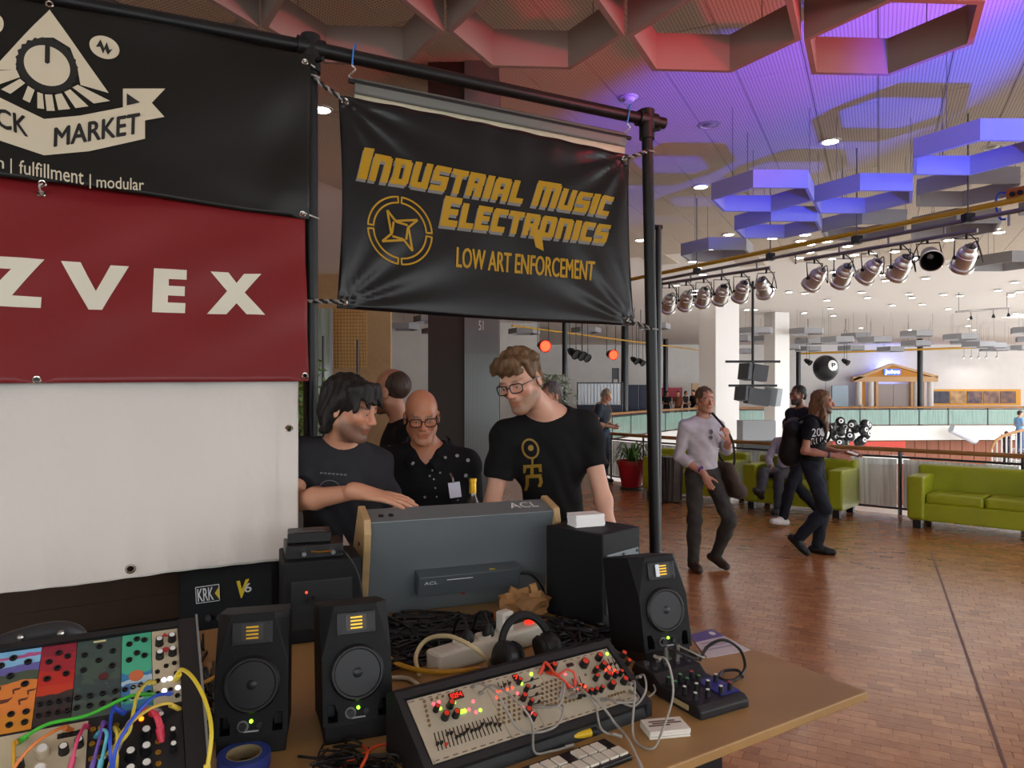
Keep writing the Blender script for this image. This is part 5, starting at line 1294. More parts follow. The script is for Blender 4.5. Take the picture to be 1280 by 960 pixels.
# ------------------------------------------------------------------ loudspeakers
CAB = mat('black_cabinet', '131416', .6, var=.08, nscale=30, bump=.1, bscale=300, spec=.25); CAB2 = mat('black_baffle', '17181b', .5, bump=.08, bscale=300)
CONE = mat('woofer_cone', '1d1e21', .35, spec=.35); RUB = mat('rubber_black', '0c0c0e', .5); RIB = mat('gold_ribbon', 'c99a2e', .3, .8); LEDG = mat('green_led', '8cf02a', .4, emit=5)
def small_monitor(label, c, rz, tilt, w=.132, h=.216, d=.16, pad=.022, mt=None, silver=False):
    t = thing('monitor_speaker', label, 'speaker', (c[0], c[1], ZT), rz)
    zf_ = d*math.sin(tilt)+.006; MB().prism([(.004, 0), (d*.95, 0), (d*.95, .006), (.004, zf_)], -w*.47, w*.47, lambda a, b, cc: (cc, a, b)).build('foam_pad', RUB, t, bevel=.002)
    K = bpy.data.objects.new('cabinet_pivot', None)     # matrix only
    M_ = Matrix.Translation((0, 0, zf_)) @ Matrix.Rotation(-tilt, 4, 'X'); bpy.data.objects.remove(K)
    hw = w/2; hm = h*.56; tw = w*.30; cf = .035
    mb = MB(); mb.M = M_
    f = [(-hw, 0, 0), (hw, 0, 0), (hw, 0, hm), (tw, 0, h), (-tw, 0, h), (-hw, 0, hm)]; g_ = [(-hw, cf, h), (hw, cf, h), (hw, d, h), (-hw, d, h), (-hw, d, 0), (hw, d, 0)]
    mb.add(f+g_, [(0, 1, 2, 3, 4, 5), (3, 2, 7), (5, 4, 6), (4, 3, 7, 6), (6, 7, 8, 9), (9, 8, 11, 10), (10, 11, 1, 0), (1, 11, 8, 7, 2), (0, 5, 6, 9, 10)])
    cabn = mb.build('cabinet', CAB, t)
    cu = MB(); cu.M = M_
    for sx in (-1, 1): cu.prism([(sx*w*.29, h*.03), (sx*w*.42, h*.03), (sx*w*.42, h*.17), (sx*w*.33, h*.17), (sx*w*.29, h*.10)], -.02, .052, lambda a, b, cc: (a, cc, b))
    carve(cabn, cu, .0015)
    def part(nm, m, fn, par=t, **kw): q = MB(); q.M = M_; fn(q); return q.build(nm, m, par, **kw)
    wz = h*.42; wr = w*.355
    part('woofer_surround', RUB, lambda q: q.lathe([(wr*1.10, 0), (wr*1.10, .005), (wr*1.02, .0095), (wr*.94, .0095), (wr*.88, .006)], 28, (0, 0, wz), (0, -1, 0)), smooth=True)
    part('woofer_cone', CONE, lambda q: q.lathe([(wr*.90, .0075), (wr*.70, .0045), (wr*.36, .0012), (.0, .001)], 28, (0, 0, wz), (0, -1, 0)), smooth=True)
    part('dust_cap', CONE, lambda q: q.lathe([(wr*.36, .001), (wr*.30, .005), (wr*.16, .0085), (0, .0095)], 20, (0, 0, wz), (0, -1, 0)), smooth=True)
    part('tweeter_plate', CAB2, lambda q: q.box((0, -.002, h*.84), (w*.56, .006, h*.19)), bevel=.0015)
    part('tweeter_frame', mt or mat('tweeter_dark', '2b2620', .4), lambda q: q.box((0, -.0056, h*.845), (w*.30, .002, h*.135)))
    if silver: part('silver_flap', mat('silver_flap', 'b8bcc0', .35, .3), lambda q: q.box((-w*.105, -.0085, h*.845), (w*.075, .003, h*.13)))
    for i in range(4): part('ribbon', RIB, lambda q: q.box((0, -.0075, h*(.80+.030*i)), (w*.17, .003, h*.014)))
    for sx in (-1, 1):
        for sz in (.765, .915): part('screw', BLK, lambda q: q.cyl((sx*w*.23, -.004, h*sz), (sx*w*.23, -.0065, h*sz), .003, 8))
        part('bass_port', RUB, lambda q: q.prism([(sx*w*.27, h*.015), (sx*w*.44, h*.015), (sx*w*.44, h*.19), (sx*w*.31, h*.19), (sx*w*.27, h*.11)], .050, .053, lambda a, b, cc: (a, cc, b)))
    k_ = part('volume_knob', BLK, lambda q: q.cyl((-w*.11, 0, h*.09), (-w*.11, -.010, h*.09), w*.052, 16)); part('knob_ring', mat('print_dim', '6a6a6a', .5), lambda q: q.lathe([(w*.072, 0), (w*.078, 0), (w*.078, -.001), (w*.072, -.001)], 20, (-w*.11, -.001, h*.09), (0, 1, 0)), k_)
    part('power_led', LEDG, lambda q: q.cyl((0, 0, h*.125), (0, -.003, h*.125), .0032, 10)); part('power_switch', BLK, lambda q: q.cyl((w*.11, 0, h*.09), (w*.11, -.004, h*.09), w*.04, 14))
    part('print', mat('print_grey', '9a9a9a'), lambda q: q.box((0, -.0008, h*.045), (w*.2, .0012, h*.012)))
    return t
def tbl(px, py, z=ZT): q = T(px, py, z); return (q.x, q.y)
bl = T(806, 817, ZT+.038); br = T(866, 807, ZT+.038)
c = (bl+br)/2; small_monitor('small black monitor with a half silver tweeter beside the mixer', c, math.atan2(br.y-bl.y, br.x-bl.x), .20, w=.137, h=.222, silver=True)
bl = T(408, 911, ZT+.036); br = T(487, 895, ZT+.036); c = (bl+br)/2; small_monitor('small black monitor with bright gold tweeter ribs, to the left of the cream synthesizer', c, .36, .20, w=.132, d=.15)
bl = T(270, 922, ZT+.036); br = T(357, 918, ZT+.036); c = (bl+br)/2; small_monitor('small black monitor facing the camera, with the blue tape roll before it', c, .26, .19, w=.128, d=.15)
def rear_box(label, name, corner, rz, w, d, h, z0=ZT-.001):
    """closed cabinet, amplifier panel on local -y, corner at its left front"""
    t = thing(name, label, 'speaker', (corner[0], corner[1], z0), rz)
    t_c = MB().box((w/2, d/2, h/2), (w, d, h)).build('cabinet', CAB, t, bevel=.005); return t
c = T(753, 786, ZT); t = rear_box('black monitor turned round, grey amplifier plate with a plug, white cards on top', 'studio_monitor', c, .80, .185, .21, .262)
PLATE = mat('amp_plate', '5b6468', .45, .4)
MB().box((.0925, -.002, .120), (.155, .008, .17)).build('amplifier_plate', PLATE, t, bevel=.001)
carve(t.children[0], MB().box((.0925, .04, .228), (.145, .10, .022)), .003); MB().box((.0925, .089, .228), (.15, .004, .026)).build('bass_slot', RUB, t)
for x in (.025, .0925, .16):
    for z in (.045, .195): MB().cyl((x, -.006, z), (x, -.009, z), .004, 8).build('screw', BLK, t)
MB().cyl((.075, -.006, .135), (.075, -.028, .135), .006, 10).build('jack', mat('brass', 'b08a3a', .3, .9), t); MB().cyl((.065, -.006, .10), (.085, -.055, .095), .012, 12).build('plug', mat('brass', 'b08a3a'), t)
MB().tube(spline([(.085, -.055, .095), (.11, -.09, .085), (.14, -.10, .05), (.15, -.07, .0)], 6), .005, 8).build('lead', RUB, t, smooth=True)
for x, z in ((.10, .165), (.115, .17), (.125, .155), (.13, .17)): MB().cyl((x, -.006, z), (x, -.010, z), .003, 8).build('trim_pot', BLK, t)
c2 = T(353, 807, ZT); t = rear_box('black monitor turned round behind the middle small monitor, gadgets on its top', 'studio_monitor', c2, .36, .205, .20, .215)
MB().box((.1, -.002, .10), (.16, .006, .13)).build('amplifier_plate', mat('amp_plate_dark', '17181a', .5), t, bevel=.001); carve(t.children[0], MB().box((.1, .04, .195), (.165, .10, .018)), .003); MB().box((.1, .089, .195), (.17, .004, .022)).build('bass_slot', RUB, t)
MB().cyl((.06, -.004, .135), (.06, -.008, .135), .003, 8).build('red_led', mat('red_led', 'ff3a20', .4, emit=4), t); MB().cyl((.075, -.004, .115), (.075, -.03, .115), .009, 10).build('plug', BLK, t)
m5 = t
kq = P(224, 780, 2.16); t = rear_box('large black monitor seen from behind with white and yellow maker lettering on its back', 'studio_monitor', (kq.x, 2.16), .12, .275, .20, .325, .949)
def kface(px, py): return None
YEL2 = mat('yellow_print', 'd8b91a', .5); WHP = mat('white_print', 'd8d8d8', .6)
Mk = Matrix.Translation((kq.x, 2.16, .949)) @ Matrix.Rotation(.12, 4, 'Z'); Mki = Mk.inverted(); nk = Vector((math.sin(.12), -math.cos(.12), 0))
def kp(px, py): p = Mki @ onplane(px, py, (kq.x, 2.16, 1), nk); return Vector((p.x, -.0035, p.z))
MB().add([kp(245, 734)+Vector((0, -.0, 0)), kp(274, 730), kp(275, 750), kp(246, 754)], [(0, 1, 2, 3)]).build('badge', mat('badge_black', '060606', .5), t, fixn=False)
for a, b in (((245, 734), (274, 730)), ((274, 730), (275, 750)), ((275, 750), (246, 754)), ((246, 754), (245, 734))): MB().bar(kp(*a), kp(*b), .0018, .0018).build('badge_border', WHP, t)
def kt(body, q, m, **kw): return letters(body, [kp(*p)+Vector((0, -.001, 0)) for p in q], 'lettering', m, t, **kw)
kt('KRK', [(247, 736), (267, 733), (268, 749), (248, 752)], WHP, offset=.015); MB().add([kp(274, 733)+Vector((0, -.001, 0)), kp(274.5, 748)+Vector((0, -.001, 0)), kp(269, 741)+Vector((0, -.001, 0))], [(0, 1, 2)]).build('badge_triangle', YEL2, t, fixn=False)
kt('V', [(296, 726), (312, 723), (310, 745), (298, 748)], YEL2, offset=.05, shear=.15); kt('6', [(306, 729), (315, 727.5), (315, 739), (306, 740.5)], WHP, offset=.01)
for i in range(3): MB().cyl(kp(262+i*14, 771)+Vector((0, .002, 0)), kp(262+i*14, 771)+Vector((0, -.012, 0)), .009, 14).build('knob', mat('knob_grey', '3a3a3c', .4), t)
MB().box(kp(296, 768), (.045, .006, .014)).build('label_plate', WHP, t)
t = thing('wooden_crate', 'dark brown wooden crate behind the painted modular case under the white banner', 'crate', (0, 0, 0))
for i in range(3): slab('board', 1.02, 2.9, 1.675, 1.69, .951+i*.085, 1.035+i*.085, mat('dark_brown_wood', '3a2413', .6, var=.2, nscale=9), t)
slab('end_board', 1.00, 1.02, 1.665, 1.70, .95, 1.2, mat('dark_brown_wood', '3a2413'), t); slab('end_board', 2.9, 2.92, 1.665, 1.70, .95, 1.2, mat('dark_brown_wood', '3a2413'), t)
# gadgets on the middle turned monitor
mw = m5.matrix_world if False else (Matrix.Translation(m5.location) @ Matrix.Rotation(.36, 4, 'Z'))
q = mw @ Vector((.085, .09, .2145))
t = thing('audio_interface', 'flat black box with silver plugs on the turned black monitor', 'device', q, .36); MB().box((0, 0, .018), (.15, .12, .036)).build('case', mat('black_plastic', '101011', .4), t, bevel=.003)
for x in (-.03, .045): MB().cyl((x, -.06, .018), (x, -.085, .018), .006, 10).build('jack', STEEL, t)
MB().tube(spline([(-.01, -.064, .02), (.01, -.075, .019), (.04, -.068, .018)], 5), .003, 6).build('toggle', mat('brass', 'b08a3a'), t)
t = thing('control_box', 'small black box stacked on the flat black box', 'device', (q.x, q.y, q.z+.036), .30); MB().box((-.01, .01, .014), (.115, .09, .028)).build('case', mat('black_plastic', '101011'), t, bevel=.004); MB().box((-.01, .01, .0288), (.08, .06, .002)).build('lid', mat('knob_grey', '3a3a3c'), t)
# ------------------------------------------------------------------ grey console
CBL, CBR = Vector((-.429, 2.098, ZT-.002)), Vector((.1035, 2.304, ZT-.002)); CX = (CBR-CBL).normalized(); CY = Vector((-CX.y, CX.x, 0)); CW_ = (CBR-CBL).length; HCN = .288; DCN = .165
crz = math.atan2(CX.y, CX.x); t = con = thing('console', 'grey steel synthesizer console with wooden end cheeks, seen from its back', 'synthesizer', CBL, crz)
GS = mat('grey_steel', '6a7174', .42, .25, var=.05, nscale=4)
TLT = .26; HCN = .300; DCN = .095; MCN = Matrix.Rotation(TLT, 4, 'X')      # housing leans towards the table front
def cpart(nm, m, fn, par=t, **kw): q = MB(); q.M = MCN; fn(q); return q.build(nm, m, par, **kw)
cpart('housing', GS, lambda q: q.box((CW_/2, DCN/2, HCN/2), (CW_, DCN, HCN)), bevel=.002)
PLY = mat('plywood_cheek', 'a88a60', .5, var=.14, nscale=7, stretch=(1, 1, 3))
ch = [MCN @ Vector((0, y_, z_)) for y_, z_ in ((-.012, .02), (-.018, HCN-.028), (.004, HCN+.008), (DCN+.01, HCN+.008), (DCN+.07, HCN*.5))]
chp = [(v.y, v.z) for v in ch]; chp = [(chp[0][0]+.01, 0)]+chp+[(.19, 0)]
for x in (-.021, CW_): MB().prism(chp, x, x+.021, lambda a, b, cc: (cc, a, b)).build('end_cheek', PLY, t, bevel=.003)
MB().cyl((-.021, .0, HCN*.72), (-.024, .0, HCN*.72), .006, 10).build('cheek_screw', BLK, t)
cpart('power_supply_box', mat('grey_steel_dark', '50575a', .4, .25), lambda q: q.box((CW_*.52, -.026, .108), (CW_*.56, .052, .062)), bevel=.002)
def cq(x0, x1, y, z0, z1): return [MCN @ Vector(v) for v in ((x0, y, z0), (x1, y, z0), (x1, y, z1), (x0, y, z1))]
letters('ACL', cq(CW_*.27, CW_*.34, -.0528, .125, .115), 'lettering', WHP, t); cpart('print_line', WHP, lambda q: q.box((CW_*.46, -.0525, .125), (.08, .001, .002)))
for i in range(3): cpart('indicator', YEL2, lambda q: q.cyl((CW_*(.63+.012*i), -.04, .139), (CW_*(.63+.012*i), -.04, .1415), .0022, 8))
cu = MB(); cu.M = MCN
for i in range(12): cu.box((.022+i*.0052, .005, .155), (.0024, .03, .085))
for i in range(10): cu.box((CW_-.07+i*.0048, .005, .18), (.0024, .03, .06))
carve(con.children[0], cu, 0)
for i in range(12): cpart('vent_slot', mat('grey_steel_dark', '50575a'), lambda q: q.box((.022+i*.0052, .0195, .155), (.003, .002, .087)))
for i in range(10): cpart('vent_slot', mat('grey_steel_dark', '50575a'), lambda q: q.box((CW_-.07+i*.0048, .0195, .18), (.003, .002, .062)))
for x in (.035, .065): cpart('socket', mat('black_plastic', '101011', .4), lambda q: q.lathe([(.008, HCN), (.008, HCN+.003), (.005, HCN+.003), (.0045, HCN+.0005), (0, HCN+.0005)], 14, (x, .04, 0)))
letters('ACL', [MCN @ Vector(v) for v in ((CW_-.13, .075, HCN+.0012), (CW_-.035, .075, HCN+.0012), (CW_-.035, .035, HCN+.0012), (CW_-.13, .035, HCN+.0012))], 'lettering', WHP, t)
MB().tube(spline([(CW_*.80, -.06, .10), (CW_*.86, -.08, .10), (CW_*.93, -.07, .06), (CW_*.97, -.06, .004)], 6), .005, 8).build('mains_lead', RUB, t, smooth=True)
cpart('plug', mat('red_plug', '8a2a20', .4), lambda q: q.cyl((CW_*.5, -.0, .06), (CW_*.5, -.025, .06), .006, 10))
# bottle, card boxes
q = P(591, 610, 2.42); zb = ZT-.002; t = thing('bottle', 'dark bottle with a gold foil neck behind the console', 'bottle', (q.x, q.y, zb)); zt = P(591, 598, 2.42).z-zb
MB().lathe([(.033, 0), (.036, .006), (.036, zt*.62), (.028, zt*.74), (.0125, zt*.84), (.0115, zt*.9)], 20).build('glass', mat('bottle_glass', '1c130a', .12, coat=.5), t, smooth=True); MB().lathe([(.0125, zt*.865), (.0128, zt*.9), (.0122, zt*.965), (.0138, zt*.97), (.0138, zt), (0, zt)], 16).build('gold_foil', mat('gold_foil', 'c79a2a', .3, .7), t, smooth=True)
def cards(name, label, c, rz, w, d, h, n, m=None, lift=True, txt=None):
    t = thing(name, label, 'cards', c, rz); m = m or mat('card_white', 'd8d2c6', .6); rr = random.Random(n)
    for i in range(n): MB().box((rr.uniform(-.0015, .0015), rr.uniform(-.0015, .0015), h*(i+.5)/n), (w, d, h/n*.93), Matrix.Rotation(rr.uniform(-.02, .02), 3, 'Z')).build('card', m, t)
    if txt:
        for i, (a, b) in enumerate(txt): MB().box(((a+b)/2*w, d*(.22-.16*i), h+.0004), ((b-a)*w, d*.07, .0008)).build('print_line', mat('print_brown', '5a463c', .6), t)
    return t
q = P(727, 648, 2.14); q.z = ZT-.001+.262
cards('card_stack', 'tall stack of white cards on the turned monitor with the grey plate', (q.x+.012, q.y-.005, q.z), .38, .095, .06, .036, 9, mat('card_bright', 'e4e2e0', .6))
q = T(831, 915, ZT); cards('card_stack', 'low stack of cream cards with brown print on the table edge', (q.x, q.y, ZT), .18, .082, .052, .016, 6, None, True, [(-.35, .3), (-.3, .42), (-.42, .1)])
# ------------------------------------------------------------------ left modular synthesizer
LT = Vector((-.493, 1.05, 1.35)); LW = Vector((-.885, -.466, 0)); LD = Vector((.404, -.766, -.5)); LN = LW.cross(LD).normalized()
if LN.z < 0: LN = -LN
LXR = -LW                                           # local x to the right, y up-slope, z out of the panel
def frame_of(o, x, y): z = x.cross(y).normalized(); return Matrix.Translation(o) @ Matrix((x, y, z)).transposed().to_4x4()
MLEFT = frame_of(LT, LXR, -LD)                       # origin: top right corner of the modules; x<0 to the left, y<0 downwards
def root_at(name, label, cat, M_): t = thing(name, label, cat, M_.translation, 0); t.rotation_euler = M_.to_euler(); return t
t = root_at('modular_case', 'large modular synthesizer case with painted panels and coloured patch leads', 'synthesizer', MLEFT); lc = t
RACK = mat('rack_black', '141415', .45); ALU = mat('rack_aluminium', '9aa3a6', .3, .9)
RH = .1285
MB().box((-.27, -.155, -.045), (.59, .33, .07)).build('case', RACK, t, bevel=.003)
MB().box((.012, -.155, .0), (.024, .33, .02)).build('side_rail', RACK, t); MB().box((.0255, -.155, .002), (.003, .335, .022)).build('side_edge', ALU, t)
MB().box((-.27, .006, .0), (.56, .010, .014)).build('top_rail', RACK, t); MB().box((-.27, -.1325, -.004), (.56, .006, .012)).build('middle_rail', RACK, t)
# feet reaching the table
Mi = MLEFT.inverted()
for x, y in ((-.02, -.02), (-.5, -.02), (-.02, -.29), (-.5, -.29)):
    p = MLEFT @ Vector((x, y, -.06)); MB().cyl(Mi @ p, Mi @ Vector((p.x, p.y, ZT)), .02, 8).build('prop', RACK, t)
KN = mat('knob_black', '121213', .4); KW = mat('knob_white', 'c9c6bf', .45); KRED = mat('knob_red', 'c8331a', .4); JM = mat('jack_dark', '1a1816', .4, .3); PCREAM = mat('panel_cream', 'b3a68c', .5, .1, var=.05, nscale=20); PBLK = mat('panel_black', '17171a', .45)
def module(x1, w, row, m, name='module', cy=None):
    """panel whose right edge is at x1 (<=0)"""
    y0 = -row*(RH+.004); o = MB().box((x1-w/2, y0-RH/2, .001), (w-.0006, RH, .003)).build(name, m, lc, bevel=.0004); return o, (x1-w, y0)
def jacks(par, pts, r=.0032, m=JM, h=.002):
    mb = MB()
    for x, y in pts: mb.lathe([(r, .0025), (r, .0025+h), (r*.55, .0025+h), (r*.5, .0026), (0, .0026)], 10, (x, y, 0), (0, 0, 1))
    return tag(mb.build('jack_sockets', m, par, smooth=True), kind='stuff')
def knob(par, x, y, r, m=KN, capm=KW, h=.012, line=True):
    o = MB().lathe([(r*1.1, .0026), (r*1.05, .005), (r*.95, .0026+h), (r*.8, .0028+h), (0, .0028+h)], 16, (x, y, 0), (0, 0, 1)).build('knob', m, par, smooth=True)
    if capm: MB().lathe([(r*.72, .0026+h), (r*.70, .0034+h), (0, .0034+h)], 14, (x, y, 0), (0, 0, 1)).build('knob_cap', capm, o)
    return o
def art(name, cols, scale, band):                    # painted panel: noise mixed over a vertical ramp in panel space
    m = bpy.data.materials.new(name); m.use_nodes = True; nt = m.node_tree; L = nt.links.new; b = nt.nodes['Principled BSDF']
    tc = nt.nodes.new('ShaderNodeTexCoord'); sp_ = nt.nodes.new('ShaderNodeSeparateXYZ'); L(tc.outputs['Object'], sp_.inputs[0])
    n = nt.nodes.new('ShaderNodeTexNoise'); n.inputs['Scale'].default_value = scale; n.inputs['Detail'].default_value = 2; L(tc.outputs['Object'], n.inputs['Vector'])
    a = nt.nodes.new('ShaderNodeMath'); a.operation = 'MULTIPLY_ADD'; a.inputs[1].default_value = -1/RH; L(sp_.outputs[1], a.inputs[0])
    q = nt.nodes.new('ShaderNodeMath'); q.operation = 'MULTIPLY_ADD'; q.inputs[1].default_value = band; q.inputs[2].default_value = -band/2; L(n.outputs[0], q.inputs[0]); L(q.outputs[0], a.inputs[2])
    r = nt.nodes.new('ShaderNodeValToRGB'); L(a.outputs[0], r.inputs[0]); r.color_ramp.interpolation = 'CONSTANT'; el = r.color_ramp.elements
    el[0].position = 0; el[0].color = (*lin(cols[0][1]), 1); el[1].position = cols[1][0]; el[1].color = (*lin(cols[1][1]), 1)
    for p_, c_ in cols[2:]: e = el.new(p_); e.color = (*lin(c_), 1)
    L(r.outputs[0], b.inputs['Base Color']); b.inputs['Roughness'].default_value = .45; return m
A_OR = art('orange_landscape', [(0, '6fa6c9'), (.06, 'a04a78'), (.10, '78abc9'), (.2, '5a5490'), (.30, '3f4a3a'), (.42, 'c87430'), (.80, 'c07a24')], 26, .14)
A_RED = art('red_sunset', [(0, '7a1a2c'), (.14, '8f1f2a'), (.34, 'a8241c'), (.52, 'b0321a'), (.62, '2c2422'), (.84, '4a201c'), (.88, '2a2422')], 20, .18)
A_GRN = art('moss_panel', [(0, '35443f'), (.3, '3a4a40'), (.5, '2f3d3d'), (.75, '3f4d44')], 60, .9)
A_TEAL = art('teal_panel', [(0, '3f9a78'), (.52, '2f6f9a'), (.6, '9fb8c4'), (.68, '3a6aa0'), (.82, '3f9a78'), (.92, '2f6f9a')], 70, .22)
DARK = mat('black_plastic', '101011', .4)
# upper row from the right
w1, w2, w3, w4, w5 = .0345, .0375, .0545, .041, .062
m_, (x0, y0) = module(0, w1, 0, PCREAM)
for fx, fy in ((.28, .20), (.75, .17), (.28, .385), (.75, .365)): knob(m_, x0+w1*fx, y0-RH*fy, .0052, KN, KW)
MB().prism([(x0+w1*.36, y0-RH*.10), (x0+w1*.62, y0-RH*.10), (x0+w1*.49, y0-RH*.045)], .0024, .0032).build('red_triangle', mat('red_print', 'b02a3a', .5), m_)
MB().lathe([(.0045, .0024), (.0045, .0032), (0, .0032)], 16, (x0+w1*.5, y0-RH*.29, 0)).build('red_disc', mat('red_print', 'b02a3a'), m_)
for fx, fy in ((.40, .70), (.62, .695), (.40, .84), (.88, .83)): MB().lathe([(.0034, .0024), (.003, .0045), (0, .005)], 12, (x0+w1*fx, y0-RH*fy, 0)).build('lit_button', mat('white_led', 'e6ecff', .4, emit=2.2), m_, smooth=True)
jacks(m_, [(x0+w1*a, y0-RH*b) for a, b in ((.18, .58), (.50, .52), (.80, .50), (.18, .70), (.18, .86), (.62, .84), (.85, .64), (.85, .93))])
xr = -w1; m_, (x0, y0) = module(xr, w2, 0, A_TEAL)
jacks(m_, [(x0+w2*a, y0-RH*b) for a, b in ((.25, .14), (.75, .11), (.5, .08), (.25, .36), (.75, .33), (.5, .28))], .0042, DARK); jacks(m_, [(x0+w2*a, y0-RH*b) for a, b in ((.12, .74), (.12, .86), (.38, .73), (.62, .72), (.38, .85), (.62, .84), (.88, .70), (.88, .83))], .0034)
MB().box((x0+w2*.5, y0-RH*.79, .0026), (w2*.42, RH*.2, .0008)).build('pale_patch', mat('panel_pale', '9aa6a0', .5), m_); MB().lathe([(.009, .0024), (.009, .0032), (0, .0032)], 18, (x0+w2*.48, y0-RH*.58, 0)).build('orange_disc', mat('orange_print', 'b5603a', .5), m_)
letters('KEYS', [(x0+w2*.1, y0-RH*.035, .003), (x0+w2*.9, y0-RH*.035, .003), (x0+w2*.9, y0-RH*.055, .003), (x0+w2*.1, y0-RH*.055, .003)], 'print', mat('red_print', 'b02a3a'), m_) if False else None
xr -= w2; m_, (x0, y0) = module(xr, w3, 0, A_GRN)
jacks(m_, [(x0+w3*a, y0-RH*b) for a, b in ((.5, .11), (.18, .20), (.80, .20), (.50, .30), (.18, .40), (.80, .40))], .0042, DARK); jacks(m_, [(x0+w3*(.10+.26*i), y0-RH*b) for i in range(4) for b in (.74, .86)], .0040, DARK)
MB().lathe([(.006, .0024), (.006, .0034), (0, .0034)], 16, (x0+w3*.62, y0-RH*.52, 0)).build('dark_red_button', mat('dark_red', '4a1c20', .4), m_); MB().box((x0+w3*.5, y0-RH*.035, .0028), (w3*.28, RH*.02, .0008)).build('print', mat('pale_print', 'c9c08a', .5), m_)
xr -= w3; m_, (x0, y0) = module(xr, w4, 0, A_RED)
jacks(m_, [(x0+w4*a, y0-RH*b) for a, b in ((.25, .22), (.76, .18), (.5, .12), (.5, .32), (.25, .44), (.76, .41))], .0042, DARK); jacks(m_, [(x0+w4*(.14+.25*i), y0-RH*b) for i in range(4) for b in (.74, .87)], .0038, DARK)
xr -= w4; m_, (x0, y0) = module(xr, w5, 0, A_OR)
jacks(m_, [(x0+w5*a, y0-RH*b) for a, b in ((.3, .18), (.78, .18), (.5, .10), (.5, .33), (.3, .47), (.78, .46))], .0046, DARK); jacks(m_, [(x0+w5*(.12+.25*i), y0-RH*b) for i in range(4) for b in (.80, .92)], .0040, DARK)
mb = MB()                                            # small silhouettes of animals on the orange field
for fx, fy, s_ in ((.45, .66, 1.6), (.80, .66, .9), (.92, .56, .8), (.66, .52, .8)):
    c = Vector((x0+w5*fx, y0-RH*fy, .0027)); mb.prism([(c.x-.004*s_, c.y), (c.x+.003*s_, c.y+.001*s_), (c.x+.006*s_, c.y+.005*s_), (c.x+.003*s_, c.y+.004*s_), (c.x-.004*s_, c.y+.004*s_), (c.x-.007*s_, c.y+.002*s_), (c.x-.005*s_, c.y-.006*s_), (c.x-.003*s_, c.y-.006*s_)], .0024, .0030)
tag(mb.build('painted_figures', mat('figure_brown', '5a2f22', .5), m_), kind='stuff')
xr -= w5
for w_, pm in ((.05, A_TEAL), (.06, PBLK), (.07, PCREAM), (.08, A_GRN)):
    if xr-w_ < -.545: break
    m_, (x0, y0) = module(xr, w_, 0, pm); jacks(m_, [(x0+w_*(.2+.3*i), y0-RH*(.2+.2*j)) for i in range(3) for j in range(4)]); xr -= w_
# lower row
wA, wB = .107, .120
m_, (x0, y0) = module(0, wA, 1, PBLK)
for fx, fy in ((.60, .30), (.60, .48), (.60, .66), (.44, .50), (.44, .68), (.76, .16), (.88, .36), (.88, .52), (.17, .52), (.17, .68), (.25, .86)): knob(m_, x0+wA*fx, y0-RH*fy, .0062 if fx in (.60, .44) else .0042, KN, KW, .013)
jacks(m_, [(x0+wA*(.05+.08*i), y0-RH*(.12+.16*j)) for i in range(4) for j in range(5)]+[(x0+wA*(.72), y0-RH*(.4+.12*i)) for i in range(4)], .0034, mat('brass', 'b08a3a'))
MB().lathe([(.003, .0024), (.003, .004), (0, .0045)], 10, (x0+wA*.55, y0-RH*.10, 0)).build('orange_led', mat('orange_led', 'ff6a10', .4, emit=5), m_)
m_, (x0, y0) = module(-wA, wB, 1, PCREAM)
for fx, fy, r_ in ((.62, .28, .0075), (.62, .48, .0075), (.62, .68, .0075), (.44, .62, .0085), (.80, .30, .0055), (.93, .26, .0050), (.44, .36, .005)): knob(m_, x0+wB*fx, y0-RH*fy, r_, mat('knob_cream', 'a99c84', .5) if r_ == .0075 else KN, KW, .012)
jacks(m_, [(x0+wB*(.06+.08*i), y0-RH*b) for i in range(2) for b in (.24, .36, .5, .64, .8)]+[(x0+wB*(.78+.07*i), y0-RH*b) for i in range(3) for b in (.12, .72)], .0034)
for fy in (.32, .60): MB().lathe([(.0032, .0024), (.003, .0042), (0, .0046)], 10, (x0+wB*.235, y0-RH*fy, 0)).build('green_led', LEDG, m_)
for fy in (.12, .72): MB().box((x0+wB*.84, y0-RH*fy, .0027), (wB*.22, RH*.055, .0008)).build('black_patch', PBLK, m_)
for w_, xs_ in ((.09, -wA-wB), (.09, -wA-wB-.09)):
    m_, (x0, y0) = module(xs_, w_, 1, PCREAM); jacks(m_, [(x0+w_*(.2+.2*i), y0-RH*(.2+.2*j)) for i in range(4) for j in range(4)])
# patch leads of the left synthesizer: image points pulled out of the panel plane
def LP(px, py, h): p = onplane(px, py, LT, LN); return p+LN*h
def LJ(fx, fy): return MLEFT @ Vector((-wA+wA*fx, -(RH+.004)-RH*fy, .006))
def lead(label, pts, hexc, r=.0021, ends=True, FP=LP):
    q = [p if isinstance(p, Vector) else FP(*p) for p in pts]; t = thing('patch_lead', label, 'cable', (0, 0, 0)); m = mat('lead_'+hexc, hexc, .45)
    MB().tube(spline(q, 9), r, 8).build('wire', m, t, smooth=True)
    if ends:
        for a, b in ((q[0], q[1]), (q[-1], q[-2])): MB().cyl(a-(b-a).normalized()*.004, a+(b-a).normalized()*.014, r*1.6, 10).build('plug', m, t, smooth=True)
    return t
lead('green patch lead running from the cream corner module across to the cream lower module', [(193, 872, .004), (186, 882, .022), (160, 894, .035), (110, 914, .03), (60, 926, .03), (21, 931, .004)], '3aa32e')
lead('long blue patch lead from the cream corner module to the bottom of the case', [(213, 869, .004), (209, 880, .02), (190, 905, .050), (165, 935, .052), (145, 965, .04), (140, 985, .004)], '2447b5')
lead('blue patch lead looping over the black lower module', [(153, 898, .012), (143, 898, .02), (139, 915, .026), (138, 950, .03), (140, 975, .004)], '2447b5')
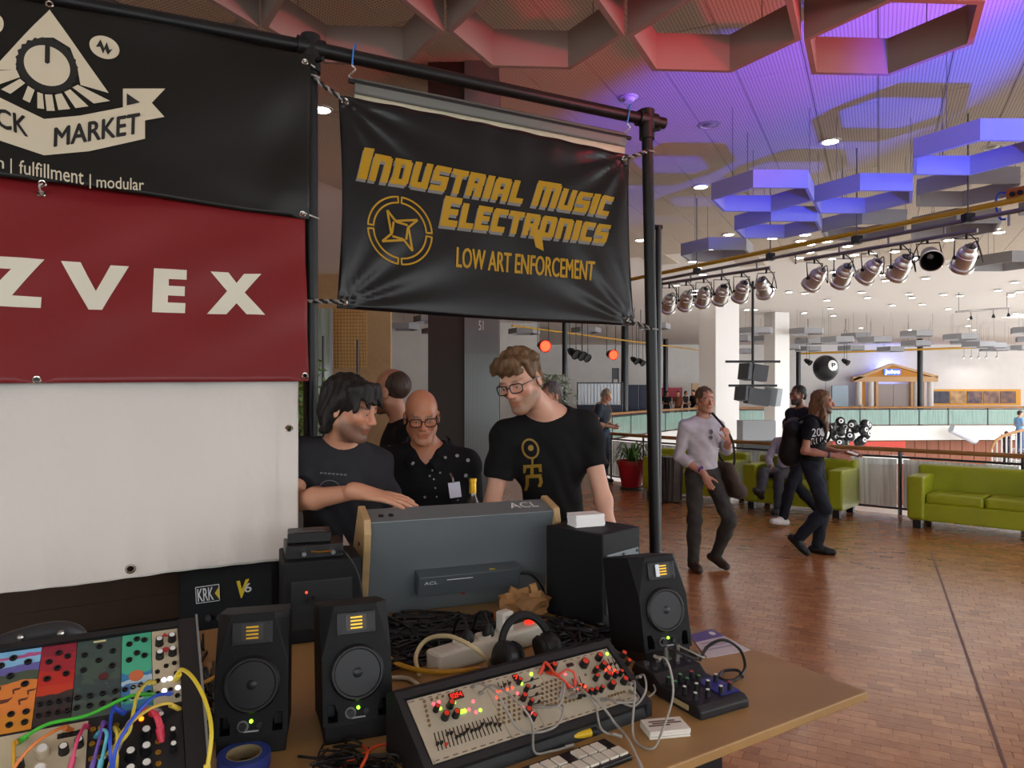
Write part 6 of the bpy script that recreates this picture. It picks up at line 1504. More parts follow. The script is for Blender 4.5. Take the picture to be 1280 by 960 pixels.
lead('yellow patch lead rising from the cream corner module', [(192, 856, .004), (184, 866, .02), (172, 895, .040), (165, 925, .040), (160, 940, .034), LJ(.21, .44)], 'b9a83a')
lead('yellow patch lead crossing the black lower module diagonally', [(222, 888, .004), (208, 892, .02), (180, 910, .03), (150, 940, .03), (135, 970, .004)], 'c4a83c')
lead('yellow patch lead hanging over the right side of the case', [(220, 851, .004), (226, 856, .03), (240, 880, .05), (255, 910, .05), (262, 950, .05), (256, 985, .02)], 'c9b02e', .0026)
lead('orange patch lead slanting over the cream lower module', [(88, 915, .004), (80, 921, .018), (50, 945, .028), (25, 965, .02), (10, 980, .004)], 'c9743a')
lead('pink patch lead slanting beside the orange one', [(110, 911, .004), (107, 918, .016), (98, 940, .024), (88, 965, .004)], 'c03a62')
lead('red patch lead in a loop on the black lower module', [(170, 897, .004), (180, 902, .022), (190, 906, .026), (196, 915, .022), (201, 926, .004)], 'c03248', .0026)
lead('short red patch lead beside the looped red one', [(190, 895, .004), (195, 905, .02), (200, 916, .02), (202, 922, .004)], 'c03248', .0026)
lead('violet patch lead on the black lower module', [(133, 908, .004), (129, 915, .018), (129, 930, .032), LJ(.05, .60)], '5a3a8a')
lead('turquoise patch lead on the black lower module', [(121, 923, .004), (127, 930, .026), (134, 942, .034), LJ(.13, .60)], '4a9aa8')
lead('yellow short patch lead at the left of the blue loop', [(148, 918, .004), (143, 925, .024), (147, 940, .030), LJ(.29, .60)], 'b9a83a')
lead('grey patch lead curving behind the red leads', [(197, 891, .004), (185, 895, .018), (168, 910, .02), (160, 925, .030), LJ(.29, .44)], '8a8588')
lead('yellow patch lead at the green lead end on the cream lower module', [(22, 930, .004), (19, 940, .016), (19, 965, .016), (20, 990, .004)], 'c9952e')
# headphones lying on the table behind the left case
def headphones(label, c, rz, s=1., tilt=.3):
    t = thing('headphones', label, 'headphones', c, rz); m = mat('headphone_black', '121213', .42); m2 = mat('headphone_pad', '0c0c0d', .7)
    for x in (-1, 1):
        MB().lathe([(.036*s, -.012), (.044*s, .0), (.044*s, .018), (.030*s, .028), (0, .030)], 22, (x*.065*s, 0, .0465*s), (x, -.1, .25)).build('ear_cup', m, t, smooth=True)
        MB().lathe([(.024*s, -.022), (.040*s, -.024), (.044*s, -.014), (.036*s, -.010)], 22, (x*.065*s, 0, .0465*s), (x, -.1, .25)).build('ear_pad', m2, t, smooth=True)
    MB().tube(spline([Vector((.078*s*math.cos(a), .004+.03*s*math.sin(a), .055*s+.085*s*math.sin(a))) for a in np.linspace(0, PI, 9)], 4), .011*s, 8).build('headband', m2, t, smooth=True)
    return t
hp = P(40, 812, 1.2); headphones('black headphones behind the painted modular case', (hp.x, 1.24, ZT), .5, 1.15)
q = P(45, 797, 1.18); t = thing('headset_bow', 'thick padded black headphone bow lying over the top of the modular case', 'headphones', (0, 0, 0))
MB().tube(spline([P(-60, 830, 1.05), P(-10, 812, 1.06), P(30, 798, 1.08), P(70, 790, 1.10), P(92, 794, 1.12), P(98, 812, 1.13), P(97, 850, 1.14)], 6), .0165, 12).build('padded_band', mat('headphone_grey', '2a2b2e', .5), t, smooth=True)
pl_ = P(97, 850, 1.14); MB().cyl(pl_, (pl_.x, pl_.y, ZT), .02, 10).build('ear_cup', mat('headphone_black', '121213'), t); MB().cyl(P(-60, 830, 1.05), Vector((P(-60, 830, 1.05).x, 1.05, ZT)), .02, 10).build('ear_cup', mat('headphone_black', '121213'), t)
for px, py in ((32, 797), (82, 792)): q = P(px, py, 1.075); MB().ball(q+Vector((0, -.012, .004)), .005, 8, 6).build('rivet', STEEL, t)

# ------------------------------------------------------------------ cream synthesizer on the table
RB0, RB1 = T(541, 956, ZT+.036), T(800, 872, ZT+.036)     # lower edge of its panel
RX = (RB1-RB0).normalized(); RYh = Vector((-RX.y, RX.x, 0)); th = math.radians(34); RY = RYh*math.cos(th)+up(math.sin(th)); RN = RX.cross(RY).normalized(); RWD = (RB1-RB0).length; RHH = .124
MR = frame_of(RB0, RX, RY); MRi = MR.inverted()
t = cs = root_at('cream_synthesizer', 'black sloped case with a cream panel full of red-capped knobs, sliders and leads', 'synthesizer', MR)
CASE = mat('case_black', '19191b', .6, bump=.1, bscale=200)
p0 = [MRi @ v for v in (RB0-RX*.016-RY*.016-RN*.006, RB0-RX*.016+RY*(RHH+.018)-RN*.006)]
def side_poly(x):                                     # wedge profile in world, x along the width
    b = RB0+RX*x; a0 = b-RY*.018+RN*.004; a1 = b+RY*(RHH+.020)+RN*.004; g0 = Vector((a0.x, a0.y, ZT)); g1 = Vector((a1.x, a1.y, ZT))+RYh*.035; a2 = a1+RYh*.035-up(.012)
    return [MRi @ v for v in (a0, a1, a2, g1, g0)]
for x0_, x1_ in ((-.018, -.003), (RWD+.003, RWD+.018)):
    A_, B_2 = side_poly(x0_), side_poly(x1_); MB().add(A_+B_2, [(0, 1, 2, 3, 4), (9, 8, 7, 6, 5)]+[(i, (i+1) % 5, 5+(i+1) % 5, 5+i) for i in range(5)]).build('end_cheek', CASE, t, bevel=.002)
A_, B_2 = side_poly(-.003), side_poly(RWD+.003); dz_ = Vector((0, 0, -.012)); A_ = [A_[0]+dz_, A_[1]+dz_]+A_[2:]; B_2 = [B_2[0]+dz_, B_2[1]+dz_]+B_2[2:]
MB().add(A_+B_2, [(0, 1, 2, 3, 4), (9, 8, 7, 6, 5)]+[(i, (i+1) % 5, 5+(i+1) % 5, 5+i) for i in range(5)]).build('body', CASE, t)
MB().box((RWD/2, -.011, -.001), (RWD+.01, .014, .010)).build('front_rim', CASE, t); MB().box((RWD/2, RHH+.011, -.001), (RWD+.01, .014, .010)).build('back_rim', CASE, t)
RPAN = mat('panel_ivory', 'a89e8a', .45, .15, var=.04, nscale=25)
cuts = [0, .335, .495, .60, .75, .90, 1.0]
pan = []
for a, b in zip(cuts[:-1], cuts[1:]): pan.append(MB().box(((a+b)/2*RWD, RHH/2, -.0005), ((b-a)*RWD-.0007, RHH, .003)).build('module_panel', RPAN, t, bevel=.0004))
def RP_(px, py): p = MRi @ onplane(px, py, RB0, RN); return p.x, p.y
def par_of(x): return pan[max(0, min(5, sum(1 for c in cuts[1:-1] if x/RWD > c)))]
za = lambda x, y: RP_(510+x/6, 800+y/6); zb_ = lambda x, y: RP_(650+x/6.86, 780+y/6.86)
def rknob(x, y, r): knob(par_of(x), x, y, r*1.15, KN, KRED, .014)
for x, y, r in ((205, 535, .0046), (312, 505, .0058), (272, 590, .0062), (352, 575, .0058), (825, 330, .0042), (858, 450, .0052), (888, 555, .0060), (930, 600, .0048), (880, 385, .0042), (912, 488, .0042)): rknob(*za(x, y), r)
for x, y, r in ((215, 395, .0056), (275, 388, .0062), (540, 360, .0078), (665, 305, .0064), (700, 378, .0060), (638, 415, .0048), (640, 482, .0048), (740, 462, .0060), (806, 458, .0044), (850, 443, .0044), (505, 630, .0046), (545, 615, .0044), (592, 606, .0044), (637, 598, .0044), (687, 580, .0044), (775, 545, .0066), (882, 508, .0062), (872, 285, .0054), (915, 352, .0048)): rknob(*zb_(x, y), r)
REDL = mat('red_led', 'ff3a20', .4, emit=4); PINKL = mat('pink_led', 'ff5a6a', .4, emit=2.2)
def led(x, y, m, r=.0026): MB().lathe([(r, .0008), (r*.9, .003), (0, .0038)], 10, (x, y, 0)).build('led', m, par_of(x))
for x, y in ((190, 485), (230, 470), (487, 465), (507, 545), (455, 525), (820, 405), (858, 508), (930, 556)): led(*za(x, y), PINKL, .0032)
for x, y in ((240, 518), (345, 473), (540, 530), (922, 262), (850, 332)): led(*za(x, y), LEDG, .0030)
for x, y in ((665, 395), (665, 435), (695, 380), (740, 375), (780, 362)): led(*za(x, y), REDL)
for x, y in ((385, 435), (425, 575), (445, 555), (490, 552), (520, 530), (555, 540), (762, 375), (810, 402), (780, 428), (735, 400)): led(*zb_(x, y), REDL if x > 470 else PINKL, .0028)
led(*zb_(95, 432), LEDG, .003); led(*zb_(745, 260), LEDG, .0034)
x, y = za(408, 540); MB().box((x, y, .002), (.013, .006, .003)).build('green_led_bar', LEDG, par_of(x))
def display(x, y, w, h, txt):
    o = MB().box((x, y, .0025), (w, h, .004)).build('display', mat('display_red', '3a0505', .3), par_of(x)); letters(txt, [(x-w*.42, y+h*.34, .0048), (x+w*.42, y+h*.34, .0048), (x+w*.42, y-h*.34, .0048), (x-w*.42, y-h*.34, .0048)], 'digits', mat('digit_red', 'ff2a18', .4, emit=2), o, bold=None) if False else letters(txt, [(x-w*.42, y+h*.34, .0048), (x+w*.42, y+h*.34, .0048), (x+w*.42, y-h*.34, .0048), (x-w*.42, y-h*.34, .0048)], 'digits', mat('digit_red', 'ff2a18', .4, emit=2), o)
display(*za(357, 425), .028, .014, '02F4'); display(*za(808, 290), .013, .012, '7')
x, y = zb_(425, 358); MB().box((x, y, .0025), (.016, .007, .003)).build('display', mat('display_dark', '2a0c0a', .3), par_of(x))
def slider(a, b, pos=.5, capm=KN):
    a = Vector((*a, .0012)); b = Vector((*b, .0012)); o = MB().bar(a, b, .0016, .0012).build('slider_slot', DARK, par_of(a.x)); c = a.lerp(b, pos); MB().box((c.x, c.y, .005), (.0042, .003, .008)).build('slider_cap', capm, o)
rr = random.Random(2)
for i in range(17): u = i/16; slider(za(195+u*455, 700-u*130), za(228+u*470, 835-u*150), rr.uniform(.3, .7) if i != 2 else .85, KN if i != 2 else KRED)
for x_ in (672, 708, 745): slider(za(x_, 322-(x_-672)*.25), za(x_+22, 388-(x_-672)*.25), rr.uniform(.3, .8))
for x_ in (445, 475, 505): slider(zb_(x_, 470-(x_-445)*.3), zb_(x_+40, 595-(x_-445)*.3), .7)
for x_ in (715, 750, 785, 815): slider(zb_(x_, 305-(x_-715)*.25), zb_(x_+40, 410-(x_-715)*.25), .6)
for k in range(4): slider(zb_(30+k*22, 510+k*62), zb_(160+k*18, 468+k*65), .5)
pts_j = [za(120+i*8, 465+i*36) for i in range(6)]+[za(175+i*42, 450-i*12) for i in range(3)]+[za(680+i*38, 455+j*36-i*10) for i in range(5) for j in range(6)]+[zb_(190+i*38, 520+j*40-i*12) for i in range(5) for j in range(6)]+[zb_(560+i*60, 440-i*16) for i in range(3)]+[zb_(760+i*26, 625-i*8) for i in range(6)]+[zb_(390+i*34, 640+j*34-i*9) for i in range(4) for j in range(2)]
mb = MB()
for x, y in pts_j:
    if 0 < x < RWD and .004 < y < RHH-.004: mb.lathe([(.0028, .0008), (.0028, .0028), (.0016, .0028), (.0015, .001), (0, .001)], 10, (x, y, 0))
tag(mb.build('jack_sockets', mat('brass_dull', '8a7450', .4, .6), t, smooth=True), kind='stuff')
mb = MB()
for i in range(26): u = (i+.5)/26; mb.box((u*RWD, RHH*.035, .0012), (.010, .0016, .0006)); mb.box((u*RWD, RHH*.965, .0012), (.008, .0014, .0006))
tag(mb.build('panel_print', mat('print_brown', '5a463c'), t), kind='stuff')
for u in (.01, .34, .49, .61, .76, .99):
    for v in (.03, .97): MB().cyl((u*RWD, v*RHH, .001), (u*RWD, v*RHH, .0024), .0026, 8).build('screw', STEEL, t)
# its leads: image points on the panel plane lifted, or on the table
def RPT(px, py, h):
    if h < 0: q = T(px, py, ZT+.004); return q+up(-h-.001)
    p = onplane(px, py, RB0, RN); return p+RN*h
GL = '8d8880'
def glead(label, pts, hexc=GL, r=.0022): return lead(label, pts, hexc, r, True, RPT)
glead('grey patch lead from the wooden plug cluster down to the table and back', [(590, 860, .004), (596, 868, .03), (612, 890, .05), (640, 922, .03), (665, 928, .03), (690, 918, .03), (697, 895, .03), (686, 884, .004)])
glead('grey patch lead ending on the table before the synthesizer', [(600, 868, .004), (606, 876, .045), (626, 905, .075), (650, 930, .065), (668, 946, -.010), (690, 941, -.004), (715, 934, -.004)])
glead('grey patch lead from the panel middle out over the front rim', [(712, 864, .004), (718, 872, .03), (733, 900, .045), (752, 918, -.01), (775, 922, -.004)])
glead('second grey patch lead over the front rim beside the first', [(713, 873, .004), (724, 878, .03), (742, 905, .05), (768, 922, -.030), (786, 944, -.028), (802, 964, -.006)])
glead('grey patch lead standing up from the right end of the panel', [(786, 857, .004), (786, 864, .03), (783, 890, .04), (792, 925, -.006), (815, 938, -.004), (828, 925, -.02), (826, 890, .06), (812, 862, .09), (803, 848, .07)])
glead('grey patch lead looped at the right end of the panel', [(796, 848, .004), (798, 856, .03), (797, 880, .04), (788, 890, .02), (772, 878, .004)])
glead('grey patch lead in a low arc along the front', [(752, 876, .004), (757, 882, .02), (765, 890, .03), (785, 889, .03), (793, 878, .02), (788, 866, .004)])
glead('grey patch lead from the sockets to the middle knobs', [(700, 872, .004), (701, 862, .02), (697, 880, .03), (690, 895, .03), (670, 885, .004)])
glead('orange red patch lead in a double loop on the panel', [(675, 842, .004), (678, 836, .02), (688, 848, .02), (694, 852, .022), (704, 846, .022), (714, 850, .02), (718, 860, .004)], 'c43a1c', .0024)
glead('orange red patch lead crossing the looped one', [(684, 842, .004), (690, 850, .016), (700, 858, .02), (712, 862, .004)], 'c43a1c', .0024)
for px, py in ((578, 868), (584, 864), (590, 861), (696, 866), (690, 862), (706, 860), (760, 878), (768, 874), (785, 862), (792, 859)):
    pass
# ------------------------------------------------------------------ mixer
mc0, mc1 = T(876, 902, ZT), T(937, 884, ZT); MX = (mc1-mc0).normalized(); MYh = Vector((-MX.y, MX.x, 0)); mrz = math.atan2(MX.y, MX.x)
t = mixr = thing('mixer', 'small black mixing console with white and green knobs and a blue corner', 'mixer', mc0, mrz); mwid = (mc1-mc0).length*1.0; mlen = .215
PRO = [(0, 0), (0, .018), (.012, .026), (.125, .030), (.145, .045), (mlen, .048), (mlen, 0)]
MB().prism(PRO, 0, mwid, lambda a, b, cc: (cc, a, b)).build('housing', mat('mixer_black', '17161a', .5, bump=.05, bscale=200), t, bevel=.004)
MB().box((mwid*.78, .062, .0285), (mwid*.38, .075, .003), Matrix.Rotation(.035, 3, 'X')).build('blue_field', mat('mixer_blue', '262a7a', .4), t)
for i, (fx, fy, m) in enumerate([(.10+.25*i, .030, KW) for i in range(2)]+[(.62, .030, KW), (.85, .035, mat('knob_cap_red', 'a83a38', .4))]+[(.10+.24*i, .062, KW) for i in range(3)]+[(.10+.24*i, .090, mat('knob_cap_green', '3f8a58', .4)) for i in range(3)]+[(.10+.24*i, .112, mat('knob_cap_green', '3f8a58') if i < 2 else mat('knob_cap_red', 'a83a38')) for i in range(3)]+[(.86, .078, KW)]):
    z = .0275+.004*fy/.1; o = MB().lathe([(.0055, z), (.005, z+.014), (.004, z+.015)], 14, (mwid*fx, fy, 0)).build('knob', KN, t, smooth=True); MB().cyl((mwid*fx, fy, z+.0148), (mwid*fx, fy, z+.0165), .0038, 12).build('knob_cap', m, o)
for i in range(4):
    for j in range(2): MB().lathe([(.007, .046), (.007, .052), (.0045, .052), (.004, .047), (0, .047)], 14, (mwid*(.14+.24*i), .165+.028*j, 0)).build('socket', STEEL if j else mat('socket_dark', '2b2b2d', .4), t, smooth=True)
for i in (1, 2): MB().cyl((mwid*(.14+.24*i), .165, .048), (mwid*(.14+.24*i), .165, .09), .006, 12).build('plug', STEEL, t)
MB().box((-.0012, .06, .014), (.002, .05, .010)).build('side_print', mat('print_tan', '9a8a60', .5), t)
# flyer, tape, tool, keypad
fl = [T(862, 794, ZT+.001), T(890, 787, ZT+.001), T(938, 813, ZT+.001), T(884, 823, ZT+.001)]
t = thing('flyer', 'white flyer with a violet head on the table corner behind the mixer', 'flyer', (0, 0, 0)); MB().add(fl+[v+up(.0012) for v in fl], [(3, 2, 1, 0), (4, 5, 6, 7), (0, 1, 5, 4), (1, 2, 6, 5), (2, 3, 7, 6), (3, 0, 4, 7)]).build('paper', mat('flyer_paper', 'c6bcc0', .5), t)
g = quad_map([v+up(.0016) for v in fl]); MB().add([g(0, 0), g(1, 0), g(1, .35), g(0, .35)], [(0, 1, 2, 3)]).build('violet_head', mat('flyer_violet', '5a4a8a', .5), t, fixn=False)
MB().add([g(.78+.10*math.cos(a), .16+.08*math.sin(a))+up(.0004) for a in np.linspace(0, 2*PI, 17)[:-1]], [tuple(range(16))]).build('round_mark', WHP, t, fixn=False)
for i in range(3): MB().add([g(.12, .45+.13*i)+up(.0004), g(.85, .45+.13*i)+up(.0004), g(.85, .49+.13*i)+up(.0004), g(.12, .49+.13*i)+up(.0004)], [(0, 1, 2, 3)]).build('text_line', mat('flyer_text', '8f86a8', .5), t, fixn=False)
q = T(305, 958, ZT); t = thing('tape_roll', 'roll of blue adhesive tape standing flat before the small monitor', 'tape', (q.x, q.y, ZT)); MB().lathe([(.030, 0), (.045, 0), (.045, .024), (.030, .024), (.030, 0)], 32).build('tape', mat('tape_blue', '2a3a80', .45), t, smooth=True); MB().lathe([(.0285, 0), (.030, 0), (.030, .0245), (.0285, .0245), (.0285, 0)], 32).build('core', mat('tape_core', '8a7a5a', .7), t)
a, b = T(698, 924, ZT+.008), T(745, 914, ZT+.008); t = thing('marker_pen', 'black and yellow marker pen lying before the synthesizer', 'pen', (0, 0, 0)); d = (b-a)
MB().cyl(a+d*.28, a+d*.85, .008, 14).build('barrel', mat('pen_yellow', 'c9a31a', .4), t, smooth=True); MB().cyl(a, a+d*.30, .0084, 14).build('cap', BLK, t, smooth=True); MB().cyl(a+d*.85, b, .0078, 14).build('end_plug', BLK, t, smooth=True); MB().cyl(a-d*.06, a, .005, 10).build('tip', mat('pen_yellow', 'c9a31a'), t)
# pad controller
k0, k1 = T(735, 928, ZT+.012), T(793, 946, ZT+.012)
q = T(730, 955, ZT); KX = RX; t = thing('pad_keyboard', 'black controller with rows of cream keys at the table edge', 'keyboard', T(757, 927, ZT)-RX*.245-RYh*.076, math.atan2(RX.y, RX.x))
MB().box((.11, .035, .005), (.26, .078, .010)).build('case', mat('black_plastic', '101011'), t, bevel=.003)
for i in range(11):
    for j in range(2):
        if j == 1 and i % 4 == 2: continue
        MB().box((.002+i*.0225, .018+j*.032, .0115), (.019, .027, .005)).build('key', mat('key_cream', 'cfc8b8', .4), t, bevel=.001)
# second headphones, power strip, plugs, cables behind the synthesizer
q = T(660, 838, ZT); headphones('black headphones leaning on the back of the cream synthesizer', (q.x, q.y-.0, ZT), .55, .88)
a, b = T(540, 826, ZT+.030), T(672, 786, ZT+.030); d = (b-a).normalized(); n_ = Vector((-d.y, d.x, 0)); t = thing('power_strip', 'white mains power strip with a red switch behind the cream synthesizer', 'power strip', (0, 0, 0))
PWH = mat('white_plastic', 'c9c3b4', .4); MB().bar(a-up(.004), b-up(.004), .056, .050).build('body', PWH, t, bevel=.008)
q = b-d*.03+up(.024); MB().box(q, (.022, .014, .010), Matrix.Rotation(math.atan2(d.y, d.x), 3, 'Z')).build('switch', mat('red_switch', 'e02a1a', .4, emit=1.5), t)
for k in range(3): q = a.lerp(b, .25+k*.2)+up(.020); MB().lathe([(.021, -.001), (.021, .006), (.0175, .006), (.0165, .001), (0, .001)], 18, q+up(.001)).build('socket', PWH, t, smooth=True)
Lq = a.lerp(b, .66)+up(.020); t = thing('mains_plug', 'white square power adapter standing on the power strip', 'plug', Lq, math.atan2(d.y, d.x)); MB().box((0, 0, .026), (.036, .030, .052)).build('body', mat('white_plastic2', 'd4d0c6', .4), t, bevel=.004); MB().box((0, -.0155, .03), (.02, .001, .024)).build('label', mat('label_grey', 'a8a49c', .5), t)
for k, lb in ((.31, 'black mains plug at the low end of the power strip'), (.50, 'black mains plug in the middle of the power strip')):
    q = a.lerp(b, k)+up(.020); t = thing('mains_plug', lb, 'plug', q, .4); MB().lathe([(.015, 0), (.016, .01), (.012, .022), (.005, .03)], 14).build('body', RUB, t, smooth=True); MB().tube(spline([(0, 0, .027), (.0, .03, .05), (-.005, .07, .03), (-.01, .10, -.03), (-.015, .13, -.044)], 6), .004, 6).build('lead', RUB, t, smooth=True)
PLUGTOP = {'plug%d' % i: mixr.location+Matrix.Rotation(mrz, 3, 'Z') @ Vector((mwid*(.14+.24*i), .165, .088)) for i in (1, 2)}
TBL = lambda px, py, h=.006: T(px, py, ZT+h)
def wire(label, pts, r, hexc, nm='cable'): return cable(nm, label, [PLUGTOP[p] if isinstance(p, str) else TBL(*p) for p in pts], r, mat('wire_'+hexc, hexc, .45), 9)
wire('thick yellow cable running behind the cream synthesizer', [(470, 800, .03), (485, 822, .03), (515, 836, .032), (550, 840, .034), (580, 838, .024), (598, 836, .008)], .006, 'b98a1a')
wire('white cable in a high loop over the power strip', [(524, 843, .01), (520, 820, .03), (533, 800, .06), (560, 795, .085), (590, 808, .085), (606, 822, .05), (612, 832, .012)], .0055, 'c4b48a')
wire('white cable lying flat at the left end of the power strip', [(478, 848, .008), (510, 848, .008), (530, 862, .008), (560, 872, .006)], .005, 'c4bca4')
wire('short white lead from the end of the power strip', [(668, 790, .03), (682, 788, .02), (697, 793, .008)], .0045, 'c4b48a')
wire('pale cable from the tilted monitor to the synthesizer end', [(846, 822, .02), (836, 830, .01), (815, 842, .006), (795, 848, .006)], .0035, 'a89c80')
wire('black cable coiled beside the mixer', [(874, 826, .06), (885, 808, .09), (905, 800, .10), (925, 812, .07), (931, 835, .02), (918, 850, .006), (900, 848, .006), (904, 839, .006), (922, 838, .008), (928, 846, .01)], .0036, '111112')
wire('black cable between the tilted monitor and the mixer', [(862, 816, .03), (872, 824, .07), 'plug1'], .0032, '111112')
wire('grey thin lead over the mixer back', [(866, 812, .02), (880, 822, .08), 'plug2'], .002, '9a968c')
wire('grey thin lead looping at the left of the mixer', [(803, 872, .006), (812, 870, .02), (819, 863, .02), (815, 853, .02), (807, 850, .006)], .002, '9a968c')
wire('yellow cable between the left case and the small monitor', [(215, 880, .035), (240, 862, .034), (262, 850, .032), (276, 842, .03)], .005, 'b98a1a')
wire('orange patch cable in a loop before the middle monitor', [(418, 975, .006), (432, 955, .012), (455, 942, .02), (470, 933, .02), (485, 930, .01)], .003, 'c4451e')
wire('second orange patch cable crossing the looped one', [(440, 975, .006), (452, 958, .02), (459, 940, .03), (452, 930, .01)], .003, 'c4451e')
cable('cable', 'thin black lead hanging from the gadgets over the turned monitor', [mw @ Vector(v) for v in ((.145, .0, .235), (.16, -.035, .235), (.19, -.05, .17), (.205, -.06, .06), (.22, -.08, .005), (.25, -.10, .005))], .003, mat('wire_141414', '141414', .45), 9)
# crumpled brown paper
q = T(655, 772, ZT); t = thing('paper_bag', 'crumpled brown paper bag at the foot of the console', 'bag', (q.x, q.y, ZT), .3)
rr = random.Random(6); bm = bmesh.new(); bmesh.ops.create_icosphere(bm, subdivisions=3, radius=1)
for v in bm.verts: k = 1+.28*math.sin(v.co.x*9+v.co.z*5)*math.sin(v.co.y*8)+rr.uniform(-.12, .12); v.co = Vector((v.co.x*.075*k, v.co.y*.035*k, max(0, .04+v.co.z*.045*k)))
me = bpy.data.meshes.new('paper'); bm.to_mesh(me); bm.free(); me.materials.append(mat('kraft_paper', '8a6238', .7, var=.2, nscale=20)); o = bpy.data.objects.new('paper', me); COL.objects.link(o); o.parent = t
MB().box((-.035, .0, .07), (.03, .01, .04), Matrix.Rotation(.5, 3, 'Y')).build('torn_flap', mat('kraft_paper', '8a6238'), t); MB().box((.03, -.01, .075), (.02, .01, .05), Matrix.Rotation(-.3, 3, 'Y')).build('torn_flap', mat('kraft_light', 'a87a48', .7), t)
MB().box((-.07, -.02, .02), (.05, .03, .02), Matrix.Rotation(.6, 3, 'Z')).build('orange_wrapper', mat('wrapper_orange', 'b0602a', .4), t)
# tangles of black cable: nobody could count them; they lie round what stands on the table
def solids():
    bpy.context.view_layer.update(); out = []
    for o in bpy.data.objects:
        if o.parent is None and o.type == 'EMPTY' and o.name.split('.')[0] in ('monitor_speaker', 'studio_monitor', 'console', 'cream_synthesizer', 'mixer', 'power_strip', 'modular_case', 'headphones', 'mains_plug', 'card_stack', 'tape_roll', 'pad_keyboard', 'headset_bow', 'paper_bag'):
            for ch in o.children:
                if ch.type != 'MESH' or ch.name.split('.')[0] in ('lead', 'mains_lead', 'jack_sockets'): continue
                me = ch.data
                if len(me.polygons) > 3 and max(ch.dimensions) > .012: out.append(BVHTree.FromPolygons([ch.matrix_world @ v.co for v in me.vertices], [tuple(p.vertices) for p in me.polygons]))
    return out
from mathutils.bvhtree import BVHTree
SOL = solids()
def clear_of(pts, r):
    for p, q in zip(pts[:-1], pts[1:]):
        d = q-p; L = d.length
        for t_ in SOL:
            h = t_.find_nearest(p, r+.002)
            if h[0] is not None: return False
            if L > 1e-6 and t_.ray_cast(p, d/L, L)[0] is not None: return False
    for p in pts[::4]:
        for t_ in SOL:                                # a point inside a closed shape meets a face from behind
            h = t_.ray_cast(p, Vector((.13, .21, .97)).normalized(), .6)
            if h[0] is not None and h[1].dot(Vector((.13, .21, .97))) > 0: return False
    return True
def tangle(name, label, ranges, n, seed, r=.0032):
    rr = random.Random(seed); mb = MB(); got = tries = 0
    while got < n and tries < n*14:
        x0_, x1_, y0_, y1_ = ranges[tries % len(ranges)]; tries += 1; pts = []
        cx_, cy_ = rr.uniform(x0_, x1_), rr.uniform(y0_, y1_); k_ = rr.choice((.10, .16, .24))
        for k in range(rr.randint(4, 7)):
            x = cx_+rr.gauss(0, (x1_-x0_)*k_); y = max(764, cy_+rr.gauss(0, (y1_-y0_)*k_)); pts.append(T(x, y, ZT+.006+abs(rr.gauss(0, .010))))
        rad = r*rr.uniform(.7, 1.2); sp_ = spline(pts, 6)
        for v in sp_: v.z = max(v.z, ZT+rad)
        if not clear_of(sp_, rad): continue
        mb.tube(sp_, rad, 6); got += 1
    o = mb.build(name, mat('wire_111112', '111112', .45), smooth='all', fixn=False); return tag(o, label, 'cables', None, 'stuff')
tangle('cable_tangle', 'tangle of black cables behind the cream synthesizer and under the grey console', [(470, 610, 776, 832), (470, 620, 772, 800), (600, 700, 766, 812), (690, 765, 765, 805)], 170, 3, .0042)
tangle('cable_tangle', 'tangle of black cables between the left case and the monitors', [(235, 300, 800, 900), (235, 280, 830, 935)], 36, 5)
tangle('cable_tangle', 'tangle of thin black leads before the middle monitor', [(395, 520, 930, 975)], 26, 6, .0022)
tangle('cable_tangle', 'loops of black cable between the console end and the tilted monitor', [(690, 760, 775, 815), (790, 860, 815, 850)], 18, 9, .003)
q = P(434, 682, 2.05); t = thing('paper_note', 'pale pink paper leaning against the console cheek', 'paper', (0, 0, 0)); v = [P(429, 668, 2.06), P(441, 690, 2.06), P(441, 705, 2.06), P(428, 700, 2.06)]; v = [P(429, 668, 2.07), P(442, 690, 2.07), T(442, 775, ZT), T(429, 775, ZT)]
MB().add(v+[x+Vector((0, .002, 0)) for x in v], [(3, 2, 1, 0), (4, 5, 6, 7), (0, 1, 5, 4), (1, 2, 6, 5), (2, 3, 7, 6), (3, 0, 4, 7)]).build('sheet', mat('pink_paper', 'b89a92', .6), t)
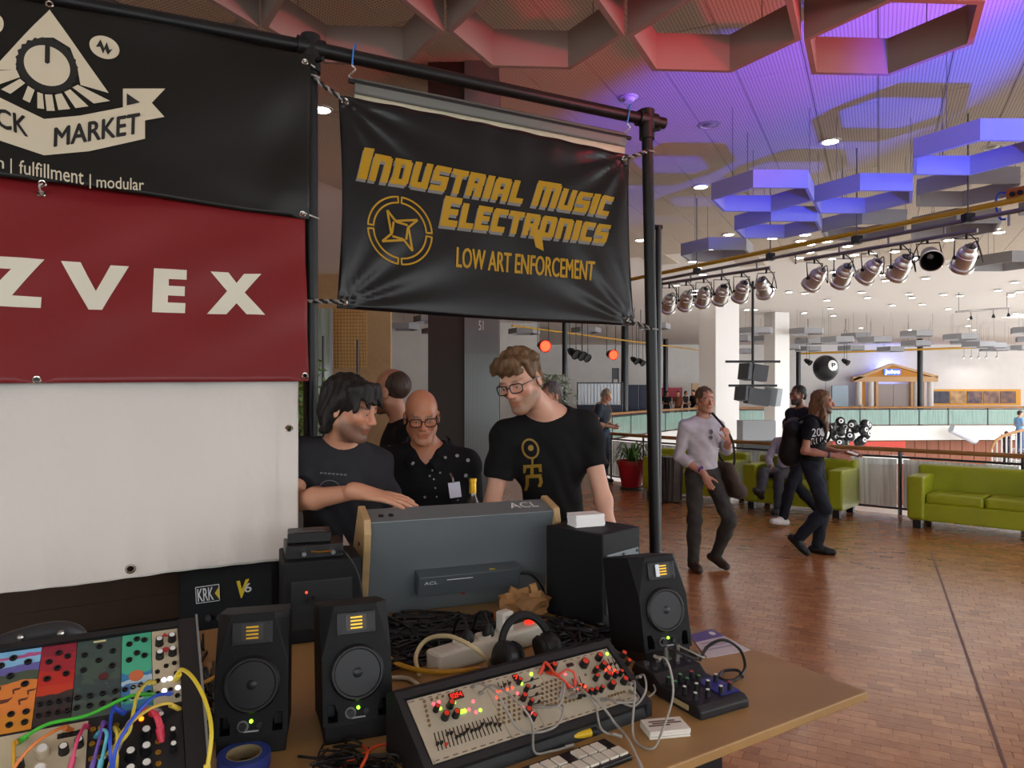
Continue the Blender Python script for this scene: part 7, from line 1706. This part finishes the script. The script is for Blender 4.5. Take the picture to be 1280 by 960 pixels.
# ------------------------------------------------------------------ people
from mathutils.bvhtree import BVHTree
def shirt_print(name, info, root, loops, m, lift=.0025, mx=1.5):
    """flat print laid on the cloth where the pixel rays meet it"""
    o = info['shirt']; me = o.data; Mw = Matrix.Translation(root.location) @ root.rotation_euler.to_matrix().to_4x4(); Mi_ = Mw.inverted()
    bvh = BVHTree.FromPolygons([tuple(v.co) for v in me.vertices], [tuple(p.vertices) for p in me.polygons])
    bm = bmesh.new()
    for lp in loops:
        V = [bm.verts.new((x, y, 0)) for x, y in lp]
        for t_ in tessellate_polygon([[Vector((x, y, 0)) for x, y in lp]]):
            try: bm.faces.new([V[i] for i in t_])
            except ValueError: pass
    for _ in range(6):
        L = [e for e in bm.edges if e.calc_length() > mx]
        if not L: break
        bmesh.ops.subdivide_edges(bm, edges=L, cuts=1); bmesh.ops.triangulate(bm, faces=bm.faces)
    bm.verts.index_update(); co = []; c = Mi_ @ Vector((0, 0, HC)); ok = []
    for v in bm.verts:
        d = (Mi_.to_3x3() @ Vector(((v.co.x-640)/F, 1, -(v.co.y-HOR)/F))).normalized(); h = bvh.ray_cast(c, d)
        ok.append(h[0] is not None); co.append(h[0]-d*lift if h[0] is not None else Vector((0, 0, 1)))
    fs = [[v.index for v in f.verts] for f in bm.faces]; bm.free()
    fs = [f for f in fs if all(ok[i] for i in f)]
    if not fs: print('PRINT MISSED', name); return
    me2 = bpy.data.meshes.new(name); me2.from_pydata(co, [], fs); me2.materials.append(m); q = bpy.data.objects.new(name, me2); COL.objects.link(q); q.parent = o; return q
def zhead(zl, zh, fine_, coarse): return lambda z: fine_ if z > zl else coarse
# man with dark hair, hand on the console
r1, i1 = person('person', 'man with chin-length dark hair and charcoal t-shirt laying his hand on the grey console', (-.60, 2.46, 0), 0,
    dict(head=(.052, -.04, 1.648), neck=(.0, .03, 1.525), pelvis=(0, .07, 1.0), shR=(-.135, -.03, 1.485), shL=(.10, .12, 1.445), elR=(-.115, -.125, 1.340), wrR=(.135, -.300, 1.398), elL=(.165, .17, 1.19), wrL=(.27, .02, 1.10),
         hipR=(-.09, .06, .96), hipL=(.09, .10, .96), knR=(-.09, .0, .48), anR=(-.085, -.06, .079), knL=(.10, .05, .48), anL=(.10, .02, .079)), hr=(1.27, .28, -.03), skin='b98468', stubble=('3a2c26', .7), brows='1c1512', hair='bob', hairc='120e0c', shirtc='26262a', trousers='22252b',
    res=.0045, zf=zhead(1.30, 0, .0042, .011), s=.93, headscale=.95, sleeve=.60, wrinkle=.010, build=.94,
    hands={'R': dict(d=(.98, .06, -.20), n=(.12, -.25, 1), side=(0, 1, .1), curl=.13, spread=.10, thumb=.55), 'L': dict(d=(.3, -.5, -.4), n=(.5, 0, .8), side=(-1, -.2, 0))})
GREYT = mat('faded_print', '5c5c60', .7)
shirt_print('chest_print', i1, r1, [[(400+i*5, 590+i*.4), (403.5+i*5, 590.3+i*.4), (403.5+i*5, 592.3+i*.4), (400+i*5, 592+i*.4)] for i in range(7)]+[[(412+14*math.cos(a), 612+12*math.sin(a)) for a in np.linspace(3.4, 6.0, 12)]+[(412+13*math.cos(a), 612+11*math.sin(a)) for a in np.linspace(6.0, 3.4, 12)]], GREYT)
# bald man with glasses
r2, i2 = person('person', 'bald man with black glasses and a black dotted shirt wearing a white name badge', (-.342, 2.86, 0), 0,
    dict(head=(-.012, -.07, 1.606), neck=(0, .015, 1.485), pelvis=(.0, .07, .93), shR=(-.17, .02, 1.415), shL=(.155, .03, 1.405), elR=(-.20, .10, 1.14), elL=(.185, .10, 1.13), wrR=(-.13, -.03, .95), wrL=(.12, -.03, .94), hipR=(-.095, .06, .90), hipL=(.095, .06, .90)),
    hr=(.20, .24, -.04), skin='b5795a', stubble=('8a6a58', .25), brows='5a4a40', hair=None, shirt='rolled', shirtc='101012', trousers='1c1d20', res=.0048, zf=zhead(1.30, 0, .0042, .012), s=.92, headscale=.92, glasses='0d0c0c', open_neck=True, build=1.05, belly=.02, bareneck=.072)
def dots(m):
    nt = m.node_tree; L = nt.links.new; b = nt.nodes['Principled BSDF']; tc = nt.nodes.new('ShaderNodeTexCoord'); v = nt.nodes.new('ShaderNodeTexVoronoi'); v.inputs['Scale'].default_value = 19; v.inputs['Randomness'].default_value = .55
    L(tc.outputs['Object'], v.inputs['Vector']); r = nt.nodes.new('ShaderNodeValToRGB'); L(v.outputs['Distance'], r.inputs[0]); r.color_ramp.elements[0].position = .12; r.color_ramp.elements[1].position = .16
    r.color_ramp.elements[0].color = (*lin('9a9a9a'), 1); r.color_ramp.elements[1].color = (*lin('101013'), 1); L(r.outputs[0], b.inputs['Base Color'])
dots(i2['shirt'].data.materials[0])
hcw = Vector(i2['J']['neck'])                       # shirt collar
CK = i2['shirt'].data.materials[0]
for sx in (-1, 1):
    mb = MB(); a = []
    for k in range(7):
        u = k/6; ang_ = .25+u*2.3; x = sx*.083*math.sin(ang_)*1.0; y = .02-.082*math.cos(PI-ang_)*-1.0
        x = sx*(.020+.070*math.sin(u*PI*.62)) if u < .9 else sx*.075; y = -.098+.15*u; zt_ = hcw.z+.0-.05*(1-u)**1.5+.035*u
        a.append((Vector((x, y+hcw.y, zt_)), Vector((x+sx*(.020+.012*(1-u)), y+hcw.y-.020*(1-u), zt_-.035-.012*(1-u)))))
    vs = [p for q in a for p in q]; fs = [(2*k, 2*k+1, 2*k+3, 2*k+2) for k in range(6)]; mb.add(vs, fs); o = mb.build('collar', CK, r2, smooth='all', fixn=False); md = o.modifiers.new('thickness', 'SOLIDIFY'); md.thickness = .005
for k in range(4):
    shirt_print('button', i2, r2, [[(540.5+k*1.8+1.2*math.cos(a), 588+k*11+1.2*math.sin(a)) for a in np.linspace(0, 2*PI, 9)[:-1]]], mat('button_grey', '8a8a8a', .4))
# his name badge
t = thing('name_badge', 'white square name badge clipped to the dotted black shirt', 'badge', (0, 0, 0)); Yg = 2.86-.02+i2['J']['neck'][1]-.165
MB().add([P(560, 604, Yg), P(574.5, 602, Yg), P(577, 621, Yg), P(562.5, 623, Yg)]+[x+Vector((0, .003, 0)) for x in (P(560, 604, Yg), P(574.5, 602, Yg), P(577, 621, Yg), P(562.5, 623, Yg))], [(3, 2, 1, 0), (4, 5, 6, 7), (0, 1, 5, 4), (1, 2, 6, 5), (2, 3, 7, 6), (3, 0, 4, 7)]).build('card', mat('badge_white', 'c4c2d0', .5), t)
MB().tube([P(567, 604, Yg-.001), P(566, 598, Yg-.002), P(563, 592, Yg+.02)], .004, 6).build('clip', STEEL, t)
# man with curly hair and gold print
r3, i3 = person('person', 'tall man with curly light brown hair, glasses and a black t-shirt with a gold figure', (.13, 2.68, 0), 0,
    dict(head=(-.100, -.10, 1.742), neck=(.012, .01, 1.635), pelvis=(.03, .13, 1.05), shR=(-.15, -.02, 1.535), shL=(.15, .05, 1.57), elR=(-.21, -.02, 1.26), elL=(.215, .0, 1.29), wrR=(-.20, .04, 1.0), wrL=(.245, -.02, 1.02), hipR=(-.08, .12, .98), hipL=(.115, .12, .98), knR=(-.1, .1, .53), knL=(.12, .1, .53), anR=(-.11, .12, .085), anL=(.13, .12, .085)),
    hr=(-.50, .34, -.16), skin='c0917a', stubble=('7a5c46', .75), brows='5f4630', hair='curly', hairc='5c432a', shirtc='0b0b0c', trousers='22242a', res=.0046, zf=zhead(1.32, 0, .0042, .012), s=.96, headscale=.93, glasses='16181c', sleeve=.56, wrinkle=.009, build=.88)
GF = mat('gold_flock', '7d6016', .6)
ringo = [(663+11*math.cos(a)+1.5*math.sin(a), 561+13*math.sin(a)) for a in np.linspace(0, 2*PI, 25)[:-1]]; ringi = [(663+8.6*math.cos(a)+1.5*math.sin(a), 561+10.4*math.sin(a)) for a in np.linspace(0, 2*PI, 25)[:-1]]
shirt_print('print_ring', i3, r3, [[ringo[i], ringo[(i+1) % 24], ringi[(i+1) % 24], ringi[i]] for i in range(24)], GF)
shirt_print('print_dot', i3, r3, [[(663.5+3.6*math.cos(a), 560+3.8*math.sin(a)) for a in np.linspace(0, 2*PI, 13)[:-1]]], GF)
shirt_print('print_figure', i3, r3, [[(664, 573), (667, 573), (666.5, 581), (664.5, 581)], [(654, 581.5), (677, 580), (677, 584), (654, 585.5)], [(654, 585), (658, 585), (657, 591), (654, 592)], [(673, 583.5), (677, 583.5), (677.5, 590), (674, 590)], [(663, 584), (667, 584), (667, 594), (663, 594)], [(657, 594), (677, 592.5), (677, 597), (657, 598)], [(657, 597), (661, 597), (661, 607), (658, 614), (655, 613), (657, 606)], [(673, 596), (677.5, 596), (678.5, 603), (676, 609), (672, 608), (674.5, 602)]], GF)
# man seen from behind with shaved head
person('person', 'balding bearded man in a black top standing with his back to the stall', (-.66, 4.0, 0), 0, dict(head=(-.02, -.02, 1.705), neck=(.04, .05, 1.53), pelvis=(.03, .05, 1.0), shR=(-.02, .22, 1.46), shL=(.10, -.14, 1.46), elR=(-.05, .26, 1.17), elL=(.12, -.2, 1.17), wrR=(-.16, .18, 1.0), wrL=(-.05, -.22, 1.0)),
       hr=(-1.95, .05, 0), skin='a8765c', stubble=('3a2820', .8), hair='stubble', hairc='3a2a20', shirtc='0e0e10', trousers='24262c', res=.0075, s=1.03)
person('person', 'grey-haired man in the hall whose head shows behind the shoulder of the tall man', (.37, 6.4, 0), -1.0, dict(), hr=(0, .12, 0), skin='b07a62', hair='short', hairc='5a5450', shirtc='3a3c44', trousers='2b2d33', res=.009, s=1.02, fine=False)
# walking man with white shirt
q = T(876, 713, 0); ra, ia = person('person', 'smiling man in a white shirt and grey trousers walking with a shoulder bag', (q.x, q.y, 0), .22,
    dict(head=(.03, -.03, 1.625), neck=(.02, .015, 1.455), shR=(-.165, .0, 1.375), shL=(.185, .02, 1.375), elR=(-.21, .03, 1.09), wrR=(-.04, -.15, .93), elL=(.285, .03, 1.14), wrL=(.20, -.16, 1.24), pelvis=(.02, .0, .93), hipR=(-.07, 0, .90), hipL=(.11, 0, .90), knR=(-.075, -.02, .49), anR=(-.065, .02, .085), knL=(.21, -.16, .50), anL=(.19, .06, .125)),
    hr=(.05, .06, 0), skin='b8846c', stubble=('9a7058', .3), hair='short', hairc='5a4432', shirt='rolled', shirtc='b9b4ba', trousers='3b3937', shoe='33261f', res=.0068, s=.99, wrinkle=.006, belly=.015, footdir={'L': (.3, -.9, -.28)},
    hands={'L': dict(d=(-.3, -.3, .9), n=(.3, -1, 0), side=(-1, 0, .3), curl=1.0), 'R': dict(d=(.25, -.3, -.9), n=(-.6, -.7, 0), side=(.6, -.6, 0), curl=.7)})
ba = thing('shoulder_bag', 'brown shoulder bag hanging at the hip of the man in the white shirt', 'bag', ra.location, .22); BAGM = mat('brown_canvas', '40332b', .8, var=.15, nscale=12)
b = Blob(); b.cap((.25, -.09, .98), (.25, .09, .98), .05, .05, .05); b.cap((.33, -.13, .76), (.33, .13, .76), .075, .075, .09); b.cap((.28, -.11, .88), (.28, .11, .88), .06, .06, .08); net_obj('bag', b.mesh(.010), BAGM, ba)
MB().tube(spline([(.10, -.09, 1.47), (.15, -.155, 1.38), (.22, -.19, 1.25), (.28, -.13, 1.08), (.31, -.05, .98)], 6), .012, 6).build('strap', mat('strap_dark', '1f1b1a', .7), ba, smooth=True); MB().tube(spline([(.10, -.09, 1.47), (.10, .0, 1.50), (.13, .13, 1.40), (.26, .12, 1.08), (.31, .05, .98)], 6), .012, 6).build('strap', mat('strap_dark', '1f1b1a'), ba, smooth=True)
MB().lathe([(.03, -.01), (.036, 0), (.03, .01), (.03, -.01)], 14, Vector(ia['J']['wrR'])+Vector((-.03, .02, .05)), Vector(ia['J']['wrR'])-Vector(ia['J']['elR'])).build('wristband', mat('violet_band', '5a2a7a', .5), ra)
shirt_print('sunglasses', ia, ra, [[(888.5+2.6*math.cos(a), 540+3.4*math.sin(a)) for a in np.linspace(0, 2*PI, 11)[:-1]], [(888.6+2.4*math.cos(a), 547+2.6*math.sin(a)) for a in np.linspace(0, 2*PI, 11)[:-1]]], mat('lens_dark', '3a3436', .2), .012)
# long-haired man
q = T(1017, 694, 0); rb, ib = person('person', 'long-haired bearded man in a black t-shirt with white print walking past the sofas', (q.x+.02, q.y, 0), .95,
    dict(head=(.0, -.07, 1.60), neck=(0, .0, 1.43), pelvis=(0, .03, .93), shR=(-.18, .01, 1.375), shL=(.17, .0, 1.375), elR=(-.245, .05, 1.10), wrR=(-.16, -.20, 1.06), elL=(.23, .02, 1.10), wrL=(.08, -.26, 1.07), hipR=(-.09, .02, .90), hipL=(.09, .02, .90), knL=(.10, -.05, .49), anL=(.09, .0, .085), knR=(-.09, -.11, .50), anR=(-.09, .15, .17)),
    hr=(.12, .04, 0), skin='a8745c', stubble=('3a2a20', .85), hair='long', hairc='6b4c30', shirtc='121215', trousers='22262e', shoe='0f0f10', res=.0068, s=.99, fine=True, footdir={'R': (-.05, -.75, -.65), 'L': (.1, -1, -.05)}, wrinkle=.006,
    hands={'R': dict(d=(.25, -.95, -.05), n=(-.6, 0, .8), side=(.5, 0, .8), curl=.3), 'L': dict(d=(-.1, -.98, 0), n=(.7, 0, .7), side=(-.4, 0, .9), curl=.3)})
WPR = mat('white_shirt_print', 'c9c9cc', .7)
def px_text(body, q, bold=0):
    vs, fs = text2d(body); g = quad_map([Vector((*p, 0)) for p in q]); return [[tuple(g(*vs[i])[:2]) for i in f] for f in fs]
shirt_print('chest_print', ib, rb, px_text('20', [(1015, 536), (1026, 535), (1026, 545), (1015, 546)])+[[(1029+4.5*math.cos(a), 540+5.5*math.sin(a)) for a in np.linspace(0, 2*PI, 15)[:-1]]]+px_text('RUN', [(1014, 548), (1034, 546), (1034, 554), (1014, 556)]), WPR, .004, 3)
bp_ = thing('backpack', 'bulky black backpack on the back of the long-haired man', 'bag', rb.location, .95); b = Blob(); b.ell((0, .22, 1.18), (.155, .115, .25), None, .05); b.ell((0, .27, 1.05), (.13, .10, .14), None, .05); b.cap((-.1, .2, 1.32), (.1, .2, 1.32), .09, .09, .05); net_obj('bag', b.mesh(.011), mat('black_nylon', '0d0d0f', .7, bump=.2, bscale=40), bp_)
for sx in (-1, 1): MB().tube(spline([(sx*.09, .15, 1.40), (sx*.11, .02, 1.46), (sx*.11, -.11, 1.36), (sx*.13, -.10, 1.2), (sx*.15, .12, 1.05)], 6), .014, 6).build('strap', mat('black_nylon', '0d0d0f'), bp_, smooth=True)
J = ib['J']; MB().lathe([(.031, -.01), (.036, 0), (.031, .01), (.031, -.01)], 14, J['wrR']*.85+J['elR']*.15, J['wrR']-J['elR']).build('wristband', mat('blue_band', '2a3a5a', .5), rb)
pb = Matrix.Translation(rb.location) @ Matrix.Rotation(1.0, 4, 'Z'); t = thing('leaflet', 'white leaflet in the hands of the long-haired man', 'leaflet', pb @ Vector((-.05, -.36, 1.085)), 1.0); MB().box((0, 0, 0), (.15, .10, .006), Matrix.Rotation(.3, 3, 'X')).build('paper', mat('card_bright', 'e4e2e0'), t)
# bearded man walking the other way
rc, ic = person('person', 'dark-haired bearded man in a navy top and white shoes walking away behind the long-haired man', (3.74, 9.22, 0), -1.25,
    dict(head=(0, -.05, 1.66), neck=(0, .01, 1.48), shR=(-.19, 0, 1.42), shL=(.19, 0, 1.42), knL=(.10, -.24, .53), anL=(.10, -.36, .10), knR=(-.1, .02, .48), anR=(-.1, .36, .14)), hr=(0, .05, 0), skin='8a5c48', stubble=('15100d', .9), hair='short', hairc='14100e', shirtc='1e222c', trousers='1c1e24', shoe='c4c0bc', res=.008, s=1.02, fine=False, footdir={'R': (0, -.8, -.55), 'L': (0, -1, .12)})
# seated man
rs, is_ = person('person', 'man in a pale shirt lounging on the green sofa, one arm along its backrest', (4.15, 10.24, 0), -.728,
    dict(head=(-.2, .06, 1.20), neck=(-.2, .12, 1.03), pelvis=(-.2, -.02, .53), shR=(-.38, .10, .96), shL=(-.02, .12, .96), elR=(-.45, -.05, .72), wrR=(-.34, -.25, .62), elL=(.20, .20, .86), wrL=(.42, .24, .815), hipR=(-.29, -.04, .52), hipL=(-.11, -.04, .52), knR=(-.34, -.48, .56), anR=(-.22, -.88, .33), knL=(-.12, -.50, .53), anL=(-.10, -.60, .09)),
    hr=(.3, .1, 0), skin='a87860', hair='short', hairc='2a2220', shirt='long', shirtc='a8a4b4', trousers='4a4a50', shoe='131213', res=.008, s=1.0, fine=True, footdir={'R': (-.1, -.75, .5), 'L': (0, -1, 0)}, hem=.02)
# man reading his phone
rd_, id_ = person('person', 'man in a dark polo shirt and jeans reading his phone by the railing', (1.70, 13.25, 0), 1.05,
    dict(head=(0, -.07, 1.63), neck=(0, .01, 1.46), elR=(-.23, .04, 1.12), wrR=(-.07, -.20, 1.06), elL=(.23, .04, 1.12), wrL=(.07, -.20, 1.06)), hr=(0, .5, 0), skin='b08068', hair='short', hairc='8a7a68', shirtc='2e343e', trousers='3a4656', res=.0095, s=1.0, fine=False)
pm_ = Matrix.Translation(rd_.location) @ Matrix.Rotation(1.05, 4, 'Z'); t = thing('smartphone', 'dark smartphone held by the man in the dark polo shirt', 'phone', pm_ @ Vector((0, -.31, 1.08)), 1.05); MB().box((0, 0, 0), (.16, .075, .01)).build('case', mat('black_plastic', '101011'), t); MB().box((0, 0, .0055), (.14, .065, .001)).build('screen', mat('phone_screen', '8a93a8', .3, emit=.4), t)
t = thing('shoulder_bag', 'reddish brown bag on the back of the man reading his phone', 'bag', rd_.location, 1.05); b = Blob(); b.ell((-.27, .10, .98), (.06, .13, .15), None, .04); net_obj('bag', b.mesh(.014), mat('oxblood_canvas', '3f2424', .7), t); MB().tube(spline([(-.26, .12, 1.08), (-.17, .17, 1.25), (-.04, .13, 1.47), (.07, .02, 1.50), (.05, -.13, 1.38), (-.08, -.17, 1.2), (-.2, -.08, 1.05), (-.26, .02, 1.0)], 6), .012, 6).build('strap', mat('strap_tan', '8a6a48', .7), t)
# small figures of the far gallery
def far_person(label, px, Y, rz, sc_, tc, s=1., hairc='1c1612', z=0.):
    r, i = person('person', label, ((px-640)/F*Y, Y, z), rz, dict(elR=(-.24, .02, 1.12), wrR=(-.15, -.2, 1.1), elL=(.24, .02, 1.12), wrL=(.2, -.15, .95)), hr=(0, .1, 0), hair='short', hairc=hairc, shirtc=sc_, trousers=tc, res=.022, s=s, fine=False, wrinkle=0.)
far_person('tiny person in black at the red banner of the far gallery, arms folded', 833.5, 37.0, .3, '141418', '1a1a1e')
far_person('tiny person in a brown coat at the red banner of the far gallery', 847.5, 35.8, -.4, '7a4a36', '5a3a2c')
far_person('tiny person in dark grey between brown coat and pole on the far gallery', 857, 37.4, .8, '26262c', '1c1c20')
far_person('tiny person in black at the end of the group on the far gallery', 867, 36.0, -1.0, '101014', '1a1a1e', 1.03)
far_person('small person in dark clothes beside the low navy booth panel', 687, 21.0, .5, '2a2a30', '22242a', .98)
far_person('small person in a wine red top beside the low navy booth panel', 698, 20.5, -.6, '6a3a36', '2a2a30', .98)
far_person('person in a light blue shirt on the far staircase', 640+(P(1291, 0, 26).x+.16)/26.9*F, 26.9, 1.5708, '7fa6d0', '4a5a7a', .95, '2a1c14', P(1291, 572.5, 26).z+.045)
far_person('child in dark clothes on the far staircase', 640+(P(1269, 0, 26).x+.16)/26.7*F, 26.7, 1.5708, '3a3440', '2a2c38', .72, '4a2a1c', P(1269, 585.1, 26).z+.045)
